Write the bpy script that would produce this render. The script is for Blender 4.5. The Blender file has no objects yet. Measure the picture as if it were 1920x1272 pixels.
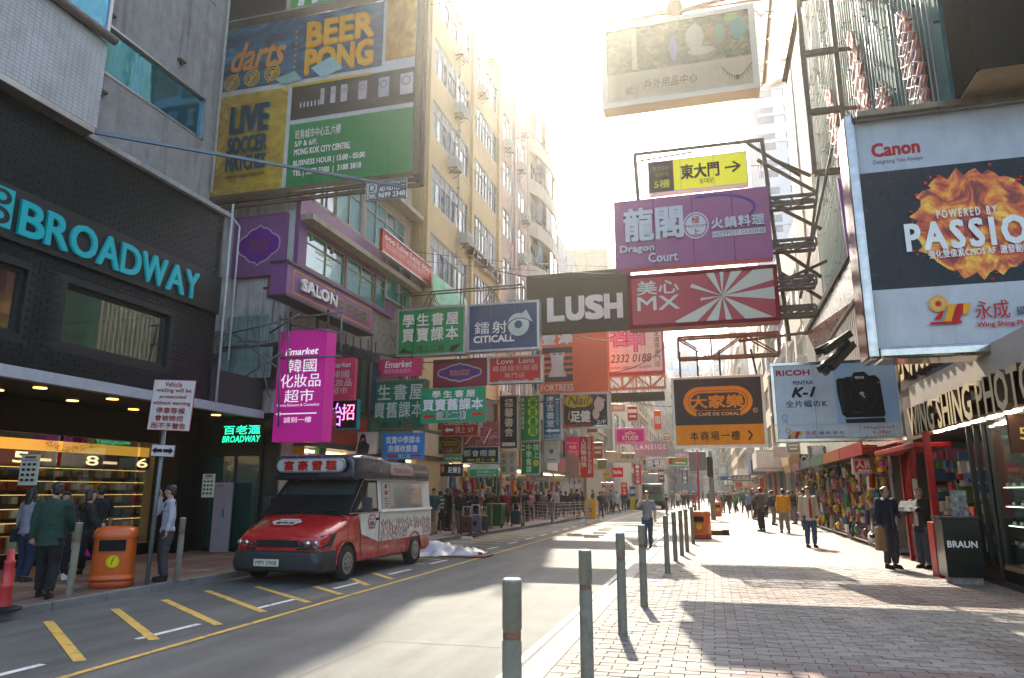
import bpy, bmesh, math, random
from mathutils import Vector, Matrix
C = bpy.context.scene.collection
S = bpy.context.scene
random.seed(7)
rnd = random.random
def U(a, b): return a + (b - a) * random.random()
# ------------------------------------------------------------------ camera
FPX, CPX, CPY, HORIZON, VPX, CAMH = 1335.0, 960.0, 636.0, 922.0, 1335.0, 1.73
TH = math.atan((HORIZON - CPY) / FPX); PSI = math.atan((VPX - CPX) / (FPX / math.cos(TH)))
cam_d = bpy.data.cameras.new('camera'); cam = bpy.data.objects.new('camera', cam_d); C.objects.link(cam)
cam.location = (0, 0, CAMH); cam.rotation_euler = (math.pi/2 + TH, 0, PSI)
cam_d.sensor_width = 36; cam_d.lens = 36 * FPX / 1920; cam_d.clip_start = .05; cam_d.clip_end = 3000
S.camera = cam
# ------------------------------------------------------------------ sky and sun
SUN_EL, SUN_AZ = 41.0, -11.0          # azimuth measured from the street axis (+Y), negative = left
w = bpy.data.worlds.new('World'); S.world = w; w.use_nodes = True
nt = w.node_tree; nt.nodes.clear()
sky = nt.nodes.new('ShaderNodeTexSky'); sky.sky_type = 'NISHITA'; sky.sun_disc = False
sky.sun_elevation = math.radians(SUN_EL); sky.sun_rotation = math.radians(SUN_AZ)
sky.air_density = 1.0; sky.dust_density = 4.0; sky.ozone_density = 1.0
bg = nt.nodes.new('ShaderNodeBackground'); bg.inputs['Strength'].default_value = 0.15
wo = nt.nodes.new('ShaderNodeOutputWorld')
nt.links.new(sky.outputs[0], bg.inputs[0]); nt.links.new(bg.outputs[0], wo.inputs[0])
sl = bpy.data.lights.new('sun', 'SUN'); sl.energy = 3.4; sl.angle = math.radians(.55); sl.color = (1, .90, .74)
so = bpy.data.objects.new('sun', sl); C.objects.link(so)
_a = math.radians(SUN_AZ); _e = math.radians(SUN_EL)
SUNV = Vector((math.sin(_a)*math.cos(_e), math.cos(_a)*math.cos(_e), math.sin(_e)))
so.rotation_euler = SUNV.to_track_quat('Z', 'Y').to_euler()
S.view_settings.view_transform = 'Standard'; S.view_settings.look = 'None'
S.view_settings.exposure = 2.12; S.view_settings.gamma = 1; S.view_settings.use_white_balance = True; S.view_settings.white_balance_temperature = 6650; S.view_settings.white_balance_tint = 8; S.view_settings.use_curve_mapping = False
S.cycles.max_bounces = 6; S.cycles.diffuse_bounces = 3; S.cycles.glossy_bounces = 3; S.cycles.transmission_bounces = 4
S.cycles.transparent_max_bounces = 6; S.cycles.volume_bounces = 0; S.cycles.use_denoising = True
S.cycles.caustics_reflective = False; S.cycles.caustics_refractive = False; S.cycles.sample_clamp_indirect = 4
# ------------------------------------------------------------------ pixel -> world (pixels of the 1920 wide photograph)
_h = (-math.sin(PSI), math.cos(PSI)); _r = (math.cos(PSI), math.sin(PSI))
def ray(x, y):
    dx = (x-CPX)/FPX; dy = (y-CPY)/FPX
    a = math.cos(TH)+dy*math.sin(TH); v = math.sin(TH)-dy*math.cos(TH)
    return Vector((dx*_r[0]+a*_h[0], dx*_r[1]+a*_h[1], v))
def onz(x, y, z=0.0):
    d = ray(x, y); t = (z-CAMH)/d.z; return Vector((d.x*t, d.y*t, z))
def ony(x, y, Y):
    d = ray(x, y); t = Y/d.y; return Vector((d.x*t, Y, CAMH+d.z*t))
def onx(x, y, X):
    d = ray(x, y); t = X/d.x; return Vector((X, d.y*t, CAMH+d.z*t))
# ------------------------------------------------------------------ materials
MC = {}
def mat(name, col=(.5,.5,.5), rough=.6, metal=0.0, noise=0.0, scale=6.0, bump=0.0, bscale=40.0, emit=0.0, spec=.5, coat=0.0, streak=0.0, alpha=None, obj=True, dark=(.25,.22,.2)):
    if name in MC: return MC[name]
    m = bpy.data.materials.new(name); m.use_nodes = True; MC[name] = m
    t = m.node_tree; b = t.nodes['Principled BSDF']; N = t.nodes.new; L = t.links.new
    col = tuple(col)+(1,) if len(col) == 3 else col
    b.inputs['Base Color'].default_value = col; b.inputs['Roughness'].default_value = rough
    b.inputs['Metallic'].default_value = metal; b.inputs['Specular IOR Level'].default_value = spec
    b.inputs['Coat Weight'].default_value = coat
    m.diffuse_color = col
    if emit: b.inputs['Emission Color'].default_value = col; b.inputs['Emission Strength'].default_value = emit
    if alpha is not None:
        b.inputs['Alpha'].default_value = alpha
    if noise or bump or streak:
        tc = N('ShaderNodeTexCoord'); src = tc.outputs['Object']
        if not obj:
            g = N('ShaderNodeNewGeometry'); src = g.outputs['Position']
    if noise or streak:
        n = N('ShaderNodeTexNoise'); n.inputs['Scale'].default_value = scale; n.inputs['Detail'].default_value = 6; n.inputs['Roughness'].default_value = .65
        L(src, n.inputs['Vector'])
        r = N('ShaderNodeMapRange'); r.inputs['From Min'].default_value = .3; r.inputs['From Max'].default_value = .7
        r.inputs['To Min'].default_value = 1-noise; r.inputs['To Max'].default_value = 1+noise*.6
        L(n.outputs['Fac'], r.inputs['Value'])
        mx = N('ShaderNodeMix'); mx.data_type = 'RGBA'; mx.blend_type = 'MULTIPLY'; mx.inputs[0].default_value = 1
        mx.inputs[6].default_value = col; L(r.outputs[0], mx.inputs[7]); out = mx.outputs[2]
        if streak:
            mp = N('ShaderNodeMapping'); mp.inputs['Scale'].default_value = (3.2, 3.2, .22); L(src, mp.inputs['Vector'])
            n2 = N('ShaderNodeTexNoise'); n2.inputs['Scale'].default_value = 2.2; n2.inputs['Detail'].default_value = 5; L(mp.outputs[0], n2.inputs['Vector'])
            r2 = N('ShaderNodeMapRange'); r2.inputs['From Min'].default_value = .5; r2.inputs['From Max'].default_value = .72
            r2.inputs['To Min'].default_value = 0; r2.inputs['To Max'].default_value = streak; L(n2.outputs['Fac'], r2.inputs['Value'])
            m2 = N('ShaderNodeMix'); m2.data_type = 'RGBA'; m2.blend_type = 'MULTIPLY'; L(r2.outputs[0], m2.inputs[0])
            L(out, m2.inputs[6]); m2.inputs[7].default_value = dark+(1,); out = m2.outputs[2]
        L(out, b.inputs['Base Color'])
        r3 = N('ShaderNodeMapRange'); r3.inputs['To Min'].default_value = max(0, rough-.12); r3.inputs['To Max'].default_value = min(1, rough+.12)
        L(n.outputs['Fac'], r3.inputs['Value']); L(r3.outputs[0], b.inputs['Roughness'])
    if bump:
        n = N('ShaderNodeTexNoise'); n.inputs['Scale'].default_value = bscale; n.inputs['Detail'].default_value = 4; L(src, n.inputs['Vector'])
        bp = N('ShaderNodeBump'); bp.inputs['Strength'].default_value = bump; bp.inputs['Distance'].default_value = .01
        L(n.outputs['Fac'], bp.inputs['Height']); L(bp.outputs[0], b.inputs['Normal'])
    return m
def hexc(s):
    s = s.lstrip('#'); v = [int(s[i:i+2], 16)/255 for i in (0, 2, 4)]
    return tuple(((c+.055)/1.055)**2.4 if c > .04045 else c/12.92 for c in v)
def pm(s, rough=.45, k=1.0):
    """printed / painted colour from an albedo hex"""
    c = [x*k for x in hexc(s)]; g_ = sum(c)/3; c = tuple(min(.8, max(.004, (g_+(x-g_)*1.18)*1.04)) for x in c); return mat('paint_'+s.strip('#')+('' if k == 1 else '_%d' % int(k*100)), c, rough, noise=.14, scale=2.5, streak=.16, dark=(.5,.46,.4), spec=.22)
def em(s, e): return mat('glow_'+s.strip('#')+'_%d' % int(e*10), hexc(s), .5, emit=e*.6)
# ------------------------------------------------------------------ mesh builder
class MB:
    def __init__(s): s.v = []; s.f = []; s.m = []; s.mi = 0; s.sm = []
    def add(s, vs, fs, smooth=False):
        o = len(s.v); s.v.extend([tuple(v) for v in vs])
        for f in fs: s.f.append([i+o for i in f]); s.m.append(s.mi); s.sm.append(smooth)
        return s
    def box(s, x0, y0, z0, x1, y1, z1, M=None):
        vs = [(x, y, z) for z in (z0, z1) for y in (y0, y1) for x in (x0, x1)]
        if M: vs = [M @ Vector(v) for v in vs]
        return s.add(vs, [(0,2,3,1),(4,5,7,6),(0,1,5,4),(2,6,7,3),(0,4,6,2),(1,3,7,5)])
    def cbox(s, c, d, M=None):
        return s.box(c[0]-d[0]/2, c[1]-d[1]/2, c[2]-d[2]/2, c[0]+d[0]/2, c[1]+d[1]/2, c[2]+d[2]/2, M)
    def bar(s, a, b, w, h=None):
        a = Vector(a); b = Vector(b); h = h or w; d = (b-a); 
        if d.length < 1e-6: return s
        d.normalize(); up = Vector((0,0,1)) if abs(d.z) < .95 else Vector((0,1,0))
        x = d.cross(up).normalized(); y = x.cross(d)
        vs = [p + x*sx*w/2 + y*sy*h/2 for p in (a, b) for sx, sy in ((-1,-1),(1,-1),(1,1),(-1,1))]
        return s.add(vs, [(0,3,2,1),(4,5,6,7),(0,1,5,4),(1,2,6,5),(2,3,7,6),(3,0,4,7)])
    def tube(s, pts, r, n=8, caps=True, smooth=True):
        P = [Vector(p) for p in pts]; R = r if isinstance(r, (list, tuple)) else [r]*len(P)
        rings = []; px = None
        for i, p in enumerate(P):
            d = (P[min(i+1, len(P)-1)] - P[max(i-1, 0)]).normalized()
            if px is None:
                up = Vector((0,0,1)) if abs(d.z) < .9 else Vector((0,1,0)); px = d.cross(up).normalized()
            px = (px - d*px.dot(d)).normalized(); y = px.cross(d)
            rr = R[i] if isinstance(R[i], (tuple, list)) else (R[i], R[i])
            rings.append([p + px*math.cos(2*math.pi*k/n)*rr[0] + y*math.sin(2*math.pi*k/n)*rr[1] for k in range(n)])
        vs = [v for g in rings for v in g]; fs = []
        for i in range(len(P)-1):
            for k in range(n):
                a = i*n+k; b = i*n+(k+1) % n; fs.append((a, a+n, b+n, b))
        s.add(vs, fs, smooth)
        if caps: 
            o = len(s.v)-len(vs)
            s.f.append([o+k for k in range(n)]); s.f.append([o+(len(P)-1)*n+k for k in reversed(range(n))]); s.m += [s.mi]*2; s.sm += [False]*2
        return s
    def lathe(s, prof, n=20, c=(0,0,0), smooth=True, sq=None):
        vs = []; fs = []
        for r, z in prof:
            for k in range(n):
                a = 2*math.pi*k/n; cx, sy = math.cos(a), math.sin(a)
                if sq: 
                    e = sq; cx = math.copysign(abs(cx)**e, cx); sy = math.copysign(abs(sy)**e, sy)
                vs.append((c[0]+r*cx, c[1]+r*sy, c[2]+z))
        for i in range(len(prof)-1):
            for k in range(n): fs.append((i*n+k, i*n+(k+1) % n, (i+1)*n+(k+1) % n, (i+1)*n+k))
        s.add(vs, fs, smooth); o = len(s.v)-len(vs)
        s.f.append([o+(len(prof)-1)*n+k for k in range(n)]); s.m.append(s.mi); s.sm.append(False)
        return s
    def ell(s, c, r, n=10, k=7, M=None):
        vs = []; fs = []
        for i in range(k+1):
            ph = math.pi*i/k
            for j in range(n):
                a = 2*math.pi*j/n; v = Vector((r[0]*math.sin(ph)*math.cos(a), r[1]*math.sin(ph)*math.sin(a), r[2]*math.cos(ph)))
                if M: v = M @ v
                vs.append(v+Vector(c))
        for i in range(k):
            for j in range(n): fs.append((i*n+j, (i+1)*n+j, (i+1)*n+(j+1) % n, i*n+(j+1) % n))
        return s.add(vs, fs, True)
    def poly(s, pts): return s.add(pts, [list(range(len(pts)))])
    def prism(s, pts, d):
        """pts: closed outline, d: extrusion vector"""
        n = len(pts); P = [Vector(p) for p in pts]; Q = [p+Vector(d) for p in P]
        fs = [list(range(n)), list(range(2*n-1, n-1, -1))] + [(i, i+n, (i+1) % n+n, (i+1) % n) for i in range(n)]
        return s.add(P+Q, fs)
    def build(s, name, mats, parent=None, bevel=0, local=None):
        me = bpy.data.meshes.new(name)
        vs = s.v
        if local is not None: vs = [(v[0]-local[0], v[1]-local[1], v[2]-local[2]) for v in vs]
        me.from_pydata(vs, [], s.f)
        if not isinstance(mats, (list, tuple)): mats = [mats]
        for m in mats: me.materials.append(m)
        me.polygons.foreach_set('material_index', s.m); me.polygons.foreach_set('use_smooth', s.sm)
        me.update()
        o = bpy.data.objects.new(name, me); C.objects.link(o)
        if parent is not None: o.parent = parent
        if local is not None: o.location = local
        if bevel:
            b = o.modifiers.new('bevel', 'BEVEL'); b.width = bevel; b.segments = 2; b.limit_method = 'ANGLE'; b.angle_limit = .7; b.use_clamp_overlap = True
            if any(s.sm):
                wn = o.modifiers.new('wn', 'WEIGHTED_NORMAL'); wn.keep_sharp = True
        return o
def empty(name, loc=(0,0,0), rz=0.0):
    o = bpy.data.objects.new(name, None); C.objects.link(o); o.location = loc; o.rotation_euler = (0,0,rz); o.empty_display_size = .2; return o
def tag(o, label=None, cat=None, group=None, kind=None):
    if label: o['label'] = label
    if cat: o['category'] = cat
    if group: o['group'] = group
    if kind: o['kind'] = kind
    return o
def thing(name, label, cat, loc=(0,0,0), rz=0.0, group=None): return tag(empty(name, loc, rz), label, cat, group)
def struct(o): o['kind'] = 'structure'; return o
KIDS = {}
def copy_tree(o, parent=None):
    c = o.copy(); C.objects.link(c); c.parent = parent
    for ch in [x for x in ALLK(o)]: copy_tree(ch, c)
    return c
def ALLK(o): return list(o.children)
def inst(o, name=None, parent=None, loc=None, rz=None):
    c = o.copy(); C.objects.link(c)
    if parent is not None: c.parent = parent
    if loc is not None: c.location = loc
    if rz is not None: c.rotation_euler = (0,0,rz)
    return c
# ------------------------------------------------------------------ lettering (built-in font, turned into mesh)
TXC = {}
TMP = bpy.data.scenes.new('tmp_eval')
def eval_mesh(o):
    TMP.collection.objects.link(o); TMP.view_layers[0].update(); dg = TMP.view_layers[0].depsgraph; dg.update()
    me = bpy.data.meshes.new_from_object(o.evaluated_get(dg)); TMP.collection.objects.unlink(o); return me
def text_mesh(s, bold=0.0, shear=0.0, spacing=1.0):
    k = (s, bold, shear, spacing)
    if k in TXC: return TXC[k]
    cu = bpy.data.curves.new('t', 'FONT'); cu.body = s; cu.size = 1; cu.offset = bold; cu.resolution_u = 2 if len(s) > 3 else 3; cu.shear = shear; cu.space_character = spacing
    cu.fill_mode = 'FRONT'; cu.align_x = 'CENTER'
    o = bpy.data.objects.new('t', cu); me = eval_mesh(o)
    vs = [v.co.copy() for v in me.vertices]; fs = [list(p.vertices) for p in me.polygons]
    bpy.data.objects.remove(o); bpy.data.curves.remove(cu); bpy.data.meshes.remove(me)
    if vs:
        x0 = min(v.x for v in vs); x1 = max(v.x for v in vs); y0 = min(v.y for v in vs); y1 = max(v.y for v in vs)
        vs = [((v.x-x0)/max(1e-6, x1-x0), (v.y-y0)/max(1e-6, y1-y0)) for v in vs]
    TXC[k] = (vs, fs); return TXC[k]
class Face:
    """flat print laid on a face: local x right, z up, looking down -y. u,v in 0..1 from the top left corner"""
    def __init__(s, W, H, y=0.0): s.W = W; s.H = H; s.y = y; s.mb = MB(); s.mats = []; s.n = 0; s.raised = 0; s.side = None
    def _mi(s, m):
        if m == 'seam': m = BRACK
        if isinstance(m, str): m = pm(m)
        if m not in s.mats: s.mats.append(m)
        s.mb.mi = s.mats.index(m); s.n += 1
    def P(s, u, v): return (u*s.W - s.W/2, s.y - .003 - .0012*s.n - s.raised, s.H - v*s.H)
    def text(s, t, u0, v0, u1, v1, m, bold=.0, shear=0, spacing=1.0, depth=0, rot=0):
        s._mi(m); cjk = any(ord(c) > 0x2e00 for c in t); off = 0.0
        vs, fs = text_mesh(t, off, shear, spacing)
        if not vs: return s
        ex = bold*(.62 if cjk else .75); n_ch = max(1, len(t)); sh = [(0, 0)]
        if ex > .003:
            hz = abs(v1-v0)*s.H*ex; dx = hz/s.W; dz = hz/s.H; sh = [(-dx, -dz), (dx, -dz), (-dx, dz), (dx, dz)] if ex > .012 else [(-dx, 0), (dx, 0)]
        for k, (ox, oz) in enumerate(sh): s._text(vs, fs, u0+ox, v0+oz, u1+ox, v1+oz, rot, depth, k)
        return s
    def _text(s, vs, fs, u0, v0, u1, v1, rot, depth, lay):
        q = []
        for x, z in vs:
            if rot: x, z = z, 1-x
            p = s.P(u0+(u1-u0)*x, v1+(v0-v1)*z); q.append((p[0], p[1]-lay*.0002, p[2]))
        if depth:
            front = [(p[0], p[1]-depth, p[2]) for p in q]
            s.mb.add(front, [f for f in fs])
            ed = {}
            for f in fs:
                for i in range(len(f)):
                    a, b = f[i], f[(i+1) % len(f)]; k = (min(a, b), max(a, b)); ed[k] = None if k in ed else (a, b)
            E = [e for e in ed.values() if e]; o = front + q; n = len(q)
            keep = s.mb.mi
            if s.side is not None:
                if s.side not in s.mats: s.mats.append(s.side)
                s.mb.mi = s.mats.index(s.side)
            s.mb.add(o, [(a, a+n, b+n, b) for a, b in E]); s.mb.mi = keep
        else: s.mb.add(q, fs)
        return s
    def vtext(s, t, u0, v0, u1, v1, m, bold=.02):
        n = len(t); h = (v1-v0)/n
        for i, c in enumerate(t): s.text(c, u0, v0+i*h+h*.06, u1, v0+(i+1)*h-h*.06, m, bold); s.n -= 1
        s.n += 1; return s
    def rect(s, u0, v0, u1, v1, m): s._mi(m); s.mb.poly([s.P(u0, v1), s.P(u1, v1), s.P(u1, v0), s.P(u0, v0)]); return s
    def poly(s, pts, m): s._mi(m); s.mb.poly([s.P(u, v) for u, v in reversed(pts)]); return s
    def line(s, pts, w, m):
        s._mi(m)
        for (a, b), (c, d) in zip(pts, pts[1:]):
            x0, z0 = a*s.W, b*s.H; x1, z1 = c*s.W, d*s.H; L = math.hypot(x1-x0, z1-z0) or 1; nx, nz = -(z1-z0)/L*w/2, (x1-x0)/L*w/2
            s.mb.poly([s.P((x+sx*nx)/s.W, (z+sx*nz)/s.H) for x, z, sx in ((x0, z0, 1), (x1, z1, 1), (x1, z1, -1), (x0, z0, -1))])
        return s
    def ell(s, cu, cv, ru, rv, m, n=28, inner=0):
        s._mi(m)
        o = [(cu+ru*math.cos(2*math.pi*k/n), cv+rv*math.sin(2*math.pi*k/n)) for k in range(n)]
        if inner:
            i_ = [(cu+ru*inner*math.cos(2*math.pi*k/n), cv+rv*inner*math.sin(2*math.pi*k/n)) for k in range(n)]
            for k in range(n): s.mb.poly([s.P(*o[k]), s.P(*i_[k]), s.P(*i_[(k+1) % n]), s.P(*o[(k+1) % n])])
        else: s.mb.poly([s.P(*p) for p in reversed(o)])
        return s
    def arrow(s, u0, v0, u1, v1, m, left=True):
        hv = (v0+v1)/2; f = .4; a, b = (u0, u1) if left else (u1, u0); w = (b-a)
        t = (v1-v0)*.24
        return s.poly([(a, hv), (a+w*f, v0), (a+w*f, hv-t), (b, hv-t), (b, hv+t), (a+w*f, hv+t), (a+w*f, v1)], m)
    def build(s, parent, name='lettering', loc=None):
        if not s.mb.v: return None
        o = s.mb.build(name, s.mats, parent)
        if loc: o.location = loc
        return o
ALU = mat('aluminium', (.45,.44,.42), .4, .8, noise=.2, scale=5); RUST = mat('rusty_steel', (.12,.085,.06), .7, .3, noise=.4, scale=9)
DARKS = mat('dark_steel', (.035,.04,.042), .5, .5, noise=.2); BRACK = mat('backing_grey', (.2,.2,.19), .7, noise=.3)
def sign(label, box, Y, col, draw=None, fw=.04, frame=ALU, depth=.22, name='hanging_sign', cat='sign', group=None, glossy=.35, legs=None, facemat=None, rz=0.0, skew=None):
    """box = (left, right, top, bottom) in photograph pixels at the middle of the sign"""
    xl, xr, yt, yb = box; cx, cy = (xl+xr)/2, (yt+yb)/2
    X0 = ony(xl, cy, Y).x; X1 = ony(xr, cy, Y).x; Z1 = ony(cx, yt, Y).z; Z0 = ony(cx, yb, Y).z
    W, H = X1-X0, Z1-Z0
    t = thing(name, label, cat, ((X0+X1)/2, Y, Z0), rz, group)
    m = facemat or (pm(col, glossy) if isinstance(col, str) else col)
    b = MB(); b.box(-W/2+fw*.4, 0, fw*.4, W/2-fw*.4, depth, H-fw*.4); b.build('panel', m, t)
    if fw:
        p = fw*.35
        b = MB(); b.box(-W/2-p, -p, H-fw, W/2+p, depth+p, H+p); b.box(-W/2-p, -p, -p, W/2+p, depth+p, fw)
        b.box(-W/2-p, -p, fw, -W/2+fw, depth+p, H-fw); b.box(W/2-fw, -p, fw, W/2+p, depth+p, H-fw); b.build('frame', frame, t, .006)
    F = Face(W, H)
    if W > 1.6 and fw and H > .7:
        for k in (1, 2): F.line([(k/3, .02), (k/3, .98)], .008, 'seam'); F.n -= 1
        F.n = 0
    if draw: draw(F)
    F.build(t)
    if legs:
        for k in legs: b = MB(); b.bar(((k[0]-.5)*W, depth/2, H), ((k[1]-.5)*W, depth/2, H+k[2]), .05); b.build('hanger', DARKS, t)
    t['_w'] = W; t['_h'] = H
    return t
# ------------------------------------------------------------------ ground
PV = .13
def ground_mat(name, c1, c2, scale, spk=.25, bump=.25, rough=.85, stain=.35):
    m = bpy.data.materials.new(name); m.use_nodes = True; t = m.node_tree; b = t.nodes['Principled BSDF']; N = t.nodes.new; L = t.links.new
    g = N('ShaderNodeNewGeometry'); pos = g.outputs['Position']
    n1 = N('ShaderNodeTexNoise'); n1.inputs['Scale'].default_value = scale; n1.inputs['Detail'].default_value = 8; n1.inputs['Roughness'].default_value = .6; L(pos, n1.inputs[0])
    n2 = N('ShaderNodeTexNoise'); n2.inputs['Scale'].default_value = 70; n2.inputs['Detail'].default_value = 3; n2.inputs['Roughness'].default_value = .8; L(pos, n2.inputs[0])
    mp = N('ShaderNodeMapping'); mp.inputs['Scale'].default_value = (1.6, .18, 1); L(pos, mp.inputs[0])
    n3 = N('ShaderNodeTexNoise'); n3.inputs['Scale'].default_value = 1.4; n3.inputs['Detail'].default_value = 6; L(mp.outputs[0], n3.inputs[0])
    mx = N('ShaderNodeMix'); mx.data_type = 'RGBA'; mx.inputs[6].default_value = c1+(1,); mx.inputs[7].default_value = c2+(1,)
    r1 = N('ShaderNodeMapRange'); r1.inputs[1].default_value = .35; r1.inputs[2].default_value = .65; L(n1.outputs[0], r1.inputs[0]); L(r1.outputs[0], mx.inputs[0])
    r2 = N('ShaderNodeMapRange'); r2.inputs[1].default_value = .3; r2.inputs[2].default_value = .7; r2.inputs[3].default_value = 1-spk; r2.inputs[4].default_value = 1+spk; L(n2.outputs[0], r2.inputs[0])
    r3 = N('ShaderNodeMapRange'); r3.inputs[1].default_value = .35; r3.inputs[2].default_value = .7; r3.inputs[3].default_value = 1; r3.inputs[4].default_value = 1-stain; L(n3.outputs[0], r3.inputs[0])
    mu = N('ShaderNodeMath'); mu.operation = 'MULTIPLY'; L(r2.outputs[0], mu.inputs[0]); L(r3.outputs[0], mu.inputs[1])
    m2 = N('ShaderNodeMix'); m2.data_type = 'RGBA'; m2.blend_type = 'MULTIPLY'; m2.inputs[0].default_value = 1; L(mx.outputs[2], m2.inputs[6]); L(mu.outputs[0], m2.inputs[7])
    L(m2.outputs[2], b.inputs['Base Color']); b.inputs['Roughness'].default_value = rough
    bp = N('ShaderNodeBump'); bp.inputs['Strength'].default_value = bump; bp.inputs['Distance'].default_value = .014; L(n2.outputs[0], bp.inputs['Height']); L(bp.outputs[0], b.inputs['Normal'])
    MC[name] = m; return m
ASPH = ground_mat('asphalt_concrete', (.088,.097,.099), (.122,.127,.124), .9, .55, .9, .75, .38)
BAYM = ground_mat('bay_asphalt', (.07,.083,.084), (.104,.114,.11), 1.1, .32, .5, .78, .45)
PAVB = ground_mat('pavement_base', (.14,.13,.12), (.10,.095,.09), 1.2, .2, .3)
KERBM = ground_mat('kerb_concrete', (.21,.2,.19), (.14,.135,.13), 2.0, .2, .3)
b = MB(); b.box(-90, -20, -.5, 90, 400, -.03); struct(b.build('ground', PAVB))
b = MB(); b.box(-9.6, -14, -.2, -1.8, 260, 0); struct(b.build('road', ASPH))
# left kerb line bulges out further down the street
KL = [(-9.5,-14),(-9.5,6),(-9.5,14.5),(-9.42,20),(-9.05,28),(-8.5,36),(-7.95,50),(-7.8,60),(-7.8,260)]
b = MB()
for (x0,y0),(x1,y1) in zip(KL, KL[1:]):
    q = [(x0+.004 if 0 else x0, y0, .004), (-6.35, y0, .004), (-6.35, y1, .004), (x1, y1, .004)]; b.poly(q)
struct(b.build('parking_bay', BAYM))
b = MB()
for (x0,y0),(x1,y1) in zip(KL, KL[1:]):
    xa, xb = x0-.16, x1-.16
    vs = [(xa,y0,-.2),(xb,y1,-.2),(-24,y1,-.2),(-24,y0,-.2),(xa,y0,PV),(xb,y1,PV),(-24,y1,PV),(-24,y0,PV)]
    b.add(vs, [(0,1,2,3),(4,7,6,5),(0,4,5,1),(1,5,6,2),(2,6,7,3),(3,7,4,0)])
LPAVE = struct(b.build('left_pavement', ground_mat('left_paving', (.20,.125,.095), (.15,.115,.1), .8, .25, .3, .75, .3)))
def kx(y):
    for (x0,y0),(x1,y1) in zip(KL, KL[1:]):
        if y0 <= y <= y1: return x0+(x1-x0)*(y-y0)/(y1-y0)
    return -7.8
kerbL = struct(empty('left_kerb'))
y = -2.0
while y < 60:
    L = .98 if y < 30 else 1.98
    b = MB(); xa, xb = kx(y), kx(y+L)
    dz = U(-.004, .004)
    b.add([(xa-.15,y,-.1),(xb-.15,y+L,-.1),(xb,y+L,-.1),(xa,y,-.1),(xa-.15,y,PV+.006+dz),(xb-.15,y+L,PV+.006+dz),(xb-.012,y+L,PV+.006+dz),(xa-.012,y,PV+.006+dz)],
          [(0,3,2,1),(4,5,6,7),(0,1,5,4),(1,2,6,5),(2,3,7,6),(3,0,4,7)])
    b.build('kerb_stone', KERBM, kerbL, .012); y += L+.015
# left pavement slabs: bands of red and ochre
slabm = [ground_mat('slab_red', (.19,.105,.08), (.15,.09,.075), 3, .2, .2, .7, .3), ground_mat('slab_ochre', (.24,.19,.11), (.2,.155,.1), 3, .2, .2, .7, .3), ground_mat('slab_grey', (.15,.145,.14), (.12,.115,.11), 3, .2, .2, .7, .3)]
b = MB(); n = 0
for iy in range(0, 66):
    for ix in range(0, 13):
        y0 = 6.2+iy*.4; x1 = -9.68-ix*.4
        if x1 > kx(y0)-.2: continue
        b.mi = 1 if (iy % 7 == 3 or (ix == 6)) else (2 if ix < 1 else 0)
        dz = U(0, .003); b.box(x1-.392, y0, PV-.01, x1, y0+.392, PV+.004+dz)
sl_ = b.build('paving_slab', slabm, LPAVE); sl_['kind'] = 'stuff'
# right pavement
b = MB(); b.box(-1.8, -14, -.2, 40, 260, PV-.02); RPAVE = struct(b.build('right_pavement', PAVB))
kerbR = struct(empty('right_kerb')); y = 3.0
km = mat('kerb_right', (.3,.285,.26), .8, noise=.2, scale=5, bump=.3)
while y < 60:
    L = .98 if y < 25 else 2.98
    b = MB(); b.box(-1.8, y, -.1, -1.52, y+L-.012, PV+.004); b.build('kerb_stone', km, kerbR, .012); y += L
# brick paving, nearest 300 single bricks, the rest one joined part
brk = [ground_mat('brick_a', (.205,.188,.178), (.165,.152,.146), 5, .22, .35, .8, .2), ground_mat('brick_b', (.16,.144,.138), (.13,.118,.113), 5, .22, .35, .8, .2),
       ground_mat('brick_red', (.155,.108,.10), (.13,.092,.087), 5, .22, .35, .8, .2), ground_mat('brick_c', (.238,.22,.205), (.2,.186,.174), 5, .22, .35, .8, .2)]
BW, BH = .265, .125
protos = []
for i in range(4):
    q = MB(); q.box(-BW/2+.005, -BH/2+.005, -.05, BW/2-.005, BH/2-.005, 0)
    me = q.build('brick', brk[i]); protos.append(me.data); bpy.data.objects.remove(me)
def bk(ix, iy, x, y):
    # worn reddish bands in the paving towards the shop side
    red = (math.sin(y*1.05+.6) > .55) and x > .2 or (x > 2.6 and math.sin(y*1.05) > -.3) 
    r = rnd()
    if red: return 2 if r < .6 else 1
    return (0 if r < .5 else 3) if r < .82 else 1
bricks = []; halves = []
iy = 0; y = 5.6
while y < 17.5:
    x = -1.385 + (BW/2 if iy % 2 else 0)
    if iy % 2: halves.append(y)
    while x < 5.6:
        d = math.hypot(x, y)
        px_ok = abs(math.atan2(x, y)-(-PSI)) < .68
        if px_ok: bricks.append((d, x, y, bk(0, iy, x, y)))
        x += BW
    y += BH; iy += 1
vis = sorted(bricks)
near = [q for q in vis if -1.45 < q[1] < 2.7 and q[2] > 6.6][:296]; ns = set((q[1], q[2]) for q in near)
for d, x, y, k in near:
    o = bpy.data.objects.new('brick', protos[k]); C.objects.link(o); o.parent = RPAVE
    o.location = (x, y, PV+U(-.003, .003)); o.rotation_euler = (U(-.012,.012), U(-.008,.008), U(-.01,.01))
b = MB()
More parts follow.
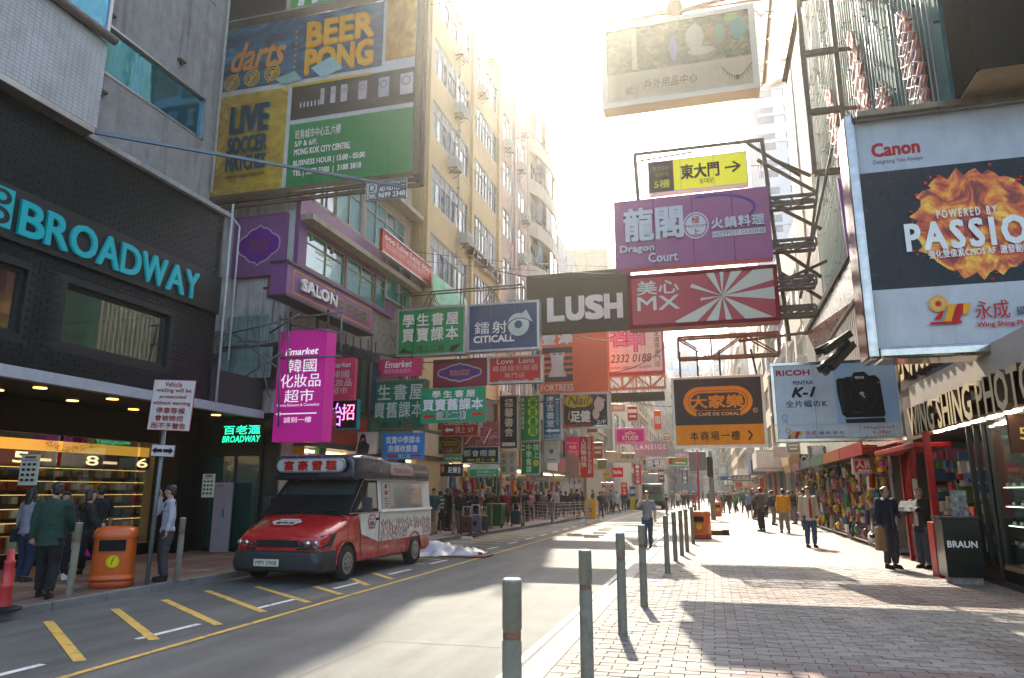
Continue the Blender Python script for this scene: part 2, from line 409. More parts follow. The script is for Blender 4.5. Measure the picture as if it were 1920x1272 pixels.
for d, x, y, k in bricks:
    if (x, y) in ns: continue
    b.mi = k; dz = PV+U(-.003, .003); a = U(-.004,.004)
    x0, x1, y0, y1 = x-BW/2+.005, x+BW/2-.005, y-BH/2+.005, y+BH/2-.005
    b.add([(x0,y0,dz-.04),(x1,y0,dz-.04),(x1,y1,dz-.04),(x0,y1,dz-.04),(x0,y0,dz-a),(x1,y0,dz+a),(x1,y1,dz+a),(x0,y1,dz-a)], [(4,5,6,7),(0,1,5,4),(1,2,6,5),(2,3,7,6),(3,0,4,7)])
for y in halves: b.mi = 0; b.box(-1.513, y-BH/2+.005, PV-.04, -1.39, y+BH/2-.005, PV-.001)
o = b.build('brick_courses', brk, RPAVE); o['kind'] = 'stuff'
# far paving as material brickwork
def brickmat():
    m = bpy.data.materials.new('far_brick_paving'); m.use_nodes = True; t = m.node_tree; bb = t.nodes['Principled BSDF']; N = t.nodes.new; L = t.links.new
    g = N('ShaderNodeNewGeometry'); br = N('ShaderNodeTexBrick'); br.inputs['Scale'].default_value = 1; br.inputs['Brick Width'].default_value = BW; br.inputs['Row Height'].default_value = BH
    br.inputs['Mortar Size'].default_value = .006; br.inputs['Color1'].default_value = (.24,.205,.18,1); br.inputs['Color2'].default_value = (.175,.148,.135,1); br.inputs['Mortar'].default_value = (.1,.09,.085,1)
    L(g.outputs['Position'], br.inputs['Vector']); L(br.outputs['Color'], bb.inputs['Base Color']); bb.inputs['Roughness'].default_value = .8; return m
b = MB(); b.box(-1.5, 17.5, -.05, 6.5, 260, PV); b.build('far_paving', brickmat(), RPAVE)
# small drain and covers
b = MB(); p = onz(1365, 1125, PV)
for k in range(9): b.box(p.x-.16+k*.038, p.y-.06, PV+.004, p.x-.14+k*.038, p.y+.06, PV+.006)
b.build('drain_slot', DARKS, RPAVE)
b = MB(); q = [(1190,1108),(1283,1108),(1284,1099),(1194,1099)]
P = [onz(u, v, PV+.007) for u, v in q]
for i in range(4): b.bar(P[i], P[(i+1) % 4], .012, .006)
b.build('cover_rim', DARKS, RPAVE)
# road joints: thin recessed-looking sealed gaps
JM = mat('joint_seal', (.05,.05,.05), .7)
b = MB()
def jn(a, c, w_=.018): 
    A = Vector(a); D = Vector(c); d = (D-A).normalized(); n_ = Vector((-d.y, d.x, 0))*w_/2
    b.poly([A+n_, A-n_, D-n_, D+n_])
for X in (-3.9,): jn((X, -5, .0035), (X, 120, .0035))
for Y in (8.2, 12.8, 17.5, 22.3, 27, 33, 40): jn((-6.3, Y, .0038), (-1.85, Y+.1, .0038))
jn((-9.45, 8.6, .0062), (-6.4, 8.35, .0062)); jn((-9.45, 17.6, .0062), (-6.4, 17.5, .0062))
struct(b.build('road_joints', JM))
# markings
def markmat(name, c, w_=.5):
    m = bpy.data.materials.new(name); m.use_nodes = True; t = m.node_tree; bb = t.nodes['Principled BSDF']; N = t.nodes.new; L = t.links.new
    g = N('ShaderNodeNewGeometry'); n = N('ShaderNodeTexNoise'); n.inputs['Scale'].default_value = 9; n.inputs['Detail'].default_value = 8; n.inputs['Roughness'].default_value = .75; L(g.outputs['Position'], n.inputs[0])
    n.inputs['Distortion'].default_value = .6; r = N('ShaderNodeMapRange'); r.inputs[1].default_value = w_-.05; r.inputs[2].default_value = w_+.02; L(n.outputs[0], r.inputs[0])
    mx = N('ShaderNodeMix'); mx.data_type = 'RGBA'; mx.inputs[6].default_value = (.13,.13,.125,1); mx.inputs[7].default_value = c+(1,); L(r.outputs[0], mx.inputs[0]); L(mx.outputs[2], bb.inputs['Base Color'])
    bb.inputs['Roughness'].default_value = .7; return m
YM = markmat('yellow_paint', (.56,.36,.06), .45); WM = markmat('white_paint', (.62,.62,.6), .42); WM2 = markmat('white_paint_worn', (.5,.5,.48), .46)
def stripe(name, pts, w_, m, z=.0085, Z=None):
    bb = MB()
    for a, c in zip(pts, pts[1:]):
        A = Vector((a[0], a[1], z)); D = Vector((c[0], c[1], z)); d = (D-A).normalized(); n_ = Vector((-d.y, d.x, 0))*w_/2
        bb.poly([A-n_, D-n_, D+n_, A+n_])
    return struct(bb.build(name, m))
R_ = random.Random(8)
q = MB()
for i in range(16):
    x = R_.uniform(-9,-2.2); y = R_.uniform(7,24); a = R_.uniform(0,3.1)
    for k in range(9):
        x2 = x+math.cos(a)*.22; y2 = y+math.sin(a)*.22; d = Vector((-(y2-y), x2-x, 0)).normalized()*.004; A_1 = Vector((x,y,.0108)); D_1 = Vector((x2,y2,.0108)); q.poly([A_1-d, D_1-d, D_1+d, A_1+d]); x, y = x2, y2; a += R_.uniform(-.6,.6)
struct(q.build('road_cracks', mat('crack_dark', (.03,.03,.03), .9)))
stripe('yellow_road_line', [(-6.03, 3), (-6.05, 26), (-5.85, 120)], .09, YM)
for k in range(16): stripe('white_bay_dash', [(-6.72, 5.2+k*2.35), (-6.68, 6.25+k*2.35)], .1, WM)
stripe('white_edge_line', [(-2.03, 3), (-2.0, 120)], .09, WM2, .0045)
H_ = [((90,1165),(150,1240)), ((215,1142),(290,1200)), ((308,1125),(410,1172)), ((388,1108),(495,1148)), ((480,1100),(580,1130)), ((590,1100),(640,1115)), ((660,1085),(690,1098)), ((700,1075),(735,1086))]
for a, c in H_:
    A = onz(*a, .008); D = onz(*c, .008); stripe('yellow_hatch', [(A.x, A.y), (D.x, D.y)], .12, YM, .0105)
for k in range(13):
    Y = 17.2+k*1.15; stripe('yellow_hatch', [(kx(Y)+.25, Y+.55), (-6.85, Y-.35)], .1, YM, .0105)
# ------------------------------------------------------------------ walls with openings
def cuts(lo, hi, hs, ia, ib):
    c = {lo, hi}
    for h in hs:
        for v in (h[ia], h[ib]):
            if lo < v < hi: c.add(v)
    return sorted(c)
def wallx(b, X, Y0, Y1, Z0, Z1, holes=(), th=.25, side=-1):
    """wall in the plane x=X whose thickness runs away from the street (side -1: left of the street)"""
    xa, xb = (X-th, X) if side < 0 else (X, X+th)
    ys = cuts(Y0, Y1, holes, 0, 1); zs = cuts(Z0, Z1, holes, 2, 3)
    for za, zb in zip(zs, zs[1:]):
        run = None
        for ya, yb in zip(ys, ys[1:]):
            my, mz = (ya+yb)/2, (za+zb)/2
            if any(h[0] < my < h[1] and h[2] < mz < h[3] for h in holes):
                if run: b.box(xa, run[0], za, xb, run[1], zb); run = None
            else: run = (run[0], yb) if run else (ya, yb)
        if run: b.box(xa, run[0], za, xb, run[1], zb)
    return b
def glassm(name, c, rough=.06, metal=0.0, spec=1.0, wave=0.0):
    if name in MC: return MC[name]
    m = mat(name, c, rough, metal, spec=spec, coat=.6)
    t = m.node_tree; b = t.nodes['Principled BSDF']; n = t.nodes.new('ShaderNodeTexNoise'); g = t.nodes.new('ShaderNodeNewGeometry'); n.inputs['Scale'].default_value = 1.1
    bp = t.nodes.new('ShaderNodeBump'); bp.inputs['Strength'].default_value = .12+wave; bp.inputs['Distance'].default_value = .05
    t.links.new(g.outputs['Position'], n.inputs[0]); t.links.new(n.outputs[0], bp.inputs['Height']); t.links.new(bp.outputs[0], b.inputs['Normal']); t.links.new(bp.outputs[0], b.inputs['Coat Normal'])
    return m
def clearglass(name, c=(.8,.9,.88), a=.25, tint=(.02,.03,.03)):
    if name in MC: return MC[name]
    m = bpy.data.materials.new(name); m.use_nodes = True; t = m.node_tree; t.nodes.clear(); N = t.nodes.new; L = t.links.new; MC[name] = m
    tr = N('ShaderNodeBsdfTransparent'); tr.inputs[0].default_value = c+(1,); gl = N('ShaderNodeBsdfGlossy'); gl.inputs['Roughness'].default_value = .03; gl.inputs[0].default_value = (1,1,1,1)
    fr = N('ShaderNodeFresnel'); fr.inputs[0].default_value = 1.5; mp = N('ShaderNodeMath'); mp.operation = 'MULTIPLY_ADD'; mp.inputs[1].default_value = .38; mp.inputs[2].default_value = .01; L(fr.outputs[0], mp.inputs[0])
    mx = N('ShaderNodeMixShader'); L(mp.outputs[0], mx.inputs[0]); L(tr.outputs[0], mx.inputs[1]); L(gl.outputs[0], mx.inputs[2]); o = N('ShaderNodeOutputMaterial'); L(mx.outputs[0], o.inputs[0]); return m
CG = clearglass('clear_glass')
TEAL = glassm('teal_glass', (.01,.20,.29), .05, .8); BLUEG = glassm('blue_glass', (.06,.36,.62), .05, .7)
CONC = mat('streaked_concrete', (.30,.28,.26), .85, noise=.25, scale=3, bump=.35, bscale=30, streak=.55, dark=(.32,.27,.24), obj=False)
DTILE = mat('dark_tile', (.006,.011,.016), .4, noise=.5, scale=3, spec=.3)
DPAN = mat('dark_panel', (.006,.010,.013), .5, noise=.3); BLK = mat('black', (.006,.006,.007), .6, spec=.2)
LTILE = mat('pale_tile', (.42,.42,.40), .6, noise=.25, scale=2, streak=.4, obj=False)
# ---- corner shop building with dark tiled first floor
XB, YB1 = -12.0, 15.05
ZT = 8.87; ZS = 3.72
bw = thing('shop_building', 'concrete building with dark tiled first floor and big turquoise letters', 'building', (XB, 5, 0)); O = Vector((XB, 5, 0))
def lx(p): return p
def B_(b, name, m, par=bw, **k):
    o = b.build(name, m, None, local=None, **k); o.parent = par; o.matrix_parent_inverse = par.matrix_world.inverted(); return o
bpy.context.view_layer.update()
def A_(b, name, m, par, bevel=0):
    """build in world coordinates below a parent standing at its own location"""
    loc = wl(par); b.v = [(v[0]-loc[0], v[1]-loc[1], v[2]-loc[2]) for v in b.v]
    o = b.build(name, m, par, bevel); return o
def wl(o):
    p = Vector(o.location); q = o.parent
    while q is not None: p = p + Vector(q.location); q = q.parent
    return p
w2 = [onx(128,530,XB), onx(322,590,XB), onx(118,645,XB)]
hz1, hz0 = w2[0].z, w2[2].z
holesT = [(w2[0].y, w2[1].y, hz0, hz1), (5.5, onx(55,500,XB).y, hz0, hz1)]
b = MB(); wallx(b, XB, 2, YB1, ZS+.22, ZT, holesT, .3); b.box(-18, YB1-.3, ZS+.22, XB-.3, YB1, ZT)
A_(b, 'tile_backing', DPAN, bw)
# tile courses, standing 8 mm proud
b = MB(); tz = .085; ty = .26
sgn = (onx(0,340,XB), onx(365,500,XB))
lz1, lz0 = onx(30,372,XB).z+.18, onx(30,437,XB).z-.22
z = ZS+.24; r = 0
while z < ZT-.02:
    y = 6.0 + (ty/2 if r % 2 else 0)
    if not (lz0 < z+tz/2 < lz1):
        while y < YB1:
            cy, cz = y+ty/2, z+tz/2
            if not any(h[0]-.18 < cy < h[1]+.18 and h[2]-.12 < cz < h[3]+.12 for h in holesT):
                y1 = min(y+ty-.012, YB1); d = U(0,.003)
                b.add([(XB+.009+d,y,z),(XB+.009+d,y1,z),(XB+.009+d,y1,z+tz-.012),(XB+.009+d,y,z+tz-.012),(XB,y,z),(XB,y1,z),(XB,y1,z+tz-.012),(XB,y,z+tz-.012)], [(0,1,2,3),(3,2,6,7),(0,4,5,1),(1,5,6,2),(0,3,7,4)])
            y += ty
    z += tz; r += 1
o = A_(b, 'tile_courses', DTILE, bw); o['kind'] = 'stuff'
b = MB(); b.box(XB, 4, lz0+.02, XB+.1, YB1, lz1-.02); A_(b, 'sign_band', DPAN, bw, .01)
# letters BROADWAY, raised box letters
LT = mat('turquoise_letters', (.0,.30,.35), .35, emit=.05)
def face_on_x(X, Y0, Y1, Z0, Z1, side, par, draw, name='lettering'):
    """print or letters on a wall seen from the street; reads left to right. side -1: wall on the left side"""
    F = Face(abs(Y1-Y0), Z1-Z0); draw(F); o = F.build(par, name)
    if o is None: return
    pl = wl(par); o.location = (X-pl.x, (Y0+Y1)/2-pl.y, Z0-pl.z); o.rotation_euler = (0, 0, math.pi/2 if side < 0 else -math.pi/2); return o
ly0, ly1 = onx(27,405,XB).y, onx(366,530,XB).y; zt_, zb_ = onx(45,383,XB).z, onx(45,447,XB).z
wds = [.118,.118,.145,.128,.128,.170,.128,.105]; u = 0; tot = sum(wds)
for ch, wd in zip('BROADWAY', wds):
    def dr(F, ch=ch): F.text(ch, 0, 0, 1, 1, LT, .03, depth=.06)
    Lw = (ly1-ly0)/tot; face_on_x(XB+.1, ly0+u*Lw, ly0+(u+wd-.012)*Lw, zb_, zt_, -1, bw, dr, 'letter'); u += wd
def dlogo(F):
    F.rect(0,0,1,1,LT); F.ell(.62,.25,.3,.2,DPAN); F.ell(.62,.72,.32,.22,DPAN); F.ell(.62,.25,.14,.1,LT); F.ell(.62,.72,.14,.1,LT)
face_on_x(XB+.1, ly0-.75, ly0-.12, zb_+.02, zt_+.12, -1, bw, dlogo, 'logo')
# first floor windows with the room behind
ROOMW = mat('room_wall', (.10,.12,.11), .8, noise=.3); WARM = em('ffb35a', 3.2); WARM2 = em('ffc98a', 1.2)
for i, h in enumerate(holesT):
    b = MB()
    for (ya, yb, za, zb) in ((h[0],h[1],h[2],h[2]+.07),(h[0],h[1],h[3]-.07,h[3]),(h[0],h[0]+.07,h[2]+.07,h[3]-.07),(h[1]-.07,h[1],h[2]+.07,h[3]-.07)): b.box(XB-.2, ya, za, XB-.1, yb, zb)
    f = A_(b, 'window_frame', DARKS, bw)
    b = MB(); b.box(XB-.16, h[0]+.07, h[2]+.07, XB-.15, h[1]-.07, h[3]-.07); A_(b, 'pane', CG, f)
b = MB(); b.box(-17, 5, ZS+.3, -16.9, 14.7, ZT-.6); b.box(-17, 5, ZS+.23, XB-.31, 14.7, ZS+.3); b.box(-17, 5, hz1+.35, XB-.31, 14.7, hz1+.42); b.box(-17, 14.6, ZS+.3, XB-.31, 14.7, hz1+.3); A_(b, 'room', ROOMW, bw)
b = MB(); b.box(-16.6, 9.6, hz0+.9, -16.45, 14, hz0+1.0); b.box(-13.2,10.6,hz1+.32,-13.0,10.9,hz1+.345); b.box(-13.2,12.6,hz1+.32,-13.0,12.9,hz1+.345); b.box(-14.2,8.0,hz1+.32,-14.0,8.3,hz1+.345); A_(b, 'ceiling_lamp', WARM, bw)
b = MB(); b.mi = 0; b.box(-16.88, 10.2, hz0+.1, -16.86, 11.3, hz0+.8); b.mi = 1; b.box(-16.88, 11.5, hz0+.1, -16.86, 14.2, hz0+.85); b.mi = 2; b.box(-14.5, 11.4, hz0-.25, -13.4, 14.3, hz0+.25); A_(b, 'room_display', [pm('7a2a20'), pm('7f9a8c'), pm('3a1512')], bw)
# canopy: pale edge strip and dark soffit with round downlights
YC1 = 17.2
b = MB(); b.box(XB-.02, 2, ZS-.02, XB+.16, YC1, ZS+.2); A_(b, 'canopy_edge', mat('pale_fascia', (.42,.42,.45), .5, noise=.15), bw, .01)
b = MB(); b.box(-14.6, 2, ZS+.02, XB-.03, YC1, ZS+.21); b.box(-14.6, YB1+.01, ZS+.23, XB-.3, YC1, ZS+.9); A_(b, 'soffit', DPAN, bw)
b = MB()
b.box(XB-.02, YB1+.01, ZS+.24, XB+.05, YC1, ZS+1.05); A_(b, 'side_panel', mat('ribbed_panel', (.03,.035,.035), .5), bw)
pr = MB(); pr.lathe([(.0,.0),(.1,.0)], 14); pr.v = [(x,y,-.002) for x,y,z in pr.v]
dl = None
for Y in (7.6, 9.3, 11.0, 12.8, 14.6, 16.3):
    for X in (-12.7, -13.8):
        if dl is None: 
            dl = MB(); dl.lathe([(.12,-.012),(.12,.0)], 16); dl.f.append(list(range(16))[::-1]); dl.m.append(0); dl.sm.append(False); dl = dl.build('downlight', WARM, bw)
            dl.location = (X-XB, Y-5, ZS+.018)
        else: inst(dl, parent=bw, loc=(X-XB, Y-5, ZS+.018))
# ground floor shop
XG = -14.4
b = MB(); b.box(XG-.25, 2, PV, XG, 8.6, ZS); b.box(XG-.2, 8.6, 3.0, XG+.02, 16.2, ZS); b.box(XG-.1, 8.6, PV, XG+.02, 16.5, .42); b.box(XG-.3, 16.5, PV, XG+.5, 17.2, ZS); b.box(XG-.6, 18.6, PV, XG+.3, 19.0, ZS+.2)
b.box(-18.6, 3, ZS-.1, XG-.1, 19.5, ZS+.1); b.box(-18.6, 3, PV, -18.4, 19.5, ZS); b.box(-18.6, 19.5, PV, -12.2, 19.7, ZS); b.box(-18.6,2.6,PV,XG,3,ZS); A_(b, 'shop_front', BLK, bw)
for ya, yb in ((8.6,10.9),(10.95,13.2),(13.25,15.6),(15.62,16.5)):
    b = MB(); b.box(XG-.03, ya+.03, .45, XG-.015, yb-.03, 2.98); A_(b, 'shop_window', CG, bw)
shelf_c = [pm(c) for c in ('c9a36a','8f6b3f','d8c9ae','5a3a26','a8443a','3d4f63','e6dcc8','7a6a58','c27a3a')]
b = MB()
for k in range(7):
    z = .45+k*.33; b.mi = 9; b.box(-16.6, 9.8, z-.03, -16.0, 19.3, z)
    y = 9.85
    while y < 19.2:
        wd = U(.12,.34); b.mi = random.randrange(9); b.box(-16.5, y, z, U(-16.2,-16.05), y+wd*.8, z+U(.12,.27)); y += wd
b.mi = 9; b.box(-16.75, 9.5, PV, -16.62, 19.3, 3.0)
A_(b, 'shop_shelves', shelf_c+[pm('4a3020')], bw)
b = MB()
for k in range(6): b.box(-16.0, 9.9, .43+k*.33+.22, -15.98, 19.2, .43+k*.33+.235)
A_(b, 'shelf_light', em('ffc27a', .7), bw)
b = MB(); b.box(-16.0, 9.6, 2.72, -15.9, 18.6, 2.98); A_(b, 'lit_header', em('ffb347', .35), bw)
b = MB(); b.box(-15.9, 9.6, 2.36, -15.86, 18.6, 2.7); hd = A_(b, 'header_board', pm('7a1d18'), bw)
def hdr(F):
    for t, u in (('5', .36), ('8', .62), ('6', .84), ('3', .1)): F.text(t, u, .12, u+.05, .85, em('ffd9a0', 1.0), .02); F.rect(u+.07,.5,u+.13,.7,em('ffd9a0', .6))
face_on_x(-15.855, 10.4, 18.4, 2.36, 2.7, -1, bw, hdr)
# display in the window bottom
b = MB()
for k in range(26):
    y = 9.0+k*.255; b.mi = random.randrange(6); b.box(XG-.75, y, .42, XG-.4, y+.2, .42+U(.15,.5))
b.mi = 2; b.box(XG-.9, 8.7, .25, XG-.12, 15.5, .41); A_(b, 'window_display', [pm('d9c7a5'), pm('b8864d'), pm('cfc8bd'), pm('a3402f'), pm('e8d9b8'), pm('6a5a48')], bw)
b = MB(); b.box(-17.5, 10, 3.5, -15, 15, 3.55); A_(b, 'interior_lamp', em('ffc27a', 1.3), bw)
# green lit entrance lettering
def dg(F):
    F.rect(0,0,1,1,BLK); F.text('百老滙', .06,.08,.94,.5, em('1fe0a0', 1.1), .02); F.text('BROADWAY', .04,.58,.96,.88, em('1fe0a0', .9), .03, shear=.2)
sign('black entrance board with green lit characters under the dark canopy', (415,492,795,834), 16.9, '050606', dg, 0, name='entrance_sign', cat='sign', depth=.05)
# upper concrete part
bt = [onx(180,35,XB), onx(388,187,XB), onx(380,265,XB), onx(167,130,XB), onx(405,82,XB), onx(310,3,XB)]
gz0, gz1 = bt[2].z, bt[1].z; yj = onx(160,200,XB).y
YU = 14.42; HE = onx(387,190,XB).y
holesU = [(1.0, HE, gz0, gz1), (1.0, HE, gz1+2.75, gz1+4.6), (1, HE, gz1+7.4, gz1+9.2)]
ZR = 30
b = MB(); wallx(b, XB, 0, YU, ZT, ZR, holesU, .25); b.box(-18, YU-.25, ZT, XB-.25, YU, ZR); A_(b, 'upper_wall', CONC, bw)
b = MB(); b.box(XB, yj+.05, ZT-.06, XB+.14, YB1+.1, ZT+.06); A_(b, 'stone_ledge', LTILE, bw, .01)
b = MB(); b.box(XB, 0, ZT-.05, XB+.34, yj, ZT+.07); A_(b, 'metal_ledge', ALU, bw, .01)
for h in holesU:
    n = 6; step = (h[1]-h[0])/n
    for k in range(n):
        b = MB(); ya, yb = h[0]+k*step, h[0]+(k+1)*step; b.box(XB-.1, ya+.02, h[2], XB-.07, yb-.02, h[3])
        f = A_(b, 'window', TEAL, bw)
    b = MB(); b.box(XB-.12, h[0], h[2], XB+.02, h[1], h[2]+.05); b.box(XB-.12, h[0], h[3]-.05, XB+.02, h[1], h[3]); b.box(XB-.12, h[1]-.05, h[2], XB+.02, h[1], h[3]); A_(b, 'window_trim', ALU, bw)
# projecting bay with pale tiles and blue glass
X2 = XB+.32
b = MB(); b.box(XB, 0, ZT+.08, X2, yj, ZT+2.05); A_(b, 'bay_backing', LTILE, bw)
b = MB(); z = ZT+.1
while z < ZT+2.0:
    y = 7.2
    while y < yj-.05: b.add([(X2+.008,y,z),(X2+.008,y+.115,z),(X2+.008,y+.115,z+.07),(X2+.008,y,z+.07),(X2,y+.115,z),(X2,y+.115,z+.07),(X2,y,z+.07),(X2,y,z)], [(0,1,2,3),(1,4,5,2),(3,2,5,6),(0,3,6,7),(0,7,4,1)]); y += .125
    z += .08
o = A_(b, 'bay_tiles', mat('bay_tile', (.46,.46,.45), .4, noise=.3, scale=1.2), bw); o['kind'] = 'stuff'
b = MB(); b.tube([(X2+.1, 0, ZT+2.12), (X2+.1, yj+.12, ZT+2.12)], .1, 10); A_(b, 'rail_pipe', mat('brown_pipe', (.22,.19,.18), .6, noise=.3), bw)
for k in range(5):
    ya = yj-1.25*(k+1); b = MB(); b.box(XB+.1, ya+.02, ZT+2.2, X2, ya+1.23, ZT+4.6); A_(b, 'bay_window', BLUEG, bw)
b = MB(); b.box(XB+.005, 0, ZT+4.62, X2+.02, yj, ZT+4.8); b.box(XB, yj-.05, ZT+2.2, X2+.03, yj+.03, ZT+4.6); A_(b, 'bay_trim', ALU, bw)
b = MB(); b.box(XB+.005, 0, ZT+4.82, X2, yj, ZT+9); A_(b, 'bay_upper', LTILE, bw)
b = MB(); b.tube([(XB+.12, YU-.1, 9.2), (XB+.12, YU-.1, ZR)], .035, 8); b.tube([(XB+.16, YB1+.1, 3.9), (XB+.16, YB1+.1, 9.2)], .03, 8); b.tube([(XB+.3, YB1+.25, 5), (XB+.3, YB1+.25, 8.6), (XB+.1, YB1+.1, 8.9)], .025, 8); A_(b, 'drain_pipe', mat('pale_pipe', (.5,.5,.48), .5, noise=.2), bw)
# rust streak brackets
b = MB()
for (u, v) in ((188,172),(205,28),(163,188),(338,115)):
    p = onx(u, v, XB); b = MB(); b.cbox((XB+.05, p.y, p.z), (.1,.22,.05)); b.cbox((XB+.05, p.y, p.z-.06), (.06,.05,.1)); A_(b, 'old_bracket', RUST, bw)
# long steel bar that reaches over the street to hold the billboard
p0 = onx(163, 246, XB); p1 = ony(762, 352, 16.6)
t = thing('stay_bar', 'long pale blue steel bar from the grey concrete wall to the large billboard', 'steel bar', p0)
b = MB(); b.bar(p0, p1, .065, .07); b.cbox(p0, (.12,.3,.3)); A_(b, 'bar', mat('blue_grey_steel', (.13,.16,.18), .45, .5, noise=.2), t)
# ------------------------------------------------------------------ generic blocks of flats
PAN = [glassm('pane_grey', (.10,.12,.13), .08), glassm('pane_dark', (.03,.04,.045), .06), mat('curtain', (.52,.50,.45), .8, noise=.2), glassm('pane_green', (.03,.24,.19), .12), mat('pane_sky_reflection', (.62,.64,.66), .2, .5)]  # brightest panes have the sky's reflection put into their colour
AC_P = None
def ac_unit(par, X, Y, Z, side):
    global AC_P
    if AC_P is None:
        b = MB(); b.box(0,-.4,0,.42,.4,.55); o = b.build('air_conditioner', mat('ac_white', (.5,.49,.45), .5, noise=.3, scale=6), None, .02)
        b = MB()
        for k in range(7): b.box(.42,-.32,.06+k*.065,.432,.32,.09+k*.065)
        g = b.build('grille', mat('ac_grille', (.2,.2,.19), .6), o)
        b = MB(); b.bar((0,-.3,-.02),(.44,-.3,-.02),.03); b.bar((0,.3,-.02),(.44,.3,-.02),.03); b.bar((.42,-.3,-.02),(0,-.3,-.3),.025); b.bar((.42,.3,-.02),(0,.3,-.3),.025)
        r = b.build('ac_bracket', RUST, o); AC_P = (o, g, r)
        o.location = (0,0,-100)
    l = wl(par)
    c = AC_P[0].copy(); C.objects.link(c); c.parent = par; c.location = (X-l.x, Y-l.y, Z-l.z); c.rotation_euler = (0,0,0 if side < 0 else math.pi)
    for k in AC_P[1:]: d = k.copy(); C.objects.link(d); d.parent = c
WP = {}
def window_proto(wd, hg, n, var, fr, side, col=0):
    k = (round(wd,2), round(hg,2), n, var, fr.name, side, col)
    if k in WP: return WP[k]
    b = MB(); s = 1 if side < 0 else -1; f = .05
    def bx(ya, za, yb, zb, x0=-.10, x1=-.02): b.box(min(s*x0, s*x1), ya, za, max(s*x0, s*x1), yb, zb)
    bx(0,0,wd,f); bx(0,hg-f,wd,hg); bx(0,f,f,hg-f); bx(wd-f,f,wd,hg-f)
    for i in range(1, n): bx(i*wd/n-.02, f, i*wd/n+.02, hg-f)
    bx(f, hg*.66, wd-f, hg*.66+.035, -.09, -.03)
    me = b.build('window', fr); d1 = me.data; bpy.data.objects.remove(me)
    R = random.Random(var*17+3); b = MB()
    for i in range(n):
        for (za, zb) in ((f, hg*.66), (hg*.66+.035, hg-f)):
            q = R.random(); b.mi = (0 if q < .38 else 1 if q < .6 else 2 if q < .82 else 4 if q < .92 else 0) if not col else (3 if q < .75 else 0)
            xo = -.07 if R.random() < .8 else -.055; x = s*xo
            b.add([(x, i*wd/n+.02, za), (x, (i+1)*wd/n-.02, za), (x, (i+1)*wd/n-.02, zb), (x, i*wd/n+.02, zb)], [(0,1,2,3) if s > 0 else (3,2,1,0)])
    me = b.build('pane', PAN); d2 = me.data; bpy.data.objects.remove(me); WP[k] = (d1, d2); return WP[k]
def block(name, label, X, Y0, Y1, H, wm, bays, side=-1, z0=4.3, fl=3.1, wh=1.75, sill=.75, npane=8, fr=None, deep=14, band=None, slabm_=None, slab=.0, ac=.25, pil=None, pilx=.12, simple=False, col=0, zmin=0, cat='building', joined=False):
    fr = fr or mat('window_frame_pale', (.5,.49,.45), .5, noise=.15)
    t = thing(name, label, cat, (X, Y0, 0)); nf = int((H-z0-.5)//fl); holes = []
    for f in range(nf):
        for (a, c_) in bays: holes.append((a, c_, z0+f*fl+sill, z0+f*fl+sill+wh))
    b = MB()
    if simple: wallx(b, X, Y0, Y1, zmin, H, [], .2, side)
    else: wallx(b, X, Y0, Y1, zmin, H, holes, .2, side)
    xo, xi = (X-deep, X-.22) if side < 0 else (X+.22, X+deep); b.box(xo, Y0, zmin, xi, Y1, H-.05); b.box(min(xo,X), Y0, H, max(xo,X), Y1, H+.5)
    A_(b, 'wall', wm, t)
    s = 1 if side < 0 else -1
    if joined:
        b = MB()
        for h in holes:
            n = max(1, int((h[1]-h[0])/1.2)); st = (h[1]-h[0])/n
            for i in range(n):
                b.mi = random.choice((0,0,1,2,3)) if not col else 3; x = X-s*.1 if not simple else X+s*.02
                b.add([(x,h[0]+i*st+.06,h[2]+.05),(x,h[0]+(i+1)*st-.06,h[2]+.05),(x,h[0]+(i+1)*st-.06,h[3]-.05),(x,h[0]+i*st+.06,h[3]-.05)], [(0,1,2,3) if s > 0 else (3,2,1,0)])
        o = A_(b, 'window_rows', PAN, t); o['kind'] = 'stuff'
    else:
        for j, h in enumerate(holes):
            wd = h[1]-h[0]; n = npane if wd > 3 else max(1, int(wd/.75)); d1, d2 = window_proto(wd, wh, n, random.randrange(4), fr, side, col)
            o = bpy.data.objects.new('window', d1); C.objects.link(o); o.parent = t; o.location = (-s*.0, h[0]-Y0, h[2])
            p = bpy.data.objects.new('pane', d2); C.objects.link(p); p.parent = o
            if rnd() < ac: ac_unit(t, X, U(h[0]+.5, h[1]-.5), h[2]-.62, side)
    if slab:
        b = MB()
        for f in range(nf+1):
            z = z0+f*fl; b.box(min(X, X+s*slab), Y0, z-.12, max(X, X+s*slab), Y1, z+.06)
        A_(b, 'floor_slab', slabm_ or wm, t)
    for q_ in range(2 if (not joined and Y1-Y0 > 4) else 0):
        yy = U(Y0+.3, Y1-.3); b = MB(); xx = X+s*.09; b.tube([(xx,yy,z0-.5),(xx,yy,H-.4)], .045, 6)
        for k in range(int((H-z0)/3)): b.box(xx-.07,yy-.07,z0+k*3,xx+.07,yy+.07,z0+k*3+.06)
        A_(b, 'drain_pipe', MC.get('pale_pipe') or RUST, t)
    if pil:
        b = MB()
        for y in pil: b.box(min(X, X+s*pilx), y-.17, z0-.4, max(X, X+s*pilx), y+.17, H-.02)
        A_(b, 'pilaster', wm, t)
    return t
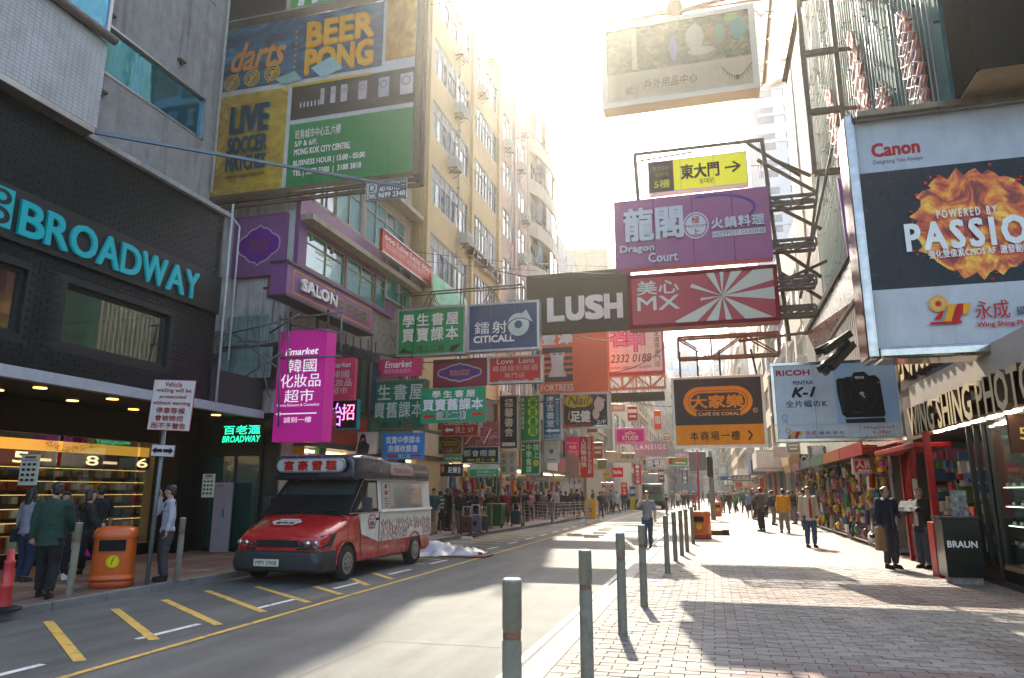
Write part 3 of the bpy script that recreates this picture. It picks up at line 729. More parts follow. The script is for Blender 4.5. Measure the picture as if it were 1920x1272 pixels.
# ---- salon building
XS, YS = -11.5, 17.6
PLA = mat('stained_plaster', (.52,.50,.46), .85, noise=.25, scale=2, bump=.3, bscale=12, streak=.75, dark=(.3,.27,.24), obj=False)
CRM = mat('cream_concrete', (.46,.40,.31), .8, noise=.2, scale=3, streak=.35, obj=False)
sb = block('salon_building', 'stained cream building with purple window band and green glazed upper floors', XS, YS, 26.0, 34, CRM, [(18.2,21.7),(22.0,25.4)], z0=9.75, fl=3.1, wh=1.75, sill=.9, npane=4, ac=.5, slab=.55, col=1, zmin=0)
b = MB(); b.box(XS-8, YS-.06, 3.9, XS+.0, YS-.005, 34); A_(b, 'side_plaster', PLA, sb)
q = [onx(548,418,XS), onx(690,497,XS), onx(680,556,XS), onx(545,490,XS)]
PUR = mat('purple_panel', (.20,.055,.20), .5, noise=.12, scale=2)
wz0, wz1 = q[3].z, q[0].z
b = MB(); wallx(b, XS+.16, YS-.06, 24.3, wz0-.15, wz1+.95, [(18.0, 20.4, wz0, wz1), (20.52, 22.6, wz0, wz1), (22.7,23.6,wz0,wz1)], .14); A_(b, 'purple_band', PUR, sb)
for (a, c_) in ((18.0,20.4),(20.52,22.6),(22.7,23.6)):
    d1, d2 = window_proto(c_-a, wz1-wz0, 2 if c_-a > 2 else 1, 9, mat('lime_frame', (.30,.36,.14), .5), -1, 1)
    o = bpy.data.objects.new('window', d1); C.objects.link(o); o.parent = sb; o.location = (.14, a-YS, wz0); p = bpy.data.objects.new('pane', d2); C.objects.link(p); p.parent = o
def dn(F): F.text('NINJA', .1,.3,.8,.5, 'cfd8d4', .01); F.line([(.1,.62),(.85,.62)], .02, 'cfd8d4'); F.line([(.3,.2),(.6,.2)], .02, 'cfd8d4')
face_on_x(XS+.09, 18.5, 19.9, wz0+.2, wz1-.2, -1, sb, dn); face_on_x(XS+.09, 20.8, 22.2, wz0+.2, wz1-.2, -1, sb, dn)
b = MB(); wallx(b, XS+.02, YS, 26, wz0-2.2, wz0-.2, [], .05); A_(b, 'stone_band', mat('old_stone', (.30,.27,.22), .9, noise=.35, scale=5, bump=.5, bscale=10), sb)
wz = onx(740,560,XS)
for (a, c_, za, zb) in ((23.4,25.7, onx(730,520,XS).z-1.0, onx(730,520,XS).z+.9),):
    d1, d2 = window_proto(c_-a, zb-za, 2, 5, mat('window_frame_pale'), -1, 1); o = bpy.data.objects.new('window', d1); C.objects.link(o); o.parent = sb; o.location = (.24, a-YS, za); p = bpy.data.objects.new('pane', d2); C.objects.link(p); p.parent = o
# dark glazed entrance at the foot of the side wall
EN = mat('entrance_dark', (.006,.012,.012), .3); b = MB(); b.box(-15.2, YS-.12, PV, XS+.02, YS-.065, 3.88); A_(b, 'entrance_panel', EN, sb)
b = MB(); b.box(-13.6, YS-.16, PV+.1, -12.0, YS-.13, 2.7); A_(b, 'entrance_glass', glassm('entrance_green_glass', (.01,.05,.045), .06), sb)
b = MB()
for x in (-13.65, -12.8, -12.0): b.box(x-.03, YS-.2, PV, x+.03, YS-.165, 2.75)
b.box(-13.7, YS-.2, 2.76, -11.95, YS-.165, 2.9); A_(b, 'entrance_frame', DARKS, sb)
# ---- yellow block and neighbours on the left
YEL = mat('yellow_render', (.60,.44,.22), .8, noise=.12, scale=1.5, streak=.18, dark=(.6,.52,.42), obj=False)
PNK = mat('pink_render', (.52,.36,.27), .8, noise=.12, scale=1.5, streak=.2, obj=False); BEI = mat('beige_render', (.48,.41,.31), .8, noise=.15, scale=1.5, streak=.25, obj=False)
yb = block('yellow_flats', 'tall yellow block of flats with long rows of windows and pilasters', -11.05, 26.2, 37.3, 38.5, YEL, [(26.9,31.9),(32.7,36.9)], z0=7.0, fl=3.15, npane=8, ac=.5, pil=[26.45,32.3,37.1], pilx=.14)
block('ochre_flats', 'ochre block of flats with air conditioners next to the yellow block', -11.0, 37.5, 44.0, 31.5, PNK, [(38.1,40.4),(40.9,43.4)], z0=6.5, fl=3.1, npane=5, ac=.5, pil=[40.65], pilx=.1)
cb = block('balcony_flats', 'tall flats with curved projecting balconies beyond the ochre block', -11.0, 44.2, 53, 28.2, BEI, [(45,48),(49,52.3)], z0=6.5, fl=3.1, npane=5, ac=.4)
for f in range(8):
    z = 6.5+f*3.1; b = MB(); n = 10
    pts = [(-11, 44.4, z)]+[(-11+1.55*math.sin(math.pi*k/n)**.5*.5, 44.4+8.4*k/n, z) for k in range(1, n)]+[(-11, 52.8, z)]
    b.prism([p for p in pts], (0,0,-.14)); b.prism([(p[0]-.02 if i not in (0, n) else p[0], p[1], p[2]) for i, p in enumerate(pts)], (0,0,.0001)) if 0 else None
    A_(b, 'balcony_slab', BEI, cb)
    if f % 1 == 0:
        b = MB()
        for p, r_ in zip(pts, pts[1:]):
            b.bar((p[0]-.03,p[1],z+.45), (r_[0]-.03,r_[1],z+.45), .06, .9)
        A_(b, 'balcony_parapet', BEI, cb)
    for p, r_ in list(zip(pts, pts[1:]))[1:-1]:
        if rnd() < .75: b = MB(); b.bar((p[0]-.06,p[1]+.05,z+2), (r_[0]-.06,r_[1]-.05,z+2), .03, 1.7); A_(b, 'balcony_window', PAN[random.choice((0,1,4,2))], cb)
def dsh(F): F.rect(0,0,1,1,'dcd7cc'); F.text('SHOWA', .08,.32,.92,.68,'3c3a34', .01, spacing=1.3)
pa, pb = onx(882,440,-10.85), onx(935,505,-10.85)
t = thing('wall_sign', 'white letter board on the yellow facade with red stripe below', 'sign', (-10.88, pa.y, pb.z)); b = MB(); b.box(-10.9,pa.y,pb.z-.2,-10.82,pb.y+.4,pa.z-1.0); A_(b,'panel',pm('dcd7cc'),t)
b = MB(); b.box(-10.9,pa.y,pb.z-.75,-10.82,pb.y+.4,pb.z-.22); A_(b,'stripe',pm('b5564a'),t)
face_on_x(-10.815, pa.y+.2, pb.y+.2, pb.z+.1, pa.z-1.3, -1, t, lambda F: F.text('SHOWA', .02,.05,.98,.95,'3c3a34', .01, spacing=1.3))
specs = [(53.3,62,21.5,PLA,'grey plaster flats'),(62.2,74,19.5,BEI,'low beige flats'),(92,108,22,CRM,'cream flats'),(108.3,130,27,PNK,'pinkish flats'),(130.3,160,30,BEI,'sand coloured flats'),(160.3,200,33,PLA,'pale plaster flats'),(200.3,255,36,CRM,'cream tower')]
for i, (a, c_, H, m, nm) in enumerate(specs):
    n = max(2, int((c_-a)/5)); st = (c_-a)/n
    block('street_flats', '%s on the left side, %s' % (nm, ['beyond the curved balconies','behind the hanging nail sign','with its plain side wall in view','far down the street','very far down the street','near the end of the street','at the end of the street'][i]), -10.8+(i%2)*.35, a, c_, H, m, [(a+k*st+.5, a+(k+1)*st-.5) for k in range(n)], z0=4.3, npane=4, joined=(a > 60), ac=.3, slab=.3 if i % 2 else 0)
block('side_building', 'hazy cream building whose plain end wall closes the gap on the left', -9.6, 74.2, 91.5, ony(1080,468,74.2).z-.5, CRM, [(76,80),(82,86)], joined=True, ac=0)
# windows on the end wall that faces the camera
EWM = {}
def endwall(par, X0, X1, Y, Z0, Z1, nx, nz, m=1, wd=1.2, hg=1.4):
    b = MB(); l = wl(par)
    for i in range(nx):
        for k in range(nz):
            x = X0+(i+.5)*(X1-X0)/nx; z = Z0+(k+.5)*(Z1-Z0)/nz; b.mi = random.choice((0,1,2)) if m == 1 else m-2
            k_ = (wd, hg)
            if k_ not in EWM:
                q = MB(); q.box(-wd/2,-.03,-hg/2,wd/2,-.002,hg/2); o = q.build('window', PAN[0]); EWM[k_] = o.data; bpy.data.objects.remove(o)
            o = bpy.data.objects.new('window', EWM[k_]); C.objects.link(o); o.parent = par; o.location = (x-l[0], Y-l[1], z-l[2]); o.material_slots[0].link = 'OBJECT'; o.material_slots[0].material = PAN[b.mi]
sbd = [o for o in C.objects if o.name == 'side_building'][0]; endwall(sbd, -20, -10.5, 74.2, 14, 26, 3, 4)
b = MB(); b.tube([(-14,78,25),(-14,78,33)], .05, 5)
for k in range(5): b.bar((-14.8+.2*k,78,30.8+k*.3),(-13.2-.2*k,78,30.8+k*.3),.04)
b.box(-19.5,75,25,-15.5,79,30); A_(b, 'roof_mast', mat('mast_grey', (.3,.3,.3), .6), sbd)
# shop fronts at street level on the left, beyond the salon building
fc = ['8a3a30','35614a','c2b49a','a84a2c','2f4a62','b38a3a','7a2c4a','4a5a4c','c9c2b4','943c3c','2d5a5a','b86a2a']
y = 18.2; k = 0
SHL = mat('shop_dark', (.04,.04,.038), .5)
while y < 150:
    L = 3.6 if y < 60 else 9; X = -11.3 if y < 26 else -10.85
    t = thing('street_shop', '%s shop front under a %s awning, %s' % (['narrow','bright','crowded','open','small'][k % 5], ['red','green','cream','orange','blue','ochre','plum','olive','white','crimson','teal','amber'][k % 12], ['just past the lamp pole','facing the yellow recycling box','under the curved balconies','at the corner before the plain flats','under the low beige flats','where the lorry passes','past the lorry','under the hazy end wall','beyond the hazy end wall','under the cream flats','under the pinkish flats','past the pinkish flats','far off on the left','very far off on the left','last visible on the left'][min(k-9,14)] if k > 8 else ['behind the parked van','behind the van rear','behind the people in black','behind the suitcases','behind the railings','beside the pale hoarding','behind the crossing','behind the yellow banner','beyond the traffic light'][k]), 'shop', (X, y, PV))
    b = MB(); b.mi = 0; b.box(X-.2, y, 3.0, X+.02+.3, y+L-.05, 4.2); b.mi = 1; b.box(X+.32, y+.1, 3.15, X+.36, y+L-.15, 4.05); b.mi = 2; b.box(X-.2, y, PV, X+.05, y+.2, 3.0)
    A_(b, 'fascia', [SHL, pm(fc[k % 12]), pm(fc[(k+5) % 12])], t)
    if y < 60:
        b = MB(); b.mi = 0; b.box(X-.3, y, 4.21, X+.12, y+L-.03, 6.35); b.mi = 1; b.box(X+.125, y+.3, 4.5, X+.2, y+L*U(.45,.8), 5.9); b.mi = 2; b.box(X+.13, y+L*.83, 4.3, X+.3, y+L*.93, 6.2)
        b.mi = 3; b.tube([(X+.25,y+.15,4.2),(X+.25,y+.15,7)], .05, 6)
        A_(b, 'mezzanine_front', [pm(['3a3630','2c3430','4a4238','30302c'][k % 4]), pm(fc[(k+3) % 12], k=.6), pm(fc[(k+7) % 12], k=.5), pm('5a5a54')], t)
    b = MB()
    for j in range(int(L*9)):
        b.mi = random.randrange(6); yy = U(y+.2, y+L-.3); zz = U(.3, 2.6); s_ = U(.12,.5); b.box(X-.6+U(-.1,.4), yy, zz, X-.1+U(0,.25), yy+s_, zz+U(.1,.5))
    A_(b, 'goods', [pm(c) for c in ('8a7040','7a3a34','a8a294','3a5a7a','4a6a4a','8a5a6a')], t)['kind'] = 'stuff'
    if k % 3 != 1:
        b = MB(); b.box(X-.1, y+.25, 2.85, X-.02, y+L-.25, 2.92); A_(b, 'lamp', em('ffe0b0', 2.5), t)
    y += L; k += 1
# ------------------------------------------------------------------ right side
XR = 4.75
R1 = MB()
STN = mat('steel_cladding', (.42,.42,.42), .28, .85, noise=.15, scale=3)
CHR = mat('chrome', (.42,.39,.35), .16, 1.0, noise=.3, scale=5)
# camera shop
cs = thing('camera_shop', 'camera shop with glass display cases under a sloping letter fascia', 'shop', (XR, 7, PV))
b = MB(); b.box(XR, 6.5, 2.95, XR+6, 20.6, 3.99); b.box(XR, 13.25, 3.99, XR+6, 20.6, 9); b.box(XR+2.2, 6.5, PV, XR+2.4, 20.4, 3); b.box(XR, 19.3, PV, XR+.35, 20.4, 2.94); b.box(XR+.02, 14.6, PV, XR+2.2, 14.75, 2.94); A_(b, 'wall', mat('dark_brown_wall', (.05,.035,.03), .6, noise=.3), cs)
b = MB(); b.box(XR-.02, 6.5, PV-.02, XR+2.3, 18.5, PV+.1); A_(b, 'threshold', mat('dark_granite', (.03,.022,.02), .35, noise=.3, scale=20), cs)
BR = mat('display_wood', (.34,.20,.10), .5, noise=.2)
b = MB(); b.box(XR+1.0, 8.0, .5, XR+1.05, 14.6, 2.9); b.box(XR+.04, 8.0, .42, XR+1.05, 14.6, .5); A_(b, 'display_back', BR, cs)
b = MB(); b.box(XR+.02, 8, PV+.1, XR+.9, 14.6, .42); A_(b, 'plinth', BLK, cs)
b = MB()
for z in (.86,1.18,1.5,1.82): b.box(XR+.15, 8.1, z-.012, XR+.95, 14.5, z)
A_(b, 'glass_shelf', mat('shelf_glass', (.25,.35,.32), .1, spec=1), cs)
for z in (.5,.86,1.18,1.5,1.82):
    y = 9.6
    while y < 14.3:
        b = MB(); b.mi = 0; s_ = U(.09,.14)
        b.box(XR+.3, y, z, XR+.42, y+s_*1.5, z+s_); b.tube([(XR+.3, y+s_*.75, z+s_*.45), (XR+.18, y+s_*.75, z+s_*.45)], s_*.42, 10); b.box(XR+.32, y+s_*.5, z+s_, XR+.4, y+s_, z+s_*1.3)
        b.mi = 1; b.box(XR+.16, y+s_*.4, z, XR+.17, y+s_*1.2, z+.05)
        A_(b, 'display_camera', [BLK, pm('d8d8d0')], cs); y += U(.24,.36)
b = MB(); b.mi = 0; b.box(XR+.15, 12.0, .5, XR+.5, 12.85, .82); b.mi = 1; b.ell((XR+.3, 13.35, .65), (.14,.24,.15)); b.mi = 2; b.box(XR+.13,12.9,.5,XR+.15,13.1,.6); b.box(XR+.13,13.5,.5,XR+.15,13.7,.6)
b.mi = 0; b.box(XR+.2, 12.2, .82, XR+.28, 12.6, .88); A_(b, 'display_case', [pm('7ac21a'), pm('8a2418'), pm('d8d8d0')], cs, .02)
gz = [(8.1,11.3),(11.35,14.55)]
for a, c_ in gz:
    b = MB(); b.box(XR+.03, a, .5, XR+.045, c_, 2.9); A_(b, 'shop_window', CG, cs)
for y in (8.0,11.32,14.6,15.0,15.4): b = MB(); b.box(XR-.03, y, .45, XR+.05, y+.05, 2.93); A_(b, 'window_post', DARKS, cs)
b = MB(); b.mi = 0; b.box(XR+.9, 9.2, 1.98, XR+.95, 14.4, 2.3); A_(b, 'blue_backboard', pm('4a86a8'), cs)
GR = mat('green_photo_print', (.16,.34,.08), .5, noise=.9, scale=9)
b = MB(); b.box(XR+.5, 9.2, 2.32, XR+.55, 14.5, 2.88); A_(b, 'photo_header', GR, cs)
for k in range(19):
    x_, y = ((XR-.3, 8.5+k*.75) if k < 11 else (XR+.25, 8.8+(k-11)*.75)); b = MB(); b.box(x_, y, 2.905, x_+.08, y+.45, 2.93); A_(b, 'ceiling_lamp', em('fff0d8', 9), cs)
for z in (1.15,1.47,1.79,2.9): b = MB(); b.box(XR+.12, 8.2, z-.0, XR+.14, 14.4, z+.012); A_(b, 'shelf_light', em('fff0d8', 3), cs)
# soffit and sloped fascia with big extruded letters
b = MB(); b.box(XR-.4, 6.5, 2.935, XR, 17.3, 2.99); A_(b, 'soffit', mat('pale_soffit', (.4,.37,.33), .5), cs)
pa, pb = onx(1712,822,4.35), onx(1905,745,4.35); pt = onx(1716,780,4.35)
b = MB(); b.box(XR-.45, 6.5, 2.95, XR-.36, 17.3, 3.98); A_(b, 'fascia', mat('cream_fascia', (.5,.44,.38), .5, noise=.1), cs)
GOLD = mat('gold_letter_face', (.62,.50,.30), .5); 
XF = XR-.45; yw1 = onx(1716,800,XF).y; yw0 = onx(1960,720,XF).y; zw0 = onx(1716,826,XF).z; zw1 = zw0+.72
GSIDE = mat('letter_side', (.10,.055,.03), .5, .3)
def wsp(F): F.side = GSIDE; F.text('WING SHING PHOTO', .0,.08,1,.95, GOLD, .035, depth=.10)
o = face_on_x(XF-.01, yw0, yw1, zw0+.06, zw1, 1, cs, wsp, 'letter')
def gold2(F): F.side = GSIDE; F.text('永成攝影', .0,.0,1,1, GOLD, .03, depth=.12)
b = MB(); b.box(XR-.4, 13.3, 4.0, XR-.05, 19.4, 5.5); A_(b, 'upper_fascia', mat('mirror_dark', (.10,.08,.09), .15, .6), cs)
face_on_x(XR-.41, 13.4, 17.8, 4.15, 5.4, 1, cs, gold2, 'letter')
b = MB(); q = onx(1908,790,XR-.98)
def d55(F): F.rect(0,0,1,1,'3a241c'); F.text('55', .25,.3,.75,.6,'c8b070', .02)
t = thing('number_plate', 'brown plate with number 55 above the glass display', 'sign', (XR-.3, 12.6, 2.25)); b.box(XR-.3,12.6,2.3,XR+.2,12.68,2.9); A_(b,'panel',pm('3a241c'),t); F = Face(.6,.55); F.text('55', .3,.3,.7,.62,'c8b070', .02); o = F.build(t); o.location = (.25,-.0,.05)
# red pillar with vertical red tubes
rp = thing('red_entrance', 'red painted shop corner with hanging red tubes beside the black cabinet', 'shop front', (XR-.4, 15.6, PV))
RED = pm('7a0e14', .4)
pr_ = onz(1772, 1084, PV); b = MB(); b.box(pr_.x-.10, pr_.y, PV, XR, pr_.y+.4, 1.15); b.box(pr_.x-.05, pr_.y+.1, 1.15, pr_.x+.07, pr_.y+.22, 2.9); b.box(XR-.3, 19.4, PV, XR-.2, 19.5, 2.9); b.box(XR-.7, 16.4, 2.62, XR-.02, 20.2, 2.72); A_(b, 'red_frame', RED, rp, .01)
b = MB()
for k in range(6): b = MB(); b.tube([(XR-.7+.08*k, 16.5+.5*k, .3 if k > 2 else 2.0), (XR-.7+.08*k, 16.5+.5*k, 2.62)], .028, 8); A_(b, 'hanging_tube', pm('7a1010', .3), rp)
pass
b = MB()
for k in range(90):
    b.mi = random.randrange(6); y = U(16, 20); z = U(.3, 2.5); b.box(XR+.3, y, z, XR+.9, y+U(.08,.3), z+U(.08,.3))
A_(b, 'goods', [pm(c) for c in ('8a7448','8a3a34','b0a89c','3a5a7a','5a7a4a','9a5a7a')], rp)['kind'] = 'stuff'
# braun cabinet
pL, pR = onz(1775,1083,PV), onz(1835,1092,PV)
t = thing('display_cabinet', 'black cabinet with white lettering standing on a stone block outside the camera shop', 'cabinet', (4.24, 14.75, PV))
b = MB(); b.box(-.30,-.0,.12,.30,.5,1.12); A = b.build('cabinet_body', mat('gloss_black', (.006,.006,.007), .25), t, .01)
b = MB(); b.box(-.22,.04,0,.26,.46,.118); b.build('stone_foot', mat('speckled_stone', (.25,.23,.21), .8, noise=.5, scale=20), t)
b = MB(); b.box(-.34,-.03,1.122,.33,.52,1.16); b.build('cabinet_top', DARKS, t)
F = Face(.6,1.0); F.text('BRAUN', .12,.38,.90,.49,'e8e8e4', .04); o = F.build(t); o.location = (-.02,0,.12)
b = MB(); b.box(-.05,.1,1.16,.18,.22,1.62); tt = b.build('display_card', mat('card_print', (.2,.22,.24), .4, noise=.9, scale=14), t)
# stalls with hanging goods, further along
gc = ['8a7448','8a282c','b8b0a4','3a5a8a','3a6a4a','a85a7a','a8702a','1a2a3a','5a3a2a','c8b84a','4a3a60','d8d4cc','202024']
stall_l = ['toy and gift stall crammed with hanging packets beside the money exchange','souvenir stall with packets on racks left of the money exchange','stall with blue tubs and hanging bags further along the right pavement','pharmacy goods stall under the green frontage on the right','snack stall far along the right pavement','clothes stall farthest along the right pavement']
for k in range(6):
    y0 = 21.0+k*3.6; t = thing('goods_stall', stall_l[k], 'stall', (XR+.1, y0, PV)); XS_ = XR; XR = XR+.3
    b = MB()
    for yy in (y0, y0+3.2): b.bar((XR-.5,yy,PV),(XR-.5,yy,2.7),.06)
    for z in (.35,.9,1.5,2.1,2.68): b.bar((XR-.5,y0,z),(XR-.5,y0+3.2,z),.03)
    b.box(XR-.5,y0,.2,XR+.4,y0+3.3,.26); A_(b, 'rack', ALU, t)
    for row in range(5):
        b = MB(); y = y0+.05
        while y < y0+3.1:
            s_ = U(.06,.3); z = .35+row*.48+U(-.08,.1); hh = U(.12,.46); R_ = Matrix.Translation((XR-.55+U(-.14,.1), y+s_/2, z+hh/2)) @ Matrix.Rotation(U(-.5,.5), 4, 'Z') @ Matrix.Rotation(U(-.25,.25), 4, 'X')
            b.mi = random.randrange(13); q = rnd()
            if q < .6: b.box(-.03, -s_/2, -hh/2, .05, s_/2, hh/2, R_)
            elif q < .8: b.ell(tuple(R_.translation), (.09,s_*.5,hh*.42), 7, 5)
            if q < .35: b.mi = random.randrange(13); b.box(-.04, -s_/3, -hh/4, -.031, s_/3, hh/5, R_)
            y += s_*U(.8,1.15)
        A_(b, 'goods', [pm(c, .35) for c in gc], t)['kind'] = 'stuff'
    b = MB(); b.box(XR-.1,y0,PV,XR+.1,y0+3.5,2.8); b.mi = 1; b.box(XR-1.1,y0,2.82,XR+.2,y0+3.5,2.9); b.box(XR-1.13,y0,2.7,XR-1.1,y0+3.5,3.05); A_(b, 'backing', [SHL, pm(['7a2024','7a4420','2a4a3a','3a3a44','5a2c3a','6a5a2a'][k])], t); XR = XS_
# right facades
CRG = mat('corrugated_metal', (.42,.41,.38), .5, .3, noise=.2, scale=2, streak=.4, obj=False)
GRY = mat('grey_render', (.40,.38,.35), .8, noise=.2, scale=2, streak=.45, obj=False); WHT = mat('white_render', (.55,.56,.58), .7, noise=.1, scale=2, streak=.2, obj=False)
nb = block('arcade_building', 'pale ribbed building behind the neon tubes on the right', XR, 20.65, 36, 26, CRG, [], side=1, z0=5, zmin=3.0, cat='building')
b = MB()
for k in range(int(15.2/.3)): y = 20.7+k*.3; b.box(XR-.07, y, 4.4, XR, y+.13, 26)
A_(b, 'wall_rib', CRG, nb)
for i, (a, c_, H, m, nm) in enumerate([(36.2,46,15,GRY,'grey flats behind the sign trusses'),(46.2,60,17,WHT,'white flats beyond the sign trusses'),(60.3,76,18.5,BEI,'beige flats past the medicine shop sign'),(110,140,26,GRY,'grey flats far along on the right'),(140.5,180,32,PNK,'pinkish flats far along on the right'),(180.5,250,38,WHT,'white flats at the end of the street on the right')]):
    n = max(2, int((c_-a)/5)); st = (c_-a)/n
    block('street_flats', nm, XR+.1+(i%2)*.3, a, c_, H, m, [(a+k*st+.5, a+(k+1)*st-.5) for k in range(n)], side=1, z0=4.5, npane=5, joined=(a > 45), ac=.3, slab=.4 if i % 2 else 0)
# white tower with columns of windows, seen end on
tw = block('white_tower', 'tall white tower with a column of grey windows seen end-on at the right', 6.0, 77, 105, 62, mat('tower_white', (.62,.63,.66), .6, noise=.05), [], side=1, deep=16, simple=True, ac=0)
endwall(tw, 6.3, 22, 77, 6, 60, 5, 17, 2, 2.0, 2.0)
b = MB()
for k in range(5): b.box(6.05+k*.22, 76.8, 4, 6.14+k*.22, 76.98, 62)
for k in range(18): b.box(7.2, 76.86, 4+k*3.2, 22, 76.98, 4.35+k*3.2)
A_(b, 'wall_rib', mat('tower_white'), tw)
# far end of the street: pale glass towers
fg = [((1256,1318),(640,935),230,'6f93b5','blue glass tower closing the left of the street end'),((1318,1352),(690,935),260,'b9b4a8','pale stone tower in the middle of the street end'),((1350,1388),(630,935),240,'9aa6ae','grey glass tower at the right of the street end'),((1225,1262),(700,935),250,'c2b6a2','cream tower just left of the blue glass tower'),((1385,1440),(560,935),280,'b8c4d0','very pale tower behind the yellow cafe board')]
for i, ((xa, xb), (ya, yb_), Y, c_, lab) in enumerate(fg):
    p = ony(xa, 900, Y); q = ony(xb, 900, Y); z = ony((xa+xb)/2, ya, Y).z
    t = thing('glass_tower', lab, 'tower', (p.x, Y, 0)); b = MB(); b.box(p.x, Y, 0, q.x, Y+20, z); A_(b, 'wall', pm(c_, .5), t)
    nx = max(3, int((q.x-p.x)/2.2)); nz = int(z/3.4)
    b = MB()
    for a in range(nx):
        for k in range(nz):
            b.mi = random.choice((0,1,0,4)); x0 = p.x+(a+.14)*(q.x-p.x)/nx; x1 = p.x+(a+.86)*(q.x-p.x)/nx
            b.add([(x0,Y-.05,4+k*3.3),(x1,Y-.05,4+k*3.3),(x1,Y-.05,6.2+k*3.3),(x0,Y-.05,6.2+k*3.3)], [(0,1,2,3)])
    A_(b, 'window_rows', PAN, t)['kind'] = 'stuff'
# far shop fronts right
y = 43.0; k = 0
while y < 200:
    L = 5 if y < 70 else 12
    t = thing('street_shop', 'shop with %s fascia on the right pavement, %s' % (['tan','white','green','red','navy','ochre'][k % 6], ['just past the medicine sign','two past the medicine sign','three past the medicine sign','under the projecting canopy','past the projecting canopy','past the dark green front'][k] if k < 6 else ['just past the coffee logo','level with the far red bin','level with the direction sign','past the direction sign','by the salmon board','beyond the salmon board','by the lettered roof board','beyond the lettered roof board','near the street end','almost at the street end','at the very street end','beyond everything on the right'][min(k-6,11)]), 'shop', (XR, y, PV))
    b = MB(); pj = [.5,1.9,.5,.4,1.5,.3][k % 6]; b.mi = 0; b.box(XR-pj, y, 3.1, XR+.1, y+L-.3, 4.3); b.mi = 1; b.box(XR-pj-.03, y+.1, 3.2, XR-pj, y+L-.4, 4.2); b.box(XR-pj, y-.03, 3.2, XR, y, 4.2); b.mi = 2; b.box(XR-.02, y, PV, XR+.1, y+L, 3.1); b.mi = 0; b.box(XR-.2, y, PV, XR-.02, y+.5, 3.1)
    A_(b, 'fascia', [pm(['8a7560','b0aca4','2d4a3a','8a3028','3a4458','9a7a3a'][k % 6]), pm(['a08a70','d0ccc4','35614a','b03a30','46587a','b8963a'][k % 6]), SHL], t)
    y += L; k += 1
# ------------------------------------------------------------------ neon wall (unlit glass tubes on a teal board)
TL = mat('teal_board', (.035,.15,.155), .8, noise=.3, scale=2, spec=.1); TUBE = mat('neon_glass', (.24,.24,.22), .3, spec=.5); NP = mat('pink_board', (.60,.16,.13), .5, noise=.15); NT = mat('neon_pale_pink', (.75,.52,.5), .2, spec=1)
XN = 4.42; ya = onx(1835,100,XN).y; yb2 = 27.5; nz0 = onx(1640,215,XN).z-3.0; nz0 = 8.15; ya = 12.95
nw = thing('neon_sign', 'huge teal board covered with unlit vertical neon tubes and pink shapes', 'neon sign', (XN, ya, nz0))
NZ1 = 20.0
b = MB(); b.box(XN, ya, nz0, XN+.3, yb2, NZ1); A_(b, 'board', TL, nw)
b = MB(); y = ya+.3
while y < yb2:
    z = nz0+U(.1,.4); 
    while z < NZ1-1:
        L = U(2.6,5.2); b.tube([(XN-.02,y,z),(XN-.09,y,z+.05),(XN-.09,y,z+L-.05),(XN-.02,y,z+L)], .013, 6); z += L+.08
    y += .26
A_(b, 'neon_tube', TUBE, nw)['kind'] = 'stuff'
b = MB()
for k in range(300): y = U(ya,yb2); z = U(nz0,NZ1); b.box(XN-.1,y,z,XN,y+.05,z+.02)
A_(b, 'tube_clip', DARKS, nw)['kind'] = 'stuff'
def blob(cy, cz, h, n, seed):
    R = random.Random(seed); b = MB(); bt_ = MB()
    for k in range(n):
        z = cz+(k/n-.5)*h; wd = .25+.75*math.sin(math.pi*(k+.6)/n); y = cy+(k/n-.5)*h*.28
        pts = [(XN-.14,y-wd*.5,z),(XN-.14,y,z-h*.09),(XN-.14,y+wd*.5,z),(XN-.14,y,z+h*.11)]; b.prism([(p[0],p[1],p[2]) for p in pts], (.05+k*.002,0,0))
        bt_.tube([(XN-.2,p[1]+R.uniform(-.05,.05),p[2]) for p in pts+pts[:1]], .02, 5)
        bt_.tube([(XN-.2,y,z-h*.07),(XN-.2,y+R.uniform(-.3,.3),z+h*.09)], .018, 5)
    A_(b, 'pink_shape', NP, nw); A_(bt_, 'shape_outline', NT, nw)
p = onx(1622,150,XN); blob(p.y, p.z, 3.6, 7, 1); p = onx(1725,110,XN); blob(p.y, p.z, 2.6, 9, 2); p = onx(1668,185,XN); blob(p.y, p.z-.2, 1.3, 6, 5); p = onx(1573,230,XN); blob(p.y, p.z, 3.0, 6, 3)
# dark box sign at top right
Yk = 13.0; p0 = ony(1832,178,Yk)
t = thing('black_box_sign', 'big black box sign with beige underside at the top right corner', 'sign', (p0.x, Yk, p0.z))
q0 = onx(1858,120,4.55)
Y1_ = 11.6; A1 = ony(1836,128,Y1_); Y2_ = Y1_*1.095
while ony(1812,182,Y2_).z < A1.z: Y2_ += .02
b = MB(); b.box(A1.x, Y1_, A1.z+.03, 8, Y2_, A1.z+5); A_(b, 'panel', mat('black_acrylic', (.006,.009,.011), .8, spec=.0), t)
b = MB(); b.box(A1.x+.02, Y1_+.02, A1.z, 8, Y2_-.02, A1.z+.028); A_(b, 'underside', pm('b09a78'), t)
b = MB(); b.box(A1.x-.03,Y1_-.03,A1.z-.03,8,Y1_,A1.z+.06); b.box(A1.x-.04,Y1_-.02,A1.z-.03,A1.x,Y1_+.05,A1.z+5); A_(b, 'frame', mat('black_acrylic'), t)
# brown beam above the big camera billboard
a_ = ony(1606,222,12.4)
t = thing('metal_canopy', 'brown metal box canopy above the white camera billboard', 'canopy', (a_.x, 12.6, a_.z)); b = MB(); b.box(a_.x, 12.35, a_.z-.0, 7.6, 12.8, a_.z+.1); A_(b, 'beam', mat('bronze_metal', (.16,.11,.06), .3, .8, noise=.3), t)
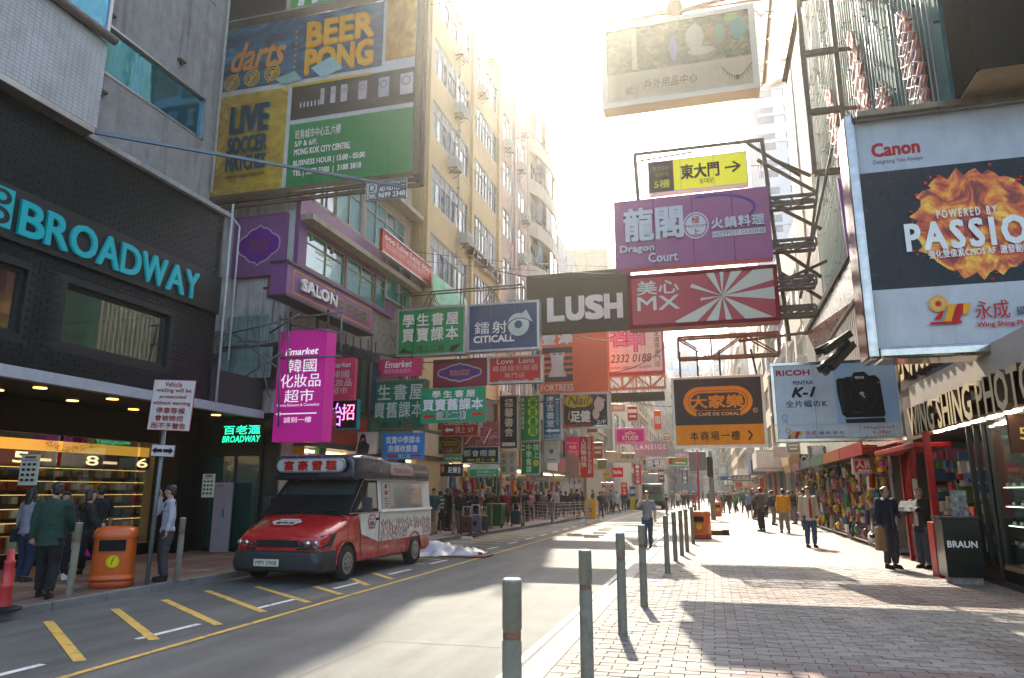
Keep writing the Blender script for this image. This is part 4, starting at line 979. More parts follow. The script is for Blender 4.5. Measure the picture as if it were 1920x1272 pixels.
# tall ladder-like truss and other steelwork
def truss(label, a, c_, hgt, Y, name='sign_truss', w_=.07, bays=3, post=None, m=RUST):
    """horizontal truss at depth Y between pixel x a and c_ at pixel rows hgt=(top,bottom)"""
    P0, P1 = ony(a, hgt[0], Y), ony(c_, hgt[0], Y); z1 = ony((a+c_)/2, hgt[0], Y).z; z0 = ony((a+c_)/2, hgt[1], Y).z
    t = thing(name, label, 'steel truss', (P0.x, Y, z0)); b = MB()
    for d in (0, .35):
        b.bar((P0.x,Y+d,z1),(P1.x,Y+d,z1),w_); b.bar((P0.x,Y+d,z0),(P1.x,Y+d,z0),w_)
        for k in range(bays+1): x = P0.x+(P1.x-P0.x)*k/bays; b.bar((x,Y+d,z0),(x,Y+d,z1),w_*.7)
        for k in range(bays):
            xa, xb = P0.x+(P1.x-P0.x)*k/bays, P0.x+(P1.x-P0.x)*(k+1)/bays; b.bar((xa,Y+d,z0 if k % 2 else z1),(xb,Y+d,z1 if k % 2 else z0),w_*.6)
    A_(b, 'frame', m, t); return t
TR = mat('weathered_steel', (.17,.13,.09), .6, .4, noise=.35, scale=8)
for r_, nm in (((368,382),'upper'),((450,464),'middle'),((520,536),'lower'),((575,590),'lowest')):
    xr_ = 1530; t = truss('%s horizontal steel arms between the hanging restaurant boards and the right facade' % nm, 1440, xr_, r_, 17.6, bays=2, m=TR)
t = thing('sign_scaffold', 'tall ladder shaped steel frame left of the neon wall', 'steel frame', (3.2,18.6,8)); b = MB()
P0, P1 = ony(1470,0,18.6), ony(1530,0,18.6); z_lo = ony(1530,325,18.6).z; zs = [z_lo+k*1.72 for k in range(7)]
for x in (P0.x+.35, P1.x+.35): b.bar((x,18.6,z_lo),(x,18.6,zs[-1]),.12)
for z in zs: b.bar((P0.x+.35,18.6,z),(P1.x+.35,18.6,z),.14); b.bar((P1.x+.35,18.6,z),(XR,18.9,z+.1),.08)
A_(b, 'frame', TR, t)
t = thing('bracing', 'crossed rusty braces from the neon wall down to the hanging boards', 'steel brace', (3,18,6)); b = MB()
for (a, c_) in (((1420,300),(1530,360)),((1450,300),(1520,330)),((1450,460),(1540,520)),((1460,530),(1550,490)),((1440,380),(1540,430)),((1445,500),(1540,560)),((1560,280),(1500,560)),((1535,330),(1512,520))):
    b.bar(ony(*a,18.2), ony(*c_,18.4), .07)
b.bar(ony(1190,290,17.9), ony(1432,262,17.9), .07); b.bar(ony(1190,290,17.9), ony(1197,380,17.9), .1); b.bar(ony(1428,262,17.9), ony(1440,350,17.9), .1); b.bar(ony(1200,302,18.0), ony(1300,285,18.0), .04); b.bar(ony(1400,268,17.9), ony(1500,330,18.3), .06)
b.bar(ony(1437,335,17.9), ony(1480,640,17.9), .09); b.bar(ony(1385,640,20.3), ony(1530,622,20.3), .07)
A_(b, 'frame', TR, t)
# grey slanted light box and dark spikes behind the photo board
t = thing('slanted_board', 'grey slanted billboard back with a dark edge between the trusses and the camera billboard', 'billboard', ony(1510,640,21)); b = MB()
pts = [ony(1512,625,21), ony(1598,470,16.5), ony(1606,560,16.0), ony(1534,668,20.5)]
b.prism(pts, (.12,.25,.05)); A_(b, 'panel', STN, t); b = MB(); b.bar(pts[0],pts[1],.12); b.bar(pts[2],pts[3],.08); A_(b,'edge',DARKS,t)
t = thing('spotlight_rack', 'bundle of dark angular spotlights in front of the blue camera board', 'spotlights', ony(1560,650,15.6))
for (a, c_) in (((1580,655),(1536,694)),((1590,640),(1545,700)),((1600,645),(1558,690)),((1570,640),(1532,660)),((1594,625),(1545,660))):
    b = MB(); b.bar(ony(*a,15.6), ony(*c_,15.2), .09,.14); A_(b, 'spotlight', DARKS, t)
t = thing('purple_banner', 'narrow purple hanging banner with white strokes behind the camera billboard frame', 'banner', ony(1590,450,16)); P = [ony(1570,335,16.2), ony(1583,335,16.2), ony(1600,470,15.6), ony(1590,480,15.6)]; b = MB(); b.prism(P, (0,.08,0)); A_(b,'panel',pm('8a5a86'),t)
# beige edge-on sign hanging at upper right
t = thing('edge_on_sign', 'beige panelled sign seen almost edge-on at the top right of the sky', 'sign', ony(1450,80,22)); P = [ony(1446,-10,22), ony(1500,-10,19), ony(1470,150,19.5), ony(1432,162,22)]
b = MB(); b.prism(P, (.1,.25,0)); A_(b,'panel',pm('9a8660'),t); b = MB(); b.bar(P[0],P[3],.12); b.bar(P[3],P[2],.1); b.bar(P[1],P[2],.1)
for k in range(1,4): b.bar(P[0].lerp(P[3],k/4)+Vector((0,-.03,0)), P[1].lerp(P[2],k/4)+Vector((0,-.03,0)), .07)
A_(b,'frame',pm('6a5434'),t)
# ------------------------------------------------------------------ printed picture materials (flat prints on signs)
def photo_mat(name, cols, scale=(1,1,1), ns=3.0, det=8, dist=2.0, rough=.45, pos=None):
    """blotchy photographic print: noise through a colour ramp, in the sign's own coordinates"""
    m = bpy.data.materials.new(name); m.use_nodes = True; t = m.node_tree; b = t.nodes['Principled BSDF']; N = t.nodes.new; L = t.links.new
    tc = N('ShaderNodeTexCoord'); mp = N('ShaderNodeMapping'); mp.inputs['Scale'].default_value = scale; L(tc.outputs['Object'], mp.inputs[0])
    n = N('ShaderNodeTexNoise'); n.inputs['Scale'].default_value = ns; n.inputs['Detail'].default_value = det; n.inputs['Distortion'].default_value = dist; n.inputs['Roughness'].default_value = .6; L(mp.outputs[0], n.inputs[0])
    r = N('ShaderNodeValToRGB'); e = r.color_ramp.elements
    while len(e) < len(cols): e.new(.5)
    for i, (p, c) in enumerate(cols): e[i].position = p; e[i].color = hexc(c)+(1,)
    L(n.outputs[0], r.inputs[0]); L(r.outputs[0], b.inputs['Base Color']); b.inputs['Roughness'].default_value = rough; MC[name] = m; return m
POOL = photo_mat('bar_photo_blue', [(.25,'06141c'),(.42,'123c50'),(.55,'1d5f7c'),(.66,'3a86a0'),(.8,'b0b8a8')], (.6,1,1.6), 1.2)
BARD = photo_mat('bar_photo_dark', [(.3,'0a0a0a'),(.5,'1c1a18'),(.62,'2a3430'),(.8,'5a6058')], (.5,1,2.2), 1.4)
YEP = photo_mat('bar_photo_yellow', [(.3,'8a6a10'),(.45,'b08a20'),(.6,'c8a438'),(.75,'e0c878')], (1,1,1.4), 1.3)
ORP = photo_mat('bar_photo_orange', [(.3,'7a4a18'),(.5,'b8802c'),(.7,'d8b060'),(.85,'c88a5a')], (1,1,1), 1.0)
FIRE = photo_mat('fire_print', [(.28,'2a0602'),(.4,'8a2406'),(.48,'d8560c'),(.56,'f09a18'),(.64,'ffd048'),(.76,'c8480a')], (1,1,1), 2.6, 14, 1.2)
FOREST = photo_mat('forest_print', [(.3,'2a2a14'),(.42,'55602c'),(.55,'8a7a44'),(.68,'c8b078'),(.8,'7a5a34')], (1,1,1.6), 3.2, 10, 1.5)
COMIC = photo_mat('comic_print', [(.35,'1a2a30'),(.45,'8a1c1c'),(.52,'c8382a'),(.6,'2a6a6a'),(.7,'d8d0c0')], (1,1,1), 5, 2, 4)
SKYG = photo_mat('blue_gradient_print', [(.3,'6a8fb4'),(.5,'8fb0cc'),(.7,'b4c8d6')], (.5,1,.5), .8, 2, 0)
W_ = 'e4e0d8'
# ---- large bar billboard above the salon
def bar(F):
    F.rect(0,.0,.845,.385,POOL); F.rect(.86,-.0,1,.36,ORP); F.rect(0,.415,.39,1,YEP); F.rect(.41,.42,1,.62,BARD); F.rect(.41,.645,1,1,'1f7a45')
    F.text('darts', .08,.10,.36,.27,'d0905a',.03,shear=.35)
    for k in range(3): F.ell(.09+k*.105,.335-.01*k,.042,.05,'c8a050',24,.82); F.ell(.09+k*.105,.335-.01*k,.028,.033,'c8a050',20,.75); F.ell(.09+k*.105,.335-.01*k,.013,.016,'c8a050',12); F.line([(.07+k*.105,.37),(.12+k*.105,.28)],.06,'c8a050')
    for k in range(8): F.ell(.415,.09+k*.036,.006,.007,'c8a050',10)
    F.text('BEER', .475,.06,.80,.20,'d8903a',.06); F.text('BEER', .47,.05,.795,.19,'e0a452',.045); F.text('PONG', .475,.225,.80,.365,'d8903a',.06); F.text('PONG', .47,.215,.795,.355,'e0a452',.045)
    F.poly([(.5,.33),(.6,.28),(.66,.36),(.56,.40)],'9ab8b4'); F.poly([(.32,.36),(.42,.33),(.46,.39),(.36,.40)],'8aa8a0')
    F.text('LIVE', .115,.50,.305,.655,'0e6a66',.05); F.text('LIVE', .105,.495,.295,.65,'0c2f4a',.05)
    F.text('SOCCER', .105,.68,.305,.775,'0e6a66',.04); F.text('SOCCER', .10,.675,.30,.77,'0c2f4a',.04); F.text('MATCHES', .105,.795,.305,.875,'0e6a66',.04); F.text('MATCHES', .10,.79,.30,.87,'0c2f4a',.04)
    for k in range(12): F.ell(.112+k*.0165,.905,.009,.009,'3a3010',8,.6)
    for k in range(7): F.rect(.46+k*.018,.53,.467+k*.018,.56,'c0c0c0')
    for k,(u,s_) in enumerate(((.56,.018),(.61,.022),(.66,.028),(.745,.036),(.84,.045),(.94,.055))): F.rect(u,.47-s_*.2,u+s_*1.1,.55+s_*.5,'b8b0b0'); F.ell(u+s_*.5,.5,s_*.4,s_*.5,'6a6464',14,.7)
    F.rect(.41,.42,.80,.435,'c09a3a')
    F.text('旺角城市中心五,六樓', .45,.69,.67,.745,W_,.01); F.text('5/F & 6/F,', .45,.755,.56,.79,W_,.03); F.text('MONG KOK CITY CENTRE,', .45,.80,.72,.84,W_,.03)
    F.text('BUSINESS HOUR | 15:00 - 05:00', .45,.865,.79,.905,W_,.03); F.text('TEL | 3678 3300  |  3188 3818', .45,.92,.775,.96,W_,.03)
bb = sign('huge bar billboard with darts, beer pong, yellow soccer and green address panels', (402,776,28,345), 16.95, 'c8c4bc', bar, .0, depth=.3, name='billboard', cat='billboard', glossy=.5)
W, H = bb['_w'], bb['_h']
b = MB()
for x in (-W/2-.1, W/2+.25): b.bar((x,.2,-.35),(x,.2,H+3.2),.1)
for z in (-.3, -.12): b.bar((-W/2-.1,.25,z),(W/2+.25,.25,z),.1)
for k in range(9): b.bar((-W/2+k*W/8,.35,-.28),(-W/2+k*W/8,.8,.6),.06)
b.box(W/2+.02,0,-.1,W/2+.2,.5,H+3); b.build('support_frame', mat('brown_paint_steel',(.13,.085,.055),.6,noise=.3), bb)
def bar2(F): F.rect(0,0,.38,1,BARD); F.rect(.4,0,.8,1,'5a9a58'); F.text('m', .44,.5,.62,.95,'e8e4dc',.03,shear=.3); F.rect(.82,0,1,1,'6a8a70')
sign('dark and green bar billboard cut by the top of the picture above the darts billboard', (405,788,-120,10), 16.96, 'a8a49c', bar2, .05, depth=.3, name='billboard', cat='billboard')
def dwl(F): F.rect(.03,.08,.28,.6,'c0c0bc'); F.text('D', .08,.14,.24,.54,'50544f',.02); F.text('DWL', .04,.66,.27,.9,W_,.03); F.text('Donald Wong Ltd', .32,.08,.97,.26,W_,.01); F.text('AD HOTLINE', .34,.34,.95,.56,W_,.03); F.text('9699 2348', .32,.64,.97,.9,W_,.04)
sign('small grey hotline board hanging under the bar billboard corner', (686,762,338,374), 16.8, '5c6062', dwl, .015, depth=.05, name='hotline_board')
# ---- purple salon signs
def cart(F, tx='b08a3a', bg='6a2a80'):
    n = 40; P = []
    for k in range(n):
        a = 2*math.pi*k/n; r = 1+.09*abs(math.sin(4*a))-.12*abs(math.sin(2*a))+ (.18 if abs(math.cos(a)) < .08 or 0 else 0); P.append((.5+.40*r*math.cos(a), .5+.28*r*math.sin(a)))
    F.poly(P, bg); F.line(P+[P[0]], .035*F.W/1.5, 'b8b0b4'); F.text('SALON', .32,.40,.68,.49,tx,.03); 
    for k in range(4): F.rect(.33+k*.09,.52,.40+k*.09,.6,tx); F.rect(.345+k*.09,.535,.385+k*.09,.585,bg)
sign('square purple salon board with a white scalloped outline on the stained side wall', (438,534,404,517), 17.4, PUR, lambda F: cart(F,'6a4a34'), .05, PUR, .1, name='salon_board')
t = thing('salon_sign', 'long purple salon sign with gold border on the facade above the magenta sign', 'sign', (XS+.9, 18, 5))
q = [onx(540,492,XS+.9), onx(700,578,XS+.9), onx(698,625,XS+.9), onx(540,555,XS+.9)]
Y0, Y1 = q[0].y, q[1].y; Z1 = (q[0].z+q[1].z)/2; Z0 = (q[2].z+q[3].z)/2
t.location = (XS+.9, Y0, Z0); b = MB(); b.box(XS+.4, Y0, Z0, XS+.9, Y1, Z1); A_(b, 'panel', PUR, t); b = MB(); b.box(XS+.38,Y0-.04,Z1,XS+.95,Y1+.04,Z1+.06); b.box(XS+.38,Y0-.04,Z0-.06,XS+.95,Y1+.04,Z0); A_(b,'frame',DARKS,t)
def sg(F):
    g = 'c08a2a'; F.line([(.06,.14),(.5,.14)],.05,g); F.line([(.06,.14),(.06,.86),(.5,.86)],.05,g); F.line([(.58,.14),(.97,.14),(.97,.86),(.55,.86)],.05,g); F.text('SALON', .13,.3,.50,.68,W_,.06,depth=.08)
    for k in range(4): F.rect(.53+k*.1,.3,.615+k*.1,.7,'7a6a50'); F.rect(.545+k*.1,.36,.60+k*.1,.64,'4a2a44'); F.rect(.56+k*.1,.45,.59+k*.1,.55,'7a6a50')
face_on_x(XS+.9, Y0, Y1, Z0, Z1, -1, t, sg)
b = MB(); 
for y in (Y0+.3, (Y0+Y1)/2, Y1-.3): b.bar((XS,y,Z0+.3),(XS+.5,y,Z0+.3),.06)
A_(b,'bracket',DARKS,t)
t = thing('meter_box', 'small brown metal box on the stained side wall under the purple board', 'box', ony(513,538,17.45)); b = MB(); b.box(-.22,-.0,-.3,.22,.12,.3); b.build('box', mat('brown_box',(.16,.05,.04),.6,noise=.3), t, .01); b = MB(); b.bar((0,.06,-.3),(-.05,.06,-2.6),.03); b.build('conduit', ALU, t)
# green corrugated sheets and black louvres on the side wall
t = thing('corrugated_sheets', 'faded turquoise corrugated sheets fixed to the side wall behind the pipe scaffold', 'cladding', ony(455,700,17.4))
def wavy(t, px, Y, m):
    a, c_ = ony(px[0],px[3],Y), ony(px[1],px[2],Y); b = MB(); n = int((c_.x-a.x)/.05); v = []; f = []
    for k in range(n+1):
        x = a.x+(c_.x-a.x)*k/n; y = Y+(.015 if k % 2 else -.015); v += [(x,y,a.z),(x+.02,y,c_.z)]
    for k in range(n): f.append((2*k,2*k+2,2*k+3,2*k+1))
    b.add(v,f); return A_(b,'sheet',m,t)
SHT = mat('turquoise_sheet',(.20,.33,.29),.6,noise=.3,scale=2,streak=.6,obj=False,dark=(.25,.22,.14)); LOU = mat('dark_sheet',(.035,.04,.04),.6,noise=.3)
wavy(t,(422,502,590,640),17.44,SHT); wavy(t,(418,512,612,650),17.42,SHT); wavy(t,(411,512,650,712),17.40,SHT); wavy(t,(385,420,620,665),17.43,mat('grey_sheet',(.16,.15,.14),.7,noise=.4)); 
b = MB(); a_, c_ = ony(385,735,17.46), ony(540,640,17.46)
for k in range(20): z = a_.z+(c_.z-a_.z)*k/20; b.box(a_.x,17.44,z,c_.x,17.5,z+.06)
A_(b,'louvre',LOU,t)
t = thing('pipe_scaffold', 'pipe scaffold platform sticking out over the pavement left of the magenta sign', 'scaffold', ony(455,660,16.4)); b = MB()
GAL = mat('galvanised',(.13,.14,.14),.5,.5,noise=.2)
for (a, c_) in (((385,635),(520,605)),((385,665),(520,640)),((400,745),(530,660)),((430,620),(520,690)),((470,600),(505,745)),((395,690),(432,620)),((540,600),(540,700)),((485,610),(485,690)),((505,625),(560,590)),((525,600),(645,585)),((524,672),(640,668)),((640,585),(640,675)),((525,592),(522,800)),((535,590),(532,640)),((545,610),(640,625)),((445,640),(500,640))):
    b.tube([ony(*a,16.5), ony(*c_,16.4)], .028, 6)
A_(b,'pipes',GAL,t)
t = thing('spotlight_cluster', 'row of dark hanging spotlights right of the magenta sign', 'spotlights', ony(690,660,17.5))
for k in range(7):
    u = 620+k*14; p = ony(u, 640+k*4, 17.3+k*.15); b = MB(); b.bar(p+Vector((0,0,.35)), p, .03); b.box(p.x-.1,p.y-.08,p.z-.25,p.x+.1,p.y+.1,p.z+.02, None); A_(b,'spotlight',DARKS,t)
# ---- magenta vertical sign (lit), and the other signs near it
MAG = mat('magenta_lightbox', hexc('c01488'), .4, emit=.06); WHL = mat('lit_white', hexc('f0e8f0'), .4, emit=.14)
def mg(F):
    F.text('Emarket', .16,.165,.84,.225,WHL,.035,shear=.25); F.text('韓國', .22,.265,.82,.385,WHL,.012); F.text('化妝品', .1,.40,.92,.52,WHL,.012); F.text('超市', .2,.54,.80,.655,WHL,.012)
    F.text('Korea Skincare & Cosmetics', .06,.665,.92,.69,WHL,.01); F.line([(.1,.755),(.88,.755)],.03,WHL); F.poly([(.04,.755),(.14,.735),(.14,.775)],WHL); F.text('請到一樓', .22,.785,.78,.835,WHL,.012)
sign('tall magenta lightbox with white characters and a left arrow', (517,608,620,828), 16.6, MAG, mg, .0, depth=.5, name='lightbox_sign', legs=[(.1,.1,.6),(.9,.9,.6)])
def pk(F): F.text('Emarket', .08,.1,.85,.22,W_,.03,shear=.25); F.text('韓國', .2,.3,.8,.48,W_,.01); F.text('化妝品', .08,.5,.9,.68,W_,.01); F.text('超市', .2,.7,.78,.86,W_,.01)
sign('pink vertical banner repeating the magenta sign just to its right', (611,665,672,750), 19.2, 'c8566a', pk, .0, depth=.15, glossy=.5)
def ne(F): F.text('抬', .1,.1,.5,.9,mat('violet_neon',hexc('b070e0'),.3,emit=.8),.01); F.text('招', .5,.15,.9,.7,mat('pink_neon',hexc('f07ab0'),.3,emit=.8),.01)
sign('black board with violet and pink neon characters below the pink banner', (612,670,750,805), 19.6, '0a0a0c', ne, .03, pm('2a8a92'), .15)
def gg(F): F.rect(.06,.12,.44,.2,'2a2a2a'); [F.rect(.08+.19*(k%2),.26+.3*(k//2),.24+.19*(k%2),.5+.3*(k//2),'2a2f28') for k in range(4)]; [F.rect(.12+.19*(k%2),.33+.3*(k//2),.2+.19*(k%2),.43+.3*(k//2),'c8bcb0') for k in range(4)]; F.ell(.66,.25,.07,.17,'1a1614'); F.ell(.66,.3,.04,.1,'b88a70'); F.poly([(.5,1),(.55,.55),(.62,.42),(.72,.42),(.84,.6),(.8,1)],'20262c'); F.poly([(.6,.2),(.73,.22),(.76,.6),(.7,.6),(.7,.25),(.62,.3),(.58,.6),(.56,.5)],'1a1614')
sign('pale salon poster with a seated dark haired woman above the ice cream van', (632,706,811,852), 21.0, 'c4b4a6', gg, .02, depth=.1, name='poster_sign')
sign('dark red contact lens board behind the magenta sign', (600,632,808,850), 21.2, '9a2c26', lambda F: (F.text('Love Lens', .05,.06,.95,.2,'d8b0a0'), F.text('韓國', .2,.26,.8,.48,'d8b0a0'), F.text('隱形眼鏡', .05,.52,.95,.7,'d8b0a0'), F.text('專門店', .15,.74,.85,.92,'d8b0a0')), .02)
BLU = mat('blue_banner', hexc('1f78b8'), .5, noise=.1)
def bl(F): F.text('買賣中學課本', .08,.13,.9,.4,W_,.02); F.text('高價收舊書', .14,.46,.84,.72,W_,.02); F.arrow(.1,.78,.38,.95,'b02a3a'); F.text('請上二樓', .4,.8,.66,.95,'d8d020',.01); F.rect(.68,.83,.92,.9,'b02a3a')
sign('bright blue cloth banner with white characters beside the poster', (717,796,812,862), 22.4, BLU, bl, 0, depth=.03, name='cloth_banner', cat='banner')
sign('small pink cosmetics banner between the spotlights and the green book sign', (703,790,673,706), 22.8, 'c4466a', lambda F: (F.text('Emarket', .22,.12,.8,.5,W_,.03,shear=.2), F.text('韓國化妝品超市', .2,.58,.78,.82,'e8b0c0',.0)), .0, depth=.08)
GRN = '14724a'
def g1(F): F.text('學生書屋', .08,.12,.9,.38,W_,.035,spacing=1.25); F.text('買賣課本', .08,.42,.9,.70,W_,.035,spacing=1.25); F.poly([(.04,.93),(.12,.80),(.13,.88),(.22,.90),(.22,.94)],'1c1410'); F.text('請上二樓', .3,.79,.7,.93,'1c1410',.015,spacing=1.3); F.poly([(.78,.94),(.8,.84),(.94,.78),(.9,.88),(.84,.94)],'1c1410')
sign('green board with eight bold white characters and black pointing hands', (745,872,577,666), 24.0, '1f8450', g1, .06, ALU, .35)
def cc(F): F.text('鐳射', .10,.38,.56,.64,W_,.015,spacing=1.2); F.text('CITICALL', .09,.68,.66,.82,W_,.06); F.ell(.72,.48,.15,.24,'bccac0',28); F.ell(.72,.48,.055,.085,'42566e',14); F.poly([(.72,.30),(.83,.18),(.92,.44)],'bccac0'); F.ell(.74,.56,.19,.22,'30303a',28,.92)
sign('navy blue board with a pale round arrow logo next to the green board', (877,1010,568,657), 24.0, '2e4868', cc, .06, ALU, .35)
t = truss('thin crossed steel truss above the green and navy boards', 700, 980, (545,660), 24.3, bays=5, w_=.05, m=TR)
def sm(F): F.n += 0; cart(F, 'c8942a', '5a2a7a')
sign('maroon salon board with a gold outlined purple shape', (812,912,673,725), 24.6, '7c1c3e', sm, .0, depth=.12)
def lv(F): F.text('Love  Lens', .16,.08,.86,.28,W_,.01); F.text('韓國隱形眼鏡', .08,.34,.92,.56,'d8a8a0',.01,spacing=1.2); F.text('專門店', .3,.62,.68,.82,'d8a8a0',.01,spacing=1.2); F.text('Korea Contact Lens', .2,.87,.75,.96,W_); F.text('3/F', .85,.86,.95,.97,W_)
sign('red contact lens board in a silver frame beside the orange board', (916,1016,668,718), 24.6, 'b82c30', lv, .05, ALU, .3)
GOF = '17604a'
def g2(F): F.text('學生書屋', .02,.08,.97,.40,'b4c0b0',.02,spacing=1.25); F.text('買賣舊課本', .02,.44,.98,.76,'b4c0b0',.02,spacing=1.1); F.arrow(.18,.83,.32,.93,'8a3028'); F.text('請上二樓', .36,.83,.66,.94,'2a3028',.02); F.arrow(.7,.83,.84,.93,'8a3028')
sign('faded dark green book sign in a rusty frame above the blue banner', (676,796,714,806), 22.5, GOF, g2, .05, TR, .35)
def g3(F): F.text('學生書屋', .18,.08,.84,.28,W_,.035,spacing=1.4); F.text('買賣舊課本', .04,.32,.96,.64,'f4f4f0',.04,spacing=1.05); F.arrow(.03,.72,.22,.88,'c02a28'); F.text('請上二樓', .26,.68,.7,.9,'f0f0ec',.06); F.text('請上二樓', .27,.69,.69,.89,'20302a',.01); F.arrow(.78,.70,.96,.86,'c02a28')
sign('fresh emerald cloth banner with white characters overlapping the faded green sign', (788,911,727,793), 21.9, '0c8a62', g3, 0, depth=.02, name='cloth_banner', cat='banner', rz=-.02)
# left facade signs
def flat_left(label, q, X, col, draw, nm='wall_sign', dep=.12, fr=ALU):
    a, c_ = onx(q[0][0], q[0][1], X), onx(q[1][0], q[1][1], X); z1 = (a.z+c_.z)/2; z0 = onx(q[2][0], q[2][1], X).z
    t = thing(nm, label, 'sign', (X, a.y, z0)); b = MB(); b.box(X-dep, a.y, z0, X, c_.y, z1); A_(b,'panel',pm(col),t); b = MB(); b.box(X-dep-.01,a.y-.03,z1,X+.03,c_.y+.03,z1+.04); b.box(X-dep-.01,a.y-.03,z0-.04,X+.03,c_.y+.03,z0); A_(b,'frame',fr,t)
    face_on_x(X, a.y, c_.y, z0, z1, -1, t, draw); return t
flat_left('red contact lens board flat on the cream facade under the green glass', ((718,432),(809,500),(809,538)), XS+.75, 'b02a28', lambda F: (F.text('ooo Love Lens ooo', .04,.08,.96,.38,W_,.01), F.text('韓國隱形眼鏡專門店', .06,.45,.96,.78,'d8a090',.01), F.text('Korea Contact Lens', .2,.84,.8,.95,'d8a090')))
# green netting awning
t = thing('green_awning', 'green and white cloth awning under the yellow building', 'awning', onx(840,560,-10.6)); P = [onx(812,513,-10.7), onx(872,560,-10.7), onx(875,572,-9.6), onx(812,572,-9.8)]; b = MB(); b.prism([P[0],P[1],P[2],P[3]], (0,0,-.03)); A_(b,'cloth',mat('green_cloth',(.12,.38,.22),.8,noise=.5,scale=2),t)
# ---- LUSH, fortress, nails
LUSHM = mat('lush_board', (.055,.052,.035), .65, noise=.06, scale=1, spec=.15)
LTR = mat('box_letter_white', (.72,.70,.62), .5)
def lush(F):
    for ch, u0, u1 in (('L',.22,.36),('U',.40,.55),('S',.585,.735),('H',.765,.91)): F.text(ch, u0,.44,u1,.80,LTR,.09,depth=.05)
    for k in (.33,.66): F.line([(k,0),(k,1)],.02,'2a2820')
sign('wide olive black board with four big white letters hanging over the road', (987,1183,510,621), 25.0, LUSHM, lush, .0, depth=.4, legs=[(.1,.1,.0)])
def fort(F):
    F.text('豐澤', .04,.02,.49,.22,W_,.06,spacing=1.2); F.rect(.04,.27,.49,.37,'3a3440')
    for k in range(4): F.rect(.04,.43+k*.095,.49,.48+k*.095,'3a3440')
    F.rect(.04,.75,.49,.83,'3a3440'); F.poly([(.15,.36),(.38,.36),(.36,.44),(.35,.60),(.40,.75),(.13,.75),(.18,.60),(.17,.44)],'d8c8c4'); F.rect(.2,.37,.245,.39,'3a3440'); F.rect(.29,.37,.335,.39,'3a3440'); F.text('FORTRESS', .02,.87,.50,.98,W_,.015)
ORG = mat('orange_board', hexc('f0683a'), .5, noise=.06, scale=1)
sign('orange board with a white castle tower between dark stripes', (1012,1139,619,735), 33.0, ORG, fort, .0, depth=.4)
def nail(F): F.text('名', .06,.02,.34,.45,'a04060',.10); F.text('名', .07,.03,.33,.44,'d87a9a',.04); F.text('甲', .36,.14,.66,.56,'a04060',.10); F.text('甲', .37,.15,.65,.55,'d87a9a',.04); F.text('2332 0188', .05,.62,.78,.78,'6a4a3a',.02,shear=.2); F.text('www.supernail.com.hk', .05,.84,.78,.93,'6a4a3a'); F.vtext('手足護理專門店', .84,.05,.93,.9,'6a4a3a',.01); F.text('美容', .45,-.02,.78,.08,'6a4a3a',.02)
sign('pale pink nail salon board with pink characters and a phone number', (1139,1244,606,700), 36.0, 'dccabf', nail, .08, pm('a84a5a'), .3)
t = truss('orange tinted steel gantry under the pink nail board', 1139, 1246, (703,728), 36.2, bays=4, w_=.09, m=mat('orange_primer',(.45,.2,.1),.6,noise=.3))
sign('plain olive black strip board below the orange gantry', (1146,1246,736,752), 34, LUSHM, None, 0, depth=.3, name='strip_board')
# ---- restaurant boards
DRG = mat('dusty_plum', (.40,.10,.21), .5, noise=.12, scale=.8); LET = mat('silver_letters', (.62,.58,.57), .45)
def drg(F):
    for k in (.265,.515,.77): F.line([(k,0),(k,1)],.015,'5a2438')
    n = 16; F.line([(.63+.28*math.cos(a),.32+.22*math.sin(a)-.05) for a in [(-1.9+2.6*k/n) for k in range(n)]], .07, '6a5084')
    F.text('龍閣', .07,.15,.45,.61,LET,.05,depth=.05); F.text('Dragon', .035,.67,.26,.80,LET,.03,depth=.04); F.text('Court', .22,.81,.41,.94,LET,.03,depth=.04)
    F.ell(.535,.46,.083,.19,LET,36); F.ell(.535,.46,.074,.17,'b06070',36,.9); F.text('極', .51,.33,.56,.43,'a03040',.02); F.text('PREMIUM', .47,.45,.60,.49,'a03040'); F.text('上', .51,.51,.56,.6,'a03040',.02)
    F.text('火鍋料理', .635,.39,.96,.54,LET,.05,depth=.04,spacing=1.2); F.rect(.635,.575,.965,.655,LET); F.text('HOTPOT CUISINE', .64,.59,.96,.64,'8a4a6a')
sign('wide dusty plum hotpot restaurant board with large silver characters', (1152,1446,364,495), 17.5, DRG, drg, 0, depth=.35)
def yl(F): F.rect(0,0,.262,1,'5a4238'); F.text('韓式燒烤', .05,.16,.215,.32,'a89040'); F.text('自助餐', .08,.36,.215,.5,'a89040'); F.text('5樓', .06,.6,.22,.86,'d8c83a',.03); F.text('東大門', .34,.22,.72,.66,'3a2c14',.05); F.text('동대문', .52,.70,.66,.86,'3a2c14',.01); F.line([(.78,.45),(.92,.43)],.05,'3a2c14'); F.line([(.86,.28),(.93,.43),(.85,.6)],.05,'3a2c14')
YBM = mat('yellow_board', hexc('e8d818'), .5, emit=.10)  # slight glow added in place of light coming through the board
sign('bright yellow barbecue board with a black arrow above the plum board', (1215,1402,294,354), 17.5, YBM, yl, .02, depth=.25)
MXR = mat('mx_red', hexc('b8201c'), .35, noise=.06); MXC = mat('mx_cream', (.66,.58,.42), .4)
